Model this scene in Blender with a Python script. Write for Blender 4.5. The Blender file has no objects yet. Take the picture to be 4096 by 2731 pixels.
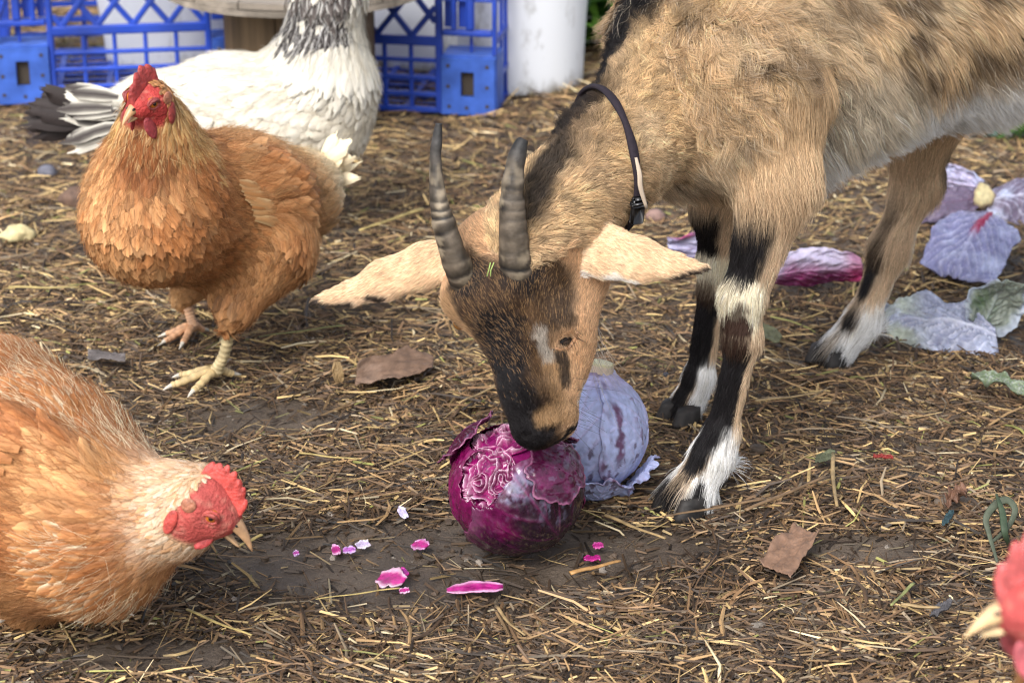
import bpy, math, random
import numpy as np
from mathutils import Vector

random.seed(4)
RNG = np.random.default_rng(4)
scene = bpy.context.scene
COL = scene.collection

# ---------------------------------------------------------------- camera, sky, sun, exposure
TH, FPX, CAMH = math.radians(22.0), 9000.0, 0.852
cam = bpy.data.cameras.new('camera')
cam.sensor_width = 36.0
cam.lens = 36.0 * FPX / 4096.0
cam.clip_start = 0.05
cam.clip_end = 400.0
cam.dof.use_dof = True
cam.dof.focus_distance = 1.83
cam.dof.aperture_fstop = 10.0
camo = bpy.data.objects.new('camera', cam)
COL.objects.link(camo)
camo.location = (0, 0, CAMH)
camo.rotation_euler = (math.pi / 2 - TH, 0, 0)
scene.camera = camo

SUN_EL, SUN_AZ = math.radians(46), math.radians(205)      # azimuth measured from +Y towards +X: behind and left of the camera
world = bpy.data.worlds.new('World')
scene.world = world
world.use_nodes = True
wn, wl = world.node_tree.nodes, world.node_tree.links
wn.clear()
w_out = wn.new('ShaderNodeOutputWorld')
w_bg = wn.new('ShaderNodeBackground')
w_sky = wn.new('ShaderNodeTexSky')
w_sky.sky_type = 'NISHITA'
w_sky.sun_disc = False
w_sky.sun_elevation = SUN_EL
w_sky.sun_rotation = SUN_AZ
w_sky.air_density = 1.0
w_sky.dust_density = 3.0
w_hs = wn.new('ShaderNodeHueSaturation')                  # overcast: the cloud layer greys the sky
w_hs.inputs['Saturation'].default_value = 0.45
w_bg.inputs['Strength'].default_value = 0.15
wl.new(w_sky.outputs[0], w_hs.inputs['Color'])
wl.new(w_hs.outputs[0], w_bg.inputs[0])
wl.new(w_bg.outputs[0], w_out.inputs[0])

sl = bpy.data.lights.new('sun', 'SUN')
sl.energy = 1.35
sl.angle = math.radians(24)
sl.color = (1.0, 0.985, 0.96)
so = bpy.data.objects.new('sun', sl)
COL.objects.link(so)
sdir = Vector((math.sin(SUN_AZ) * math.cos(SUN_EL), math.cos(SUN_AZ) * math.cos(SUN_EL), math.sin(SUN_EL)))
so.rotation_euler = sdir.to_track_quat('Z', 'Y').to_euler()
so.location = (0, 0, 5)

scene.view_settings.view_transform = 'Standard'
scene.view_settings.look = 'None'
scene.view_settings.gamma = 1.0
scene.view_settings.use_curve_mapping = False
scene.view_settings.exposure = 1.02
scene.cycles.max_bounces = 8
scene.cycles.use_denoising = True
scene.cycles.denoising_prefilter = 'ACCURATE'
scene.cycles.denoising_input_passes = 'RGB_ALBEDO_NORMAL'
scene.cycles.filter_width = 1.15

# ---------------------------------------------------------------- maths helpers
A = lambda *v: np.array(v, float)

def nrm(v):
    v = np.asarray(v, float)
    return v / np.maximum(np.linalg.norm(v, axis=-1, keepdims=True), 1e-9)

def sstep(a, b, x):
    t = np.clip((x - a) / (b - a), 0, 1)
    return t * t * (3 - 2 * t)

def _ray(px, py):
    u, v = (px - 2048.0) / FPX, (py - 1365.5) / FPX
    return A(u, math.cos(TH) - v * math.sin(TH), -math.sin(TH) - v * math.cos(TH))

def W(px, py, y):
    """The place at distance y along the yard that the survey photo shows at (px, py)."""
    r = _ray(px, py)
    t = y / r[1]
    return A(r[0] * t, y, CAMH + r[2] * t)

def G(px, py, z=0.0):
    """The same for a place at height z."""
    r = _ray(px, py)
    t = (z - CAMH) / r[2]
    return A(r[0] * t, r[1] * t, z)

def _hash(i, j, k, seed):
    n = (i.astype(np.int64) * 374761393 + j.astype(np.int64) * 668265263 + k.astype(np.int64) * 2147483647 + seed * 1274126177) & 0xFFFFFFFF
    n = ((n ^ (n >> 13)) * 1274126177) & 0xFFFFFFFF
    n = ((n ^ (n >> 15)) * 2246822519) & 0xFFFFFFFF
    return ((n ^ (n >> 16)) & 0xFFFFFF) / float(0xFFFFFF)

def vnoise(P, freq, seed=0):
    """Value noise in -1..1 at the rows of P."""
    P = np.asarray(P, float) * freq
    f = np.floor(P)
    i, j, k = f[:, 0], f[:, 1], f[:, 2]
    t = P - f
    t = t * t * (3 - 2 * t)
    r = 0
    for a in (0, 1):
        wa = t[:, 0] if a else 1 - t[:, 0]
        for b in (0, 1):
            wb = t[:, 1] if b else 1 - t[:, 1]
            for c in (0, 1):
                wc = t[:, 2] if c else 1 - t[:, 2]
                r = r + wa * wb * wc * _hash(i + a, j + b, k + c, seed)
    return r * 2 - 1

def fbm(P, freq, seed=0, octaves=3):
    r, a, s = 0, 1.0, 0.0
    for o in range(octaves):
        r = r + a * vnoise(P, freq * 2 ** o, seed + 17 * o)
        s += a
        a *= 0.5
    return r / s

def vec_noise(P, freq, seed=0):
    return np.stack([vnoise(P, freq, seed + 101 * q) for q in range(3)], 1)

# ---------------------------------------------------------------- object helpers
ORIGIN = {}

def set_props(o, label=None, cat=None, group=None, kind=None):
    if label: o['label'] = label
    if cat: o['category'] = cat
    if group: o['group'] = group
    if kind: o['kind'] = kind
    return o

def thing(name, label, cat, loc, group=None):
    o = bpy.data.objects.new(name, None)
    o.empty_display_size = 0.05
    COL.objects.link(o)
    o.location = tuple(loc)
    ORIGIN[o.name] = np.asarray(loc, float)
    return set_props(o, label, cat, group)

def mesh_data(name, V, F, mats=(), smooth=True, tint=None, uv=None, mat_idx=None, attrs=None):
    """V (n,3); F an (m,3)/(m,4) int array or a list of polygons."""
    me = bpy.data.meshes.new(name)
    V = np.asarray(V, np.float32)
    if isinstance(F, np.ndarray):
        m, k = F.shape
        flat = F.astype(np.int32).ravel()
        starts = np.arange(m, dtype=np.int32) * k
    else:
        lens = np.array([len(f) for f in F], np.int32)
        flat = np.array([i for f in F for i in f], np.int32)
        starts = (np.cumsum(lens) - lens).astype(np.int32)
        m = len(F)
    me.vertices.add(len(V))
    me.vertices.foreach_set('co', V.ravel())
    me.loops.add(len(flat))
    me.loops.foreach_set('vertex_index', flat)
    me.polygons.add(m)
    me.polygons.foreach_set('loop_start', starts)
    if mat_idx is not None:
        me.polygons.foreach_set('material_index', np.asarray(mat_idx, np.int32))
    me.update(calc_edges=True)
    me.validate()
    me.polygons.foreach_set('use_smooth', np.full(len(me.polygons), bool(smooth)))
    if tint is not None:
        c = np.ones((len(V), 4), np.float32)
        c[:, :3] = tint
        at = me.attributes.new('tint', 'FLOAT_COLOR', 'POINT')
        at.data.foreach_set('color', c.ravel())
    for k2, v2 in (attrs or {}).items():
        at = me.attributes.new(k2, 'FLOAT', 'POINT')
        at.data.foreach_set('value', np.asarray(v2, np.float32).ravel())
    if uv is not None:
        l = me.uv_layers.new(name='uv')
        l.data.foreach_set('uv', np.asarray(uv, np.float32)[flat].ravel())
    for mt in (mats if isinstance(mats, (list, tuple)) else [mats]):
        me.materials.append(mt)
    return me

def place(name, me, parent=None, loc=None):
    """Links mesh data as an object.  Its coordinates are world coordinates unless loc is given."""
    o = bpy.data.objects.new(name, me)
    COL.objects.link(o)
    if parent is not None:
        o.parent = parent
        if loc is not None:
            o.location = tuple(loc)
    elif loc is not None:
        o.location = tuple(loc)
    return o

def solid(name, V, F, mats, parent=None, base=None, **kw):
    """A mesh given in world coordinates: a part of parent, or a thing with its origin at base."""
    V = np.asarray(V, float)
    if parent is not None:
        root = parent
        while root.parent is not None: root = root.parent
        V = V - ORIGIN[root.name]
        return place(name, mesh_data(name, V, F, mats, **kw), parent)
    if base is None:
        base = A(V[:, 0].mean(), V[:, 1].mean(), V[:, 2].min())
    o = place(name, mesh_data(name, V - base, F, mats, **kw), None, base)
    ORIGIN[o.name] = np.asarray(base, float)
    return o

class MB:
    """Collects pieces into one mesh."""
    def __init__(s):
        s.V, s.F, s.T, s.n = [], [], [], 0
    def add(s, V, F, tint=None):
        V = np.asarray(V, float)
        s.V.append(V)
        s.F += [tuple(int(i) + s.n for i in f) for f in F]
        s.T.append(np.tile(np.asarray(tint if tint is not None else (1, 1, 1), float), (len(V), 1)) if tint is None or np.ndim(tint) == 1 else np.asarray(tint, float))
        s.n += len(V)
        return s
    def box(s, lo, hi, tint=None, M=None, bev=0.0):
        lo, hi = np.minimum(lo, hi).astype(float), np.maximum(lo, hi).astype(float)
        if bev <= 0:
            V = np.array([[x, y, z] for x in (lo[0], hi[0]) for y in (lo[1], hi[1]) for z in (lo[2], hi[2])])
            F = [(0, 1, 3, 2), (4, 6, 7, 5), (0, 4, 5, 1), (2, 3, 7, 6), (0, 2, 6, 4), (1, 5, 7, 3)]
        else:
            b = min(bev, 0.45 * (hi - lo).min())
            V, idx = [], {}
            for sx in (0, 1):
                for sy in (0, 1):
                    for sz in (0, 1):
                        c = A((lo, hi)[sx][0], (lo, hi)[sy][1], (lo, hi)[sz][2])
                        sg = A(1 - 2 * sx, 1 - 2 * sy, 1 - 2 * sz)
                        for ax in range(3):
                            p = c + sg * b
                            p[ax] = c[ax]
                            idx[(sx, sy, sz, ax)] = len(V)
                            V.append(p)
            F = []
            g = lambda k, ax: idx[(k[0], k[1], k[2], ax)]
            for ax in range(3):
                o1, o2 = (ax + 1) % 3, (ax + 2) % 3
                for sd in (0, 1):
                    q = []
                    for a1, a2 in ((0, 0), (1, 0), (1, 1), (0, 1)):
                        k = [0, 0, 0]; k[ax] = sd; k[o1] = a1; k[o2] = a2
                        q.append(g(k, ax))
                    F.append(tuple(q if sd else q[::-1]))
                for a1 in (0, 1):
                    for a2 in (0, 1):
                        k0 = [0, 0, 0]; k1 = [0, 0, 0]
                        k0[ax] = 0; k1[ax] = 1
                        k0[o1] = k1[o1] = a1; k0[o2] = k1[o2] = a2
                        q = (g(k0, o1), g(k1, o1), g(k1, o2), g(k0, o2))
                        F.append(q if (a1 + a2) % 2 == 0 else q[::-1])
            for k in [(a, b2, c) for a in (0, 1) for b2 in (0, 1) for c in (0, 1)]:
                q = (g(k, 0), g(k, 1), g(k, 2))
                F.append(q if sum(k) % 2 else q[::-1])
            V = np.array(V)
        if M is not None: V = M(V)
        return s.add(V, F, tint)
    def tube(s, P, R, n=8, tint=None, flat=1.0, up=None, caps=True):
        V, F = tube(P, R, n, flat, up, caps)
        return s.add(V, F, tint)
    def out(s, name, mats, parent=None, base=None, **kw):
        V = np.concatenate(s.V)
        return solid(name, V, s.F, mats, parent, base, tint=np.concatenate(s.T), **kw)

def spline(P, n):
    """Catmull-Rom through P, n samples."""
    P = np.asarray(P, float)
    Q = np.concatenate([[2 * P[0] - P[1]], P, [2 * P[-1] - P[-2]]])
    t = np.linspace(0, len(P) - 1 - 1e-9, n)
    i = t.astype(int)
    u = (t - i)[:, None]
    a, b, c, d = Q[i], Q[i + 1], Q[i + 2], Q[i + 3]
    return 0.5 * (2 * b + (c - a) * u + (2 * a - 5 * b + 4 * c - d) * u ** 2 + (3 * b - a - 3 * c + d) * u ** 3)

def tube(P, R, n=8, flat=1.0, up=None, caps=True):
    P = np.asarray(P, float)
    R = np.broadcast_to(np.asarray(R, float), (len(P),))
    T = nrm(np.gradient(P, axis=0))
    u = nrm(A(*up)) if up is not None else (A(0, 0, 1) if abs(T[0][2]) < 0.9 else A(1, 0, 0))
    V = []
    for i in range(len(P)):
        sdv = nrm(np.cross(T[i], u))
        u2 = nrm(np.cross(sdv, T[i]))
        if up is None: u = u2
        a = np.arange(n) / n * 2 * np.pi
        V.append(P[i] + R[i] * (np.cos(a)[:, None] * sdv + flat * np.sin(a)[:, None] * u2))
    F = [(i * n + j, i * n + (j + 1) % n, (i + 1) * n + (j + 1) % n, (i + 1) * n + j) for i in range(len(P) - 1) for j in range(n)]
    if caps:
        F.append(tuple(range(n))[::-1])
        F.append(tuple((len(P) - 1) * n + j for j in range(n)))
    return np.concatenate(V), F

def ball(c, r, n=16, m=10, rot=None):
    """An ellipsoid as vertices and faces."""
    r = np.broadcast_to(np.asarray(r, float), (3,))
    V = [A(0, 0, 1)]
    for i in range(1, m):
        th = math.pi * i / m
        for j in range(n):
            ph = 2 * math.pi * j / n
            V.append(A(math.sin(th) * math.cos(ph), math.sin(th) * math.sin(ph), math.cos(th)))
    V.append(A(0, 0, -1))
    F = [(0, 1 + j, 1 + (j + 1) % n) for j in range(n)]
    for i in range(m - 2):
        for j in range(n):
            a, b = 1 + i * n + j, 1 + i * n + (j + 1) % n
            F.append((a, a + n, b + n, b))
    l = len(V) - 1
    F += [(l, 1 + (m - 2) * n + (j + 1) % n, 1 + (m - 2) * n + j) for j in range(n)]
    V = np.array(V) * r
    if rot is not None: V = V @ np.asarray(rot, float)          # rows of rot: the ellipsoid's own axes
    return V + np.asarray(c, float), F

# ---------------------------------------------------------------- smooth solid from blended limbs
class Flesh:
    """Limbs blended into one closed surface on a grid (signed distances, surface nets)."""
    def __init__(s, lo, hi, h):
        s.lo, s.h = np.asarray(lo, float), h
        s.n = np.ceil((np.asarray(hi) - s.lo) / h).astype(int) + 1
        s.D = np.full(s.n, 1.0)
        s.prims = []
    def dist(s, pr, P):
        if pr['t'] == 'c':
            a, b = pr['a'], pr['b']
            q = P - a
            if pr['fl'] is not None:
                nv, k = pr['fl']
                q = q + (q @ nv)[..., None] * nv * (k - 1)
            ba = b - a
            t = np.clip((q @ ba) / max(ba @ ba, 1e-12), 0, 1)
            return np.linalg.norm(q - t[..., None] * ba, axis=-1) - (pr['ra'] + (pr['rb'] - pr['ra']) * t)
        q = (P - pr['a']) @ pr['R'].T
        k0 = np.linalg.norm(q / pr['r'], axis=-1)
        k1 = np.linalg.norm(q / pr['r'] ** 2, axis=-1)
        return k0 * (k0 - 1) / np.maximum(k1, 1e-9)
    def put(s, pr, bb_lo, bb_hi, k):
        s.prims.append(pr)
        m = k + 3 * s.h
        i0 = np.clip(np.floor((bb_lo - m - s.lo) / s.h).astype(int), 0, s.n)
        i1 = np.clip(np.ceil((bb_hi + m - s.lo) / s.h).astype(int) + 1, 0, s.n)
        if (i1 <= i0).any(): return
        ax = [s.lo[q] + s.h * np.arange(i0[q], i1[q]) for q in range(3)]
        P = np.stack(np.meshgrid(*ax, indexing='ij'), -1)
        d = s.dist(pr, P)
        sl = tuple(slice(i0[q], i1[q]) for q in range(3))
        o = s.D[sl]
        if pr.get('cut'):
            d = -d
            hh = np.maximum(k - np.abs(o - d), 0) / k
            s.D[sl] = np.maximum(o, d) + hh * hh * k * 0.25
            s.prims.pop()
        else:
            hh = np.maximum(k - np.abs(o - d), 0) / k
            s.D[sl] = np.minimum(o, d) - hh * hh * k * 0.25
    def cone(s, a, ra, b, rb, g='', k=0.02, flat=None, cut=False, **kw):
        a, b = np.asarray(a, float), np.asarray(b, float)
        R = max(ra, rb)
        fl = None
        if flat is not None:
            ba = nrm(b - a)
            nv = np.asarray(flat[0], float)
            nv = nrm(nv - ba * (nv @ ba))
            fl = (nv, flat[1])
        s.put(dict(t='c', a=a, b=b, ra=ra, rb=rb, g=g, fl=fl, cut=cut, **kw), np.minimum(a, b) - R, np.maximum(a, b) + R, k)
    def chain(s, pts, g='', k=0.02, flat=None, **kw):
        for (p, r), (q, r2) in zip(pts[:-1], pts[1:]):
            s.cone(p, r, q, r2, g, k, flat, **kw)
    def egg(s, c, r, g='', k=0.02, axes=None, cut=False, **kw):
        c, r = np.asarray(c, float), np.broadcast_to(np.asarray(r, float), (3,))
        R = np.eye(3) if axes is None else np.asarray(axes, float)
        s.put(dict(t='e', a=c, b=c + 1e-4, r=r, R=R, g=g, cut=cut, **kw), c - r.max(), c + r.max(), k)
    def sample(s, P):
        q = (np.asarray(P, float) - s.lo) / s.h
        i = np.clip(np.floor(q).astype(int), 0, s.n - 2)
        t = np.clip(q - i, 0, 1)
        r = 0
        for a in (0, 1):
            for b in (0, 1):
                for c in (0, 1):
                    w = (t[:, 0] if a else 1 - t[:, 0]) * (t[:, 1] if b else 1 - t[:, 1]) * (t[:, 2] if c else 1 - t[:, 2])
                    r = r + w * s.D[i[:, 0] + a, i[:, 1] + b, i[:, 2] + c]
        return r
    def grad(s, P):
        e = s.h
        return nrm(np.stack([s.sample(P + A(*(e if q == c else 0 for q in range(3)))) - s.sample(P - A(*(e if q == c else 0 for q in range(3)))) for c in range(3)], 1))
    def mesh(s, smooth=1):
        D = s.D
        ins = D < 0
        n = s.n
        c = np.zeros(n - 1, int)
        for a in (0, 1):
            for b in (0, 1):
                for d in (0, 1):
                    c += ins[a:n[0] - 1 + a, b:n[1] - 1 + b, d:n[2] - 1 + d]
        act = (c > 0) & (c < 8)
        idx = np.full(n - 1, -1)
        cells = np.argwhere(act)
        idx[act] = np.arange(len(cells))
        acc = np.zeros((len(cells), 3)); cnt = np.zeros(len(cells))
        for ax in range(3):
            o = [q for q in range(3) if q != ax]
            for u in (0, 1):
                for v in (0, 1):
                    p0 = cells.copy(); p0[:, o[0]] += u; p0[:, o[1]] += v
                    p1 = p0.copy(); p1[:, ax] += 1
                    d0 = D[p0[:, 0], p0[:, 1], p0[:, 2]]; d1 = D[p1[:, 0], p1[:, 1], p1[:, 2]]
                    x = (d0 < 0) != (d1 < 0)
                    t = np.where(x, d0 / np.where(x, d0 - d1, 1), 0)
                    pt = p0 + t[:, None] * (p1 - p0)
                    acc[x] += pt[x]; cnt[x] += 1
        V = acc / cnt[:, None] * s.h + s.lo
        Q = []
        for ax in range(3):
            o1, o2 = (ax + 1) % 3, (ax + 2) % 3
            sl0 = [slice(None)] * 3; sl1 = [slice(None)] * 3
            sl0[ax] = slice(0, n[ax] - 1); sl1[ax] = slice(1, n[ax])
            x0, x1 = ins[tuple(sl0)], ins[tuple(sl1)]
            e = np.argwhere(x0 != x1)
            e = e[(e[:, o1] > 0) & (e[:, o2] > 0) & (e[:, o1] < n[o1] - 1) & (e[:, o2] < n[o2] - 1)]
            fwd = x0[e[:, 0], e[:, 1], e[:, 2]]
            def cell(d1, d2):
                q = e.copy(); q[:, o1] -= d1; q[:, o2] -= d2
                return idx[q[:, 0], q[:, 1], q[:, 2]]
            q = np.stack([cell(1, 1), cell(0, 1), cell(0, 0), cell(1, 0)], 1)
            q[~fwd] = q[~fwd][:, ::-1]
            Q.append(q)
        Q = np.concatenate(Q)
        Q = Q[(Q >= 0).all(1)]
        for _ in range(smooth):
            a2 = np.zeros_like(V); k2 = np.zeros(len(V))
            for i, j in ((0, 1), (1, 2), (2, 3), (3, 0)):
                np.add.at(a2, Q[:, i], V[Q[:, j]]); np.add.at(k2, Q[:, i], 1)
                np.add.at(a2, Q[:, j], V[Q[:, i]]); np.add.at(k2, Q[:, j], 1)
            V = 0.5 * V + 0.5 * a2 / np.maximum(k2, 1)[:, None]
        return V, Q
    def nearest(s, P):
        """Index of the limb each point belongs to, and the place along it."""
        best = np.full(len(P), 1e9); who = np.zeros(len(P), int)
        for i, pr in enumerate(s.prims):
            d = s.dist(pr, P)
            m = d < best
            best[m] = d[m]; who[m] = i
        return who

def face_samples(V, Q, n, weight=None, rng=RNG):
    """n random places on the quads Q, chosen by area times weight(centres)."""
    a, b, c, d = V[Q[:, 0]], V[Q[:, 1]], V[Q[:, 2]], V[Q[:, 3]]
    nv = np.cross(c - a, d - b)
    ar = np.linalg.norm(nv, axis=1) * 0.5
    if weight is not None: ar = ar * weight((a + b + c + d) / 4, nrm(nv))
    f = np.searchsorted(np.cumsum(ar), rng.random(n) * ar.sum())
    f = np.minimum(f, len(Q) - 1)
    u, v = rng.random(n)[:, None], rng.random(n)[:, None]
    P = (a[f] * (1 - u) + b[f] * u) * (1 - v) + (d[f] * (1 - u) + c[f] * u) * v
    return P, nrm(nv[f])

def hair_object(name, PTS, RAD, TINT, mat, parent):
    """Strands: PTS (n,k,3) in world coordinates, RAD (n,k), TINT (n,3)."""
    n, k, _ = PTS.shape
    root = parent
    while root.parent is not None: root = root.parent
    hc = bpy.data.hair_curves.new(name)
    hc.add_curves([k] * n)
    hc.points.foreach_set('position', np.ascontiguousarray(PTS - ORIGIN[root.name], np.float32).ravel())
    ra = hc.attributes.get('radius') or hc.attributes.new('radius', 'FLOAT', 'POINT')
    ra.data.foreach_set('value', np.ascontiguousarray(RAD, np.float32).ravel())
    c = np.ones((n, 4), np.float32); c[:, :3] = TINT
    ta = hc.attributes.new('tint', 'FLOAT_COLOR', 'CURVE')
    ta.data.foreach_set('color', c.ravel())
    hc.materials.append(mat)
    o = bpy.data.objects.new(name, hc)
    COL.objects.link(o)
    o.parent = parent
    o['kind'] = 'stuff'
    return o

# ---------------------------------------------------------------- materials
def mat(name, color=(0.5, 0.5, 0.5), rough=0.6, spec=0.5, metal=0.0, tint=False, noise=None, bump=None, coat=0.0, sub=0.0, rough_noise=None, sheen=0.0, trans=0.0):
    """Principled material.  tint: multiply by the mesh's own 'tint' colours.  noise: (scale, darkest factor, detail).  bump: (scale, strength, distance)."""
    m = bpy.data.materials.new(name)
    m.use_nodes = True
    nt = m.node_tree; N, L = nt.nodes, nt.links
    b = N['Principled BSDF']
    b.inputs['Roughness'].default_value = rough
    b.inputs['Specular IOR Level'].default_value = spec
    b.inputs['Metallic'].default_value = metal
    b.inputs['Coat Weight'].default_value = coat
    b.inputs['Coat Roughness'].default_value = 0.15
    if sheen: b.inputs['Sheen Weight'].default_value = sheen
    if sub:
        b.inputs['Subsurface Weight'].default_value = sub
        b.inputs['Subsurface Radius'].default_value = (0.004, 0.002, 0.001)
        b.inputs['Subsurface Scale'].default_value = 1.0
    if trans:
        b.inputs['Transmission Weight'].default_value = trans
    cur = None
    rgb = N.new('ShaderNodeRGB'); rgb.outputs[0].default_value = (*color, 1)
    cur = rgb.outputs[0]
    if tint:
        at = N.new('ShaderNodeAttribute'); at.attribute_name = 'tint'
        if tuple(color) == (1, 1, 1): cur = at.outputs['Color']
        else:
            mx = N.new('ShaderNodeMix'); mx.data_type = 'RGBA'; mx.blend_type = 'MULTIPLY'; mx.inputs[0].default_value = 1
            L.new(cur, mx.inputs['A']); L.new(at.outputs['Color'], mx.inputs['B']); cur = mx.outputs['Result']
    co = None
    if noise or bump or rough_noise:
        co = N.new('ShaderNodeTexCoord').outputs['Object']
    if noise:
        nz = N.new('ShaderNodeTexNoise'); nz.inputs['Scale'].default_value = noise[0]; nz.inputs['Detail'].default_value = noise[2] if len(noise) > 2 else 5
        L.new(co, nz.inputs['Vector'])
        mr = N.new('ShaderNodeMapRange'); mr.inputs['From Min'].default_value = 0.3; mr.inputs['From Max'].default_value = 0.7
        mr.inputs['To Min'].default_value = noise[1]; mr.inputs['To Max'].default_value = 1.0 + (1 - noise[1]) * 0.35
        L.new(nz.outputs[0], mr.inputs[0])
        hs = N.new('ShaderNodeMix'); hs.data_type = 'RGBA'; hs.blend_type = 'MULTIPLY'; hs.inputs[0].default_value = 1
        L.new(cur, hs.inputs['A']); L.new(mr.outputs[0], hs.inputs['B']); cur = hs.outputs['Result']
    L.new(cur, b.inputs['Base Color'])
    if rough_noise:
        nz = N.new('ShaderNodeTexNoise'); nz.inputs['Scale'].default_value = rough_noise[0]; nz.inputs['Detail'].default_value = 4
        L.new(co, nz.inputs['Vector'])
        mr = N.new('ShaderNodeMapRange'); mr.inputs['From Min'].default_value = 0.35; mr.inputs['From Max'].default_value = 0.65
        mr.inputs['To Min'].default_value = rough_noise[1]; mr.inputs['To Max'].default_value = rough_noise[2]
        L.new(nz.outputs[0], mr.inputs[0]); L.new(mr.outputs[0], b.inputs['Roughness'])
    if bump:
        nz = N.new('ShaderNodeTexNoise'); nz.inputs['Scale'].default_value = bump[0]; nz.inputs['Detail'].default_value = 6
        L.new(co, nz.inputs['Vector'])
        bp = N.new('ShaderNodeBump'); bp.inputs['Strength'].default_value = bump[1]; bp.inputs['Distance'].default_value = bump[2]
        L.new(nz.outputs[0], bp.inputs['Height']); L.new(bp.outputs[0], b.inputs['Normal'])
    return m

# ---------------------------------------------------------------- the ground
def ground_z(x, y):
    P = np.stack([x, y, np.zeros_like(x)], 1)
    near = sstep(9, 5, np.hypot(x, y - 2))
    return near * (0.006 * fbm(P, 5.0, 3, 3) + 0.0035 * fbm(P, 28.0, 9, 3)) - 0.004

BARE = [(G(1660, 2230), 0.25, 0.095), (G(2060, 2190), 0.13, 0.11), (G(2500, 2190), 0.12, 0.035), (G(1050, 1660), 0.10, 0.05), (G(3500, 2180), 0.09, 0.03), (G(600, 2600), .12, .03)]
def bare(x, y):
    """1 where the litter is trodden away and wet mud shows."""
    r = np.zeros_like(x)
    for c, rx, ry in BARE:
        r = np.maximum(r, 1 - sstep(0.5, 1.15, np.hypot((x - c[0]) / rx, (y - c[1]) / ry)))
    return r

def axis(lo, hi, step, far):
    core = np.arange(lo, hi + 1e-6, step)
    out = step * 2 ** np.arange(1, 30); out = out[np.cumsum(out) < far]
    return np.concatenate([(lo - np.cumsum(out))[::-1], core, hi + np.cumsum(out)])
gx, gy = axis(-1.1, 1.1, 0.008, 60), axis(1.25, 3.7, 0.008, 60)
XX, YY = np.meshgrid(gx, gy, indexing='ij')
x, y = XX.ravel(), YY.ravel()
GV = np.stack([x, y, ground_z(x, y)], 1)
nx, ny = len(gx), len(gy)
ii = (np.arange(nx - 1)[:, None] * ny + np.arange(ny - 1)).ravel()
GF = np.stack([ii, ii + ny, ii + ny + 1, ii + 1], 1)
mud = bpy.data.materials.new('mud'); mud.use_nodes = True
N, L = mud.node_tree.nodes, mud.node_tree.links
b = N['Principled BSDF']
tc = N.new('ShaderNodeTexCoord').outputs['Object']
n1 = N.new('ShaderNodeTexNoise'); n1.inputs['Scale'].default_value = 9; n1.inputs['Detail'].default_value = 8; n1.inputs['Roughness'].default_value = 0.65
n2 = N.new('ShaderNodeTexNoise'); n2.inputs['Scale'].default_value = 220; n2.inputs['Detail'].default_value = 6; n2.inputs['Roughness'].default_value = 0.7
L.new(tc, n1.inputs['Vector']); L.new(tc, n2.inputs['Vector'])
cr = N.new('ShaderNodeValToRGB')
cr.color_ramp.elements[0].position = 0.32; cr.color_ramp.elements[0].color = (0.040, 0.028, 0.019, 1)
cr.color_ramp.elements[1].position = 0.68; cr.color_ramp.elements[1].color = (0.125, 0.093, 0.066, 1)
mxv = N.new('ShaderNodeMath'); mxv.operation = 'ADD'
m2 = N.new('ShaderNodeMath'); m2.operation = 'MULTIPLY_ADD'; m2.inputs[1].default_value = 0.5; m2.inputs[2].default_value = -0.25
L.new(n2.outputs[0], m2.inputs[0]); L.new(n1.outputs[0], mxv.inputs[0]); L.new(m2.outputs[0], mxv.inputs[1])
L.new(mxv.outputs[0], cr.inputs[0]); L.new(cr.outputs[0], b.inputs['Base Color'])
rr = N.new('ShaderNodeMapRange'); rr.inputs['From Min'].default_value = 0.35; rr.inputs['From Max'].default_value = 0.65; rr.inputs['To Min'].default_value = 0.38; rr.inputs['To Max'].default_value = 0.75
L.new(n1.outputs[0], rr.inputs[0]); L.new(rr.outputs[0], b.inputs['Roughness'])
bp = N.new('ShaderNodeBump'); bp.inputs['Strength'].default_value = 0.9; bp.inputs['Distance'].default_value = 0.003
L.new(n2.outputs[0], bp.inputs['Height']); L.new(bp.outputs[0], b.inputs['Normal'])
g = solid('ground', GV, GF, mud, None, A(0, 0, 0))
set_props(g, 'dark wet trodden mud of the yard', None, None, 'structure')

# ---------------------------------------------------------------- straw litter
litter_mat = mat('straw', (1, 1, 1), 0.55, 0.35, tint=True)
PAL = np.array([[0.50, 0.365, 0.175], [0.315, 0.205, 0.105], [0.185, 0.112, 0.060], [0.105, 0.064, 0.037], [0.056, 0.035, 0.022], [0.028, 0.019, 0.014], [0.22, 0.175, 0.125], [0.26, 0.26, 0.085], [0.62, 0.53, 0.36]])
def litter_weights(y):
    f = sstep(1.6, 2.7, y)[:, None]
    near = np.array([0.075, 0.13, 0.19, 0.24, 0.19, 0.10, 0.05, 0.013, 0.012])
    far = np.array([0.16, 0.20, 0.20, 0.17, 0.11, 0.06, 0.05, 0.025, 0.025])
    return near * (1 - f) + far * f

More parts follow.
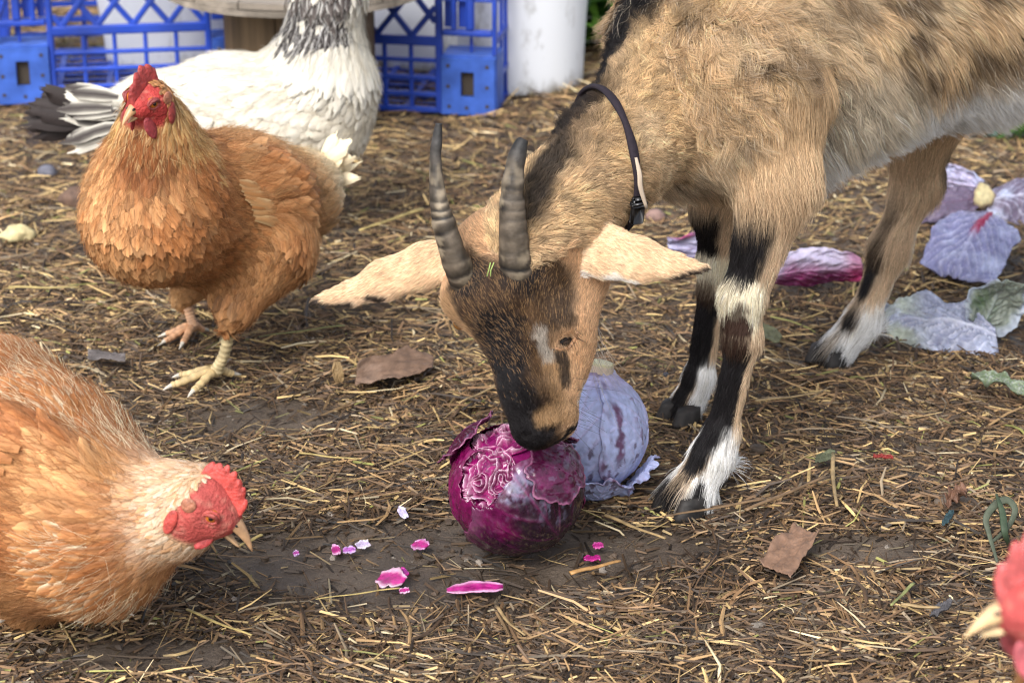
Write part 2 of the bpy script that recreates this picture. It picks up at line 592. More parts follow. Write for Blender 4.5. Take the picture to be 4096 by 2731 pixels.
def straws(P, yaw, pitch, Ln, Wd, bend, tint, thick=0.45, seg=3):
    """Bent stalks, triangular in section: vertices, faces, colours."""
    n = len(P)
    s = np.linspace(-0.5, 0.5, seg + 1)
    d = np.stack([np.cos(yaw) * np.cos(pitch), np.sin(yaw) * np.cos(pitch), np.sin(pitch)], 1)
    sd = np.stack([-np.sin(yaw), np.cos(yaw), np.zeros(n)], 1)
    up = np.cross(d, sd)
    C = P[:, None] + d[:, None] * s[None, :, None] * Ln[:, None, None] + (sd * bend[:, 0:1] + up * bend[:, 1:2])[:, None] * ((s * 2) ** 2)[None, :, None] * Ln[:, None, None]
    prof = np.ones(seg + 1); prof[0] = .75; prof[-1] = .55
    r = 0.5 * Wd[:, None, None] * prof[None, :, None]
    V = np.stack([C + sd[:, None] * r, C - sd[:, None] * r, C + up[:, None] * r * 2 * thick], 2)
    m = (seg + 1) * 3
    V = V.reshape(n * m, 3)
    base = np.array([(i * 3 + j, i * 3 + (j + 1) % 3, (i + 1) * 3 + (j + 1) % 3, (i + 1) * 3 + j) for i in range(seg) for j in range(3)])
    F = (np.arange(n)[:, None, None] * m + base[None]).reshape(-1, 4)
    # each stalk is a little stained along its length
    tn = tint[:, None] * (1 + .30 * rng_l.normal(0, 1, (n, seg + 1, 1)).clip(-1.6, 1.6))
    return V, F, np.repeat(tn.reshape(-1, 3), 3, 0)
rng_l = np.random.default_rng(99)

def litter(n, lmin, lmax, wmin, wmax, zmax, keep_bare, long_tail=2.0, seg=3, shade=1.0, rng=RNG, wide=0.0):
    # spread over the yard seen, a little wider than the view
    y = 1.33 + (3.8 - 1.33) * rng.random(n) ** 1.3
    xw = 0.17 + 0.225 * y
    x = (rng.random(n) * 2 - 1) * xw
    if wide:      # thinning out round the trodden middle of the yard
        y = .75 + 4.2 * rng.random(n); x = rng.normal(0, wide, n)
        out_ = (np.abs(x) > .165 + .22 * y) | (y < 1.35) | (y > 3.75)
        x, y = x[out_], y[out_]; n = len(x)
    keep = rng.random(n) > bare(x, y) * (1 - keep_bare)
    P0 = np.stack([x, y, 0 * x], 1)
    keep &= rng.random(n) < 0.74 + 0.65 * fbm(P0, 7.0, 31, 2)
    x, y = x[keep], y[keep]; n = len(x)
    Ln = lmin + (lmax - lmin) * rng.random(n) ** long_tail
    Wd = wmin + (wmax - wmin) * rng.random(n) ** 1.6
    P0 = np.stack([x, y, 0 * x], 1)
    flow = 2.6 * fbm(P0, 7.0, 77, 3)
    yaw = flow * .8 + rng.normal(0, 0.75, n) + (rng.random(n) < .30) * rng.normal(0, 1.3, n)
    pile = .45 + .55 * fbm(P0, 11.0, 45, 2).clip(-.6, 1)
    gz = ground_z(x, y)
    z = gz + Wd * 0.3 + zmax * pile * rng.random(n) ** 1.2 * (1 - 0.75 * bare(x, y))
    pitch = rng.normal(0, 0.22, n)
    pitch = np.sign(pitch) * np.minimum(np.abs(pitch), np.arcsin(np.clip((z - gz + 0.005) / (Ln * 0.5), 0.03, 0.9)))
    w = litter_weights(y)
    c = (rng.random(n)[:, None] > np.cumsum(w / w.sum(1, keepdims=True), 1)).sum(1).clip(0, len(PAL) - 1)
    tint = PAL[c] * A(.98, .94, .85) * (0.55 + 0.80 * rng.random(n))[:, None] * shade
    deep = sstep(.006, .0, z - gz)[:, None]
    tint = tint * (1 - .35 * deep) + A(.05, .033, .02) * .35 * deep       # the lowest are caked with mud
    wet = bare(x, y)[:, None]
    tint = tint * (1 - 0.45 * wet)
    bend = rng.normal(0, 0.11, (n, 2)); bend[:, 1] = -np.abs(bend[:, 1]) * 0.4
    return straws(np.stack([x, y, z], 1), yaw, pitch, Ln, Wd, bend, tint, seg=seg)

parts3 = [litter(135000, 0.004, 0.028, 0.0008, 0.0048, 0.011, 0.12, 1.7, seg=1),
          litter(64000, 0.014, 0.070, 0.0005, 0.0026, 0.014, 0.10, 1.8, seg=2),
          litter(85000, 0.006, 0.045, 0.0010, 0.0050, 0.011, 0.12, 1.7, seg=1, wide=.85),
          litter(11000, 0.025, 0.085, 0.0014, 0.0036, 0.014, 0.14, 1.7, seg=3, shade=1.15)]
Vs, Fs, Ts, off = [], [], [], 0
for V, F, T in parts3:
    Vs.append(V); Fs.append(F + off); Ts.append(T); off += len(V)
lit = solid('straw_litter', np.concatenate(Vs), np.concatenate(Fs), litter_mat, None, A(0, 0, 0), tint=np.concatenate(Ts), smooth=False)
set_props(lit, 'trampled straw and hay scattered all over the mud', 'straw', None, 'stuff')

# clods and crumbs of mud and dung
rng = np.random.default_rng(12)
n = 9000
y = 1.33 + 2.3 * rng.random(n); x = (rng.random(n) * 2 - 1) * (0.17 + 0.225 * y)
r = 0.0009 + 0.0034 * rng.random(n) ** 4
bv, bf = ball((0, 0, 0), 1.0, 6, 4)
bf = np.array([f if len(f) == 4 else (*f, f[-1]) for f in bf], object)
tri = []
for f in ball((0, 0, 0), 1.0, 6, 4)[1]:
    tri += [(f[0], f[1], f[2])] + ([(f[0], f[2], f[3])] if len(f) == 4 else [])
tri = np.array(tri)
nb = len(bv)
jit = 1 + 1.0 * (rng.random((n, nb, 1)) - 0.5)
V = bv[None] * jit * r[:, None, None] * np.stack([0.8 + 0.6 * rng.random(n), 0.8 + 0.6 * rng.random(n), 0.55 + 0.2 * rng.random(n)], 1)[:, None]
V += np.stack([x, y, ground_z(x, y) + 0.25 * r], 1)[:, None]
F = (np.arange(n)[:, None, None] * nb + tri[None]).reshape(-1, 3)
cl = np.where(rng.random(n)[:, None] < 0.85, A(0.06, 0.04, 0.026), A(0.2, 0.17, 0.14)) * (0.6 + 0.8 * rng.random(n))[:, None]
clod = solid('mud_crumbs', V.reshape(-1, 3), F, mat('crumbs', (1, 1, 1), 0.6, 0.4, tint=True), None, A(0, 0, 0), tint=np.repeat(cl, nb, 0), smooth=False)
set_props(clod, 'crumbs of dark mud and grit among the straw', 'mud', None, 'stuff')

# ---------------------------------------------------------------- the goat
def build_goat():
    base = G(2760, 1980)
    goat = thing('goat', 'tan and brown long-haired goat with horns, bending down to eat the purple cabbage', 'goat', base)
    f = Flesh((-0.20, 1.45, -0.012), (0.78, 2.26, 0.68), 0.0035)
    TA = nrm(A(0.93, 0.36, 0))                    # the trunk's axis, from breast to rump
    HEAD_BACK = nrm(W(2000, 950, 1.66) - W(2120, 1690, 1.60))
    # trunk
    f.cone(W(2875, 220, 1.840), .078, W(3350, 130, 1.895), .094, 'trunk', .05)
    f.cone(W(3350, 130, 1.895), .094, W(3900, 20, 1.975), .090, 'trunk', .04)
    f.cone(W(3900, 20, 1.975), .090, W(4400, -170, 2.06), .072, 'trunk', .04)
    f.cone(W(2745, 10, 1.84), .038, W(3400, -210, 1.90), .055, 'trunk', .05)
    f.cone(W(2720, 560, 1.83), .042, W(3100, 560, 1.86), .045, 'trunk', .05)          # brisket
    f.egg(W(2930, 360, 1.765), (.055, .04, .07), 'trunk', .04)                        # near shoulder
    f.egg(W(2760, 120, 1.90), (.035, .04, .06), 'trunk', .04)                         # far shoulder
    f.cone(W(4350, -150, 2.07), .05, W(4560, 60, 2.10), .03, 'trunk', .03)
    f.cone(W(4560, -120, 2.10), .016, W(4640, -280, 2.12), .010, 'trunk', .02)        # tail
    # neck
    f.chain([(W(2735, 290, 1.815), .055), (W(2440, 630, 1.725), .0345), (W(2240, 840, 1.675), .033), (W(2120, 960, 1.66), .034)], 'neck', .04)
    # head
    f.cone(W(1975, 1010, 1.672), .033, W(2150, 1010, 1.662), .035, 'head', .02)
    f.egg(W(1985, 1165, 1.645), .033, 'head', .02)
    f.egg(W(1862, 1185, 1.655), (.019, .018, .020), 'head', .014)
    f.egg(W(2225, 1300, 1.630), (.020, .016, .018), 'head', .014)                     # brow over the eye
    f.cone(W(2055, 1230, 1.640), .034, W(2120, 1560, 1.610), .0208, 'head', .02)
    f.cone(W(2120, 1560, 1.610), .0208, W(2125, 1700, 1.603), .0165, 'head', .015)
    f.cone(W(2300, 1110, 1.668), .027, W(2250, 1400, 1.640), .0195, 'head', .025)
    f.cone(W(2250, 1400, 1.640), .0195, W(2240, 1640, 1.612), .0125, 'head', .02)
    f.cone(W(2165, 1710, 1.600), .0145, W(2245, 1690, 1.606), .0112, 'head', .012)
    f.egg(W(2262, 1368, 1.616), (.0065, .006, .005), 'cut', .006, cut=True)           # eye socket
    f.egg(W(2205, 1735, 1.585), (.0036, .005, .0026), 'cut', .004, cut=True)          # nostril
    f.egg(W(2108, 1750, 1.585), (.0036, .005, .0026), 'cut', .004, cut=True)
    f.chain([(W(2335, 1690, 1.603), .0022), (W(2290, 1725, 1.592), .0024), (W(2215, 1772, 1.584), .0022)], 'cut', .004, cut=True)      # mouth line
    # ears: flattened leaves with thin edges
    f.chain([(W(1830, 1010, 1.675), .013), (W(1700, 1060, 1.680), .0185), (W(1540, 1118, 1.683), .0165), (W(1400, 1172, 1.684), .0100), (W(1262, 1200, 1.684), .0052)], 'ear', .008, flat=(A(.1, -.80, .6), 2.3), side=-1)
    f.chain([(W(2300, 990, 1.652), .013), (W(2430, 1010, 1.640), .0200), (W(2560, 1040, 1.630), .0170), (W(2690, 1062, 1.624), .0105), (W(2818, 1068, 1.620), .0050)], 'ear', .008, flat=(A(-.25, -.85, .45), 2.3), side=1)
    # near foreleg
    yn = 1.735
    f.cone(W(3060, 430, 1.775), .050, W(3115, 720, 1.745), .0295, 'leg_near', .03)
    f.cone(W(3115, 720, 1.745), .0290, W(2985, 1170, yn), .0165, 'leg_near', .02)
    f.cone(W(2962, 1190, yn - .003), .0180, W(2965, 1330, yn - .003), .0165, 'leg_near', .012)
    f.cone(W(2972, 1370, yn), .0125, W(2895, 1690, yn), .0120, 'leg_near', .015)
    f.cone(W(2885, 1740, yn), .0150, W(2860, 1800, yn), .0150, 'leg_near', .012)
    f.cone(W(2855, 1810, yn), .0150, W(2740, 1985, yn - .005), .0190, 'leg_near', .015)
    f.cone(W(2775, 1985, yn), .0190, W(2800, 2010, yn), .0160, 'leg_near', .015)
    f.egg(W(2925, 1855, yn + .012), (.005, .005, .008), 'leg_near', .006)             # dewclaw
    # far foreleg
    yf = 1.925
    f.cone(W(2880, 560, 1.89), .042, W(2868, 830, 1.90), .021, 'leg_far', .025)
    f.cone(W(2866, 830, 1.90), .0205, W(2868, 1030, yf - .01), .0150, 'leg_far', .015)
    f.cone(W(2862, 1050, yf - .01), .0160, W(2862, 1130, yf - .008), .0150, 'leg_far', .012)
    f.cone(W(2850, 1170, yf - .005), .0125, W(2802, 1480, yf), .0115, 'leg_far', .012)
    f.cone(W(2795, 1510, yf), .0130, W(2735, 1650, yf), .0165, 'leg_far', .012)
    # far hind leg
    f.cone(W(3830, 200, 2.05), .055, W(3660, 520, 2.085), .034, 'leg_hind', .04)
    f.cone(W(3660, 520, 2.085), .033, W(3675, 720, 2.10), .0215, 'leg_hind', .02)
    f.cone(W(3668, 720, 2.10), .0205, W(3560, 990, 2.09), .0160, 'leg_hind', .02)
    f.cone(W(3560, 990, 2.09), .0155, W(3455, 1270, 2.07), .0140, 'leg_hind', .02)
    f.cone(W(3450, 1280, 2.07), .0155, W(3345, 1400, 2.06), .0165, 'leg_hind', .015)
    f.egg(W(3515, 1300, 2.075), (.006, .006, .010), 'leg_hind', .005)
    # near hind leg, beyond the picture's edge
    hx = lambda px, py: W(px, py, 1.99)
    f.cone(hx(4520, 80), .070, hx(4460, 500), .036, 'leg_back', .04)
    f.cone(hx(4420, 500), .038, hx(4560, 820), .0230, 'leg_back', .02)
    f.cone(hx(4560, 820), .0230, hx(4480, 1350), .0140, 'leg_back', .02)
    f.cone(hx(4480, 1350), .0150, hx(4420, 1470), .0165, 'leg_back', .015)
    V, Q = f.mesh(2)
    NV = f.grad(V)

    kinds = [p['g'] for p in f.prims]
    memo = {}
    def SP(px, py, y):
        """The place on the goat's own skin near W(px, py, y)."""
        if (px, py) in memo: return memo[(px, py)]
        r_ = nrm(_ray(px, py)); q = np.linspace(1.35, 2.4, 700)
        X_ = A(0, 0, CAMH) + q[:, None] * r_
        dd = f.sample(X_)
        dd[((X_ < f.lo) | (X_ > f.lo + f.h * (f.n - 1))).any(1)] = 1
        i_ = int(np.argmax(dd < 0)) if (dd < 0).any() else int(np.argmin(dd))
        p = X_[i_]
        if np.linalg.norm(p - W(px, py, y)) > .12: p = W(px, py, y)
        memo[(px, py)] = p
        return p
    dorsal = [SP(2560, -20, 1.79), SP(2500, 130, 1.765), SP(2420, 300, 1.75), SP(2330, 430, 1.735), SP(2260, 520, 1.72), SP(2200, 640, 1.70), SP(2150, 760, 1.685), SP(2110, 850, 1.67)]
    nape, dorsal = dorsal[3:], dorsal[:5]
    spine = [W(2560, -20, 1.79), W(2640, -200, 1.84), W(3400, -480, 1.90), W(4400, -470, 2.06)]
    def poly_d(P, pts):
        r = np.full(len(P), 9.0)
        for a, b2 in zip(pts[:-1], pts[1:]):
            ba = b2 - a
            t = np.clip((P - a) @ ba / (ba @ ba), 0, 1)
            r = np.minimum(r, np.linalg.norm(P - a - t[:, None] * ba, axis=1))
        return r
    TAN, PALE, CREAM = A(.58, .41, .24), A(.72, .57, .38), A(.84, .77, .66)
    BROWN, DARK, BLACK, WHITE = A(.14, .092, .056), A(.045, .032, .025), A(.014, .012, .013), A(.93, .91, .87)
    GOLD = A(.68, .49, .27)
    FW = nrm(A(-.80, -.60, 0))
    kz = W(2965, 1260, yn)[2]; kzf = W(2862, 1090, yf)[2]
    nfl = lambda P, fr, s: vnoise(P, fr, s)

    def colour(P, who, NN):
        n = len(P)
        c = np.tile(TAN, (n, 1))
        def mix(col, w):
            nonlocal c
            w = np.clip(w, 0, 1)[:, None]
            c = c * (1 - w) + col * w
        kd = np.array(kinds)[who]
        jit = 0.006 * np.stack([nfl(P, 90, 5), nfl(P, 90, 6), nfl(P, 90, 7)], 1)
        Pj = P + jit
        Pj = np.where((kd == 'head')[:, None], P + .6 * jit + .0022 * np.stack([nfl(P, 330, 15), nfl(P, 330, 16), nfl(P, 330, 17)], 1), Pj)
        tr = kd == 'trunk'; nk = kd == 'neck'
        body = tr | nk
        # trunk
        a0 = W(2830, 210, 1.835)
        al = (Pj - a0) @ TA
        zc = 0.365 + 0.03 * al
        hgt = (P[:, 2] - zc) / 0.09
        mott = fbm(P * A(1, 1, 1.5), 22, 40, 3)
        mix(PALE, body * sstep(-.1, .5, fbm(P, 30, 50, 2)) * .5)
        back = sstep(.0, .13, al)
        mix(BROWN * .8, tr * back * sstep(-.14, .18, mott + .11 + .22 * (hgt - .10)) * sstep(-.50, .05, hgt) * .95)
        mix(PALE * 1.02, tr * back * sstep(.08, .35, fbm(P, 40, 55, 2)) * sstep(-.3, .2, hgt) * .6)
        mix(BROWN * .9, tr * (1 - back) * sstep(-.02, .30, mott) * .75)
        mix(GOLD * 1.05, tr * sstep(.0, .45, fbm(P, 34, 91, 2)) * sstep(-.3, .3, hgt) * .55)
        belly = sstep(-.18, -.50, hgt + .16 * mott - .10 * sstep(.12, .3, al)) * sstep(.03, .10, al)
        mix(WHITE * 1.08, tr * belly)
        # pale patch behind the elbow
        d = np.linalg.norm((Pj - W(3430, 440, 1.80)) / A(.052, .09, .048), axis=1)
        mix(A(.66, .57, .44), tr * sstep(1.25, .55, d) * .9)
        # breast
        mix(A(.60, .49, .35), tr * sstep(.02, -.04, al) * sstep(-.3, -.8, hgt) * .7)
        # neck
        mix(GOLD, nk * .55 * sstep(-.2, .5, fbm(P, 40, 61, 2)))
        mix(BROWN, body * sstep(.034, .014, poly_d(Pj, dorsal) + .012 * nfl(P, 60, 8)) * .75)
        mix(BLACK, body * sstep(.021, .011, poly_d(Pj, dorsal) + .004 * nfl(P, 80, 9)))
        mix(BROWN * .7, body * sstep(.020, .006, poly_d(Pj, nape) + .006 * nfl(P, 80, 9)) * .8)
        mix(BLACK, body * sstep(.011, .004, poly_d(Pj, nape) + .005 * nfl(P, 90, 19)) * .75)
        mix(BLACK, body * sstep(.022, .010, poly_d(Pj, spine)))
        mix(BROWN, nk * sstep(.022, .008, poly_d(Pj, [W(2330, 590, 1.69), W(2290, 690, 1.68)])) * .35)
        # head
        hd = kd == 'head'
        blob = lambda px, py, y2, r, s=.5: sstep(r, r * s, np.linalg.norm(Pj - SP(px, py, y2), axis=1))
        seg = lambda pts, r, s=.5: sstep(r, r * s, poly_d(Pj, pts))
        HT = A(.62, .40, .23)
        mix(HT, hd * 1.0)
        face = seg([SP(1880, 1170, 1.615), SP(1960, 1230, 1.60), SP(2165, 1190, 1.60)], .038, .62)
        face = np.maximum(face, seg([SP(2010, 1230, 1.60), SP(2060, 1560, 1.585)], .028, .6))
        mix(A(.052, .030, .018), hd * face * .95)
        mix(A(.10, .056, .030), hd * seg([SP(2120, 1340, 1.60), SP(2160, 1450, 1.595), SP(2170, 1620, 1.585)], .020, .5) * .85)
        mix(A(.060, .034, .020), hd * seg([SP(1930, 1180, 1.607), SP(2000, 1400, 1.592), SP(2070, 1600, 1.583), SP(2110, 1730, 1.580)], .036, .70) * .95)
        mix(A(.17, .095, .045), hd * seg([SP(2120, 1270, 1.60), SP(2160, 1480, 1.592), SP(2180, 1640, 1.583)], .013, .35) * .75 * sstep(-.5, .3, fbm(P, 140, 44, 2)))
        mix(A(.40, .25, .13), hd * seg([SP(1800, 1240, 1.66), SP(1880, 1370, 1.64)], .016, .5))
        mix(BLACK, hd * seg([SP(1990, 1330, 1.608), SP(2030, 1480, 1.592), SP(2075, 1640, 1.585), SP(2112, 1745, 1.582)], .027, .40))
        mix(BLACK, hd * seg([SP(2130, 1740, 1.582), SP(2190, 1745, 1.582)], .008, .5) * .9)
        mix(BLACK, hd * seg([SP(1960, 1290, 1.612), SP(2080, 1300, 1.60)], .010, .5) * .85)
        mix(BLACK, hd * blob(1870, 1110, 1.625, .022) * .9)
        mix(BLACK, hd * blob(2095, 1110, 1.622, .021) * .9)
        mix(A(.42, .26, .13), hd * seg([SP(2205, 1480, 1.595), SP(2235, 1600, 1.590)], .011, .4) * .8)
        mix(A(.45, .28, .14), hd * seg([SP(2180, 1670, 1.583), SP(2300, 1650, 1.59)], .010, .4) * .7)
        mix(A(.22, .135, .072), hd * seg([SP(2190, 1560, 1.59), SP(2290, 1650, 1.59)], .016, .3) * (.45 + .5 * fbm(P, 150, 64, 2)))
        mix(BLACK, hd * seg([SP(2240, 1425, 1.607), SP(2255, 1490, 1.603), SP(2262, 1540, 1.60)], .0070, .4) * .9)
        mix(BLACK, hd * blob(2262, 1370, 1.612, .010, .6))
        mix(A(.07, .045, .03), hd * seg([SP(2190, 1300, 1.611), SP(2290, 1285, 1.618)], .009, .4) * .8)
        mix(A(.42, .375, .32), hd * seg([SP(2160, 1330, 1.605), SP(2168, 1390, 1.60), SP(2198, 1450, 1.598)], .0078, .25) * .85)
        mix(WHITE * .8, hd * seg([SP(2330, 1620, 1.605), SP(2335, 1560, 1.61)], .007, .4) * .7)
        mix(BLACK, hd * seg([SP(2335, 1690, 1.603), SP(2290, 1725, 1.592), SP(2215, 1772, 1.584)], .0045, .5))
        mix(BLACK, hd * blob(2205, 1735, 1.585, .007, .5))
        # ears
        er = kd == 'ear'
        mix(A(.74, .53, .34), er * 1.0)
        mix(A(.80, .60, .45), er * sstep(.0, .5, fbm(P, 25, 66, 2)) * .35)
        mix(DARK, er * seg([SP(1255, 1212, 1.679), SP(1400, 1222, 1.679), SP(1540, 1196, 1.678)], .0050, .5))
        mix(DARK, er * seg([SP(2540, 1142, 1.625), SP(2680, 1124, 1.619), SP(2825, 1076, 1.615)], .0052, .5))
        mix(WHITE * .9, er * seg([SP(2310, 1080, 1.635), SP(2400, 1110, 1.632), SP(2520, 1125, 1.630)], .006, .4) * .7)
        # legs
        for nm, zk, axx in (('leg_near', kz, None), ('leg_far', kzf, None), ('leg_hind', W(3600, 880, 2.08)[2], None), ('leg_back', .2, None)):
            m = (kd == nm)
            if not m.any(): continue
            fr = NN @ FW
            z = P[:, 2] / zk + .022 * nfl(P, 120, 11) + .020 * nfl(P, 420, 14)
            c0 = A(.66, .50, .34)
            mix(c0, m * sstep(2.0, 1.3, z))
            stripe = sstep(.05, .35, fr + .15 * nfl(P, 150, 12))
            if nm in ('leg_near', 'leg_far'):
                up = m * sstep(1.14, 1.20, z) * sstep(1.62, 1.42, z)
                mix(BLACK, up * sstep(.35, .62, fr + .12 * nfl(P, 150, 12)))
                kn = m * sstep(.93, .99, z) * sstep(1.22, 1.16, z) * sstep(-.45, .0, fr)
                mix(A(.80, .72, .55), kn)
                pad = m * sstep(.90, .93, z) * sstep(1.03, .99, z) * sstep(.55, .80, fr)
                mix(A(.22, .17, .12), pad)
                mix(A(.055, .030, .021), m * sstep(.80, .86, z) * sstep(.95, .91, z) * sstep(.2, .5, fr))
                mix(BLACK, m * sstep(.88, .82, z) * sstep(.02, .25, fr + .1 * nfl(P, 150, 12)) * sstep(.20, .34, z))
            else:
                mix(BROWN * .8, m * sstep(1.30, .9, z) * sstep(.76, .93, fr))
                mix(BLACK, m * sstep(.85, .60, z) * sstep(.70, .90, fr))
                mix(DARK, m * sstep(1.15, 1.35, z) * sstep(1.75, 1.55, z) * sstep(-.1, -.5, fr) * .7)
                mix(CREAM, m * sstep(-.1, -.6, fr) * sstep(1.3, .9, z) * .6)
            if nm == 'leg_near':
                dpad = np.linalg.norm((Pj - SP(2948, 1250, 1.72)) / A(.0090, .012, .0095), axis=1)
                mix(A(.17, .135, .10), m * sstep(1.15, .8, dpad))
                mix(A(.052, .028, .020), m * sstep(1.6, 1.2, np.linalg.norm((Pj - SP(2945, 1315, 1.72)) / A(.012, .014, .006), axis=1)) * sstep(.75, 1.05, dpad))
            pas = m * sstep(.46, .34, z)
            mix(WHITE * 1.0, pas * sstep(.80, .62, fr + .08 * nfl(P, 150, 13)))
            mix(BLACK, pas * (sstep(.74, .86, fr + .08 * nfl(P, 150, 13)) if nm in ('leg_near', 'leg_far') else sstep(.66, .84, fr)))
            mix(BLACK, m * sstep(.19, .12, z + .05 * nfl(P, 100, 21)) * sstep(.05, .35, fr))
            mix(BLACK, m * sstep(.10, .05, z + .04 * nfl(P, 100, 21)))
        return c

    who = f.nearest(V)
    wk = np.array(kinds)[who]
    skin = colour(V, who, NV) * np.where((wk == 'trunk') | (wk == 'neck'), .36, .75)[:, None]        # underwool, darkened to paint in the shade between locks
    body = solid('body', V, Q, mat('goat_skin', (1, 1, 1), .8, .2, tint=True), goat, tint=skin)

    # ------- coat
    def flow(P, NN, who):
        kd = np.array(kinds)[who]
        d = np.zeros_like(P)
        tr = kd == 'trunk'
        d[tr] = TA * .8 + A(0, 0, -.75)
        nk = kd == 'neck'
        d[nk] = nrm(W(2680, 280, 1.815) - W(2230, 830, 1.675)) * .9 + A(0, 0, -.35)
        hd = kd == 'head'
        d[hd] = HEAD_BACK
        for i, p in enumerate(f.prims):
            m = who == i
            if p['g'] in ('ear', ) or p['g'].startswith('leg'):
                d[m] = nrm(p['b'] - p['a']) + (A(0, 0, -.2) if p['g'] != 'ear' else 0)
        # hair fans out from the poll
        pr = W(2030, 930, 1.645)
        q = P - pr
        near = np.exp(-(np.linalg.norm(q, axis=1) / .035) ** 2) * hd
        d = nrm(d) + 1.6 * near[:, None] * nrm(q)
        return nrm(d)
    def coat(n, weight, length, lift, k, r0, seed, curl=0.0, clump=0.0, clump_n=22, name='coat', flyaway=0.0):
        rg = np.random.default_rng(seed)
        P, NN = face_samples(V, Q, n, weight, rg)
        NN = f.grad(P)
        who = f.nearest(P)
        kd = np.array(kinds)[who]
        d = flow(P, NN, who)
        d = d + .32 * vec_noise(P, 22, seed) + .12 * rg.normal(0, 1, P.shape)
        t = nrm(d - NN * (d * NN).sum(1)[:, None])
        Ln, lf, cu = length(P, kd, rg, NN)
        lf = lf + lift * rg.normal(0, .25, n)
        fly = rg.random(n) < flyaway
        lf = np.where(fly, lf + .7 * rg.random(n), lf)
        dirv = t * np.cos(lf)[:, None] + NN * np.sin(lf)[:, None]
        s = np.linspace(0, 1, k)
        X = P[:, None] + dirv[:, None] * (s[None, :, None] * Ln[:, None, None])
        grav = A(0, 0, -1.0)
        X = X + (s ** 2)[None, :, None] * Ln[:, None, None] * .30 * (grav - NN * np.minimum((NN @ grav), 0)[:, None])[:, None]
        X = X - NN[:, None] * (s ** 2)[None, :, None] * (Ln * np.sin(np.clip(lf, 0, 1.2)) * .55)[:, None, None]
        # locks: neighbours share bends
        L1 = vec_noise(P, 70, seed + 5)
        L2 = vec_noise(P, 150, seed + 6)
        X = X + (s ** 1.3)[None, :, None] * (Ln * cu)[:, None, None] * .35 * L1[:, None]
        ph = (vnoise(P, 60, seed + 9) * 6 + rg.normal(0, .5, n))
        side = nrm(np.cross(NN, t))
        w = np.sin(s[None] * (5 + 3 * cu[:, None]) + ph[:, None]) - np.sin(ph)[:, None]
        X = X + side[:, None] * (w * (Ln * cu * .22)[:, None] * s[None])[..., None]
        w2 = np.cos(s[None] * (6 + 3 * cu[:, None]) + ph[:, None]) - np.cos(ph)[:, None]
        X = X + NN[:, None] * (np.abs(w2) * (Ln * cu * .16)[:, None] * s[None])[..., None]
        X = X + L2[:, None] * (s ** 1.5)[None, :, None] * (Ln * .12)[:, None, None]
        if clump > 0:
            from mathutils.kdtree import KDTree
            ng = max(50, int(n / clump_n))
            gi = rg.choice(n, ng, replace=False)
            kt = KDTree(ng)
            for j, i in enumerate(gi): kt.insert(P[i], j)
            kt.balance()
            own = np.array([kt.find(p)[1] for p in P])
            gX = X[gi].copy()
            Lg = Ln[gi]; cg = cu[gi]
            ph2 = rg.random(ng) * 6.28
            t2 = t[gi]; s2_ = np.cross(NN[gi], t2)
            amp = (Lg * cg * .30)[:, None] * s[None] ** 1.1
            gX += s2_[:, None] * (amp * np.sin(s[None] * 7.5 + ph2[:, None]))[..., None] + NN[gi][:, None] * (amp * .8 * np.cos(s[None] * 7.5 + ph2[:, None]))[..., None] * .6
            w_ = (clump * s ** .8)[None, :, None] * (.65 + .35 * rg.random(n))[:, None, None]
            target = gX[own] + (P - P[gi][own])[:, None] * (1 - .85 * s)[None, :, None]
            X = X + (target - X) * w_
            tone_ = rg.normal(0, 1, ng)[own]
        else: tone_ = 0
        c = colour(P, who, NN)
        c = c * (1 + .16 * np.asarray(tone_))[:, None].clip(.5, 1.6) if clump > 0 else c
        c = c * (1 + .28 * rg.normal(0, 1, n).clip(-2, 2.5))[:, None]
        head_fleck = (kd == 'head') & (rg.random(n) < .22 * sstep(.150, .225, P[:, 2])) & (c.mean(1) < .065)
        c[head_fleck] = A(.30, .18, .085)
        wh = (kd == 'trunk') & (rg.random(n) < .10)
        c[wh] = c[wh] * .4 + A(.42, .36, .28)
        R = r0 * (1 - .8 * s[None] ** 1.5) * np.ones((n, 1))
        return hair_object(name, X, R, c.clip(.004, .9), HAIR, goat)
    inview = lambda C: (.25 + .75 * (C[:, 0] < .56)) 
    cen = lambda C: (np.array(kinds)[f.nearest(C)])
    front = lambda C, NN: .25 + .75 * sstep(-.35, .0, (NN * nrm(A(0, 0, .85) - C)).sum(1))
    def len_body(P, kd, rg, NN):
        n = len(P)
        al = (P - W(2830, 210, 1.835)) @ TA
        Ln = np.where(kd == 'neck', .0125, .021) * (.6 + .7 * rg.random(n))
        bl = sstep(.42, .34, P[:, 2]) * (kd == 'trunk') * sstep(.02, .1, al)
        Ln = Ln * (1 + .45 * bl)
        cu = np.where(kd == 'neck', .9, 1.0 - .80 * sstep(.03, .14, al)) * np.where(P[:, 2] < .33, .35, 1.0)
        lf = np.where(kd == 'neck', .60, .42) - .15 * bl
        # the shorter smooth throat and the back of the head
        sm = (kd == 'neck') * sstep(.060, .0, np.linalg.norm(P - W(2160, 900, 1.65), axis=1))
        Ln = Ln * (1 - .5 * sm); lf = lf * (1 - .5 * sm); cu = cu * (1 - .7 * sm)
        return Ln, lf, cu
    wb = lambda C, NN: ((cen(C) == 'trunk') * 1.0 + (cen(C) == 'neck') * 1.6) * inview(C) * front(C, NN)
    coat(150000, wb, len_body, .6, 7, .00021, 21, name='coat', flyaway=.04, clump=.62, clump_n=26)
    def len_head(P, kd, rg, NN):
        n = len(P)
        Ln = .0060 * (.6 + .8 * rg.random(n))
        lf = np.full(n, .22)
        low = sstep(.175, .140, P[:, 2])
        Ln = Ln * (1 - .45 * low)
        return Ln, lf, np.full(n, .12)
    wh_ = lambda C, NN: (cen(C) == 'head') * 1.0 * front(C, NN)
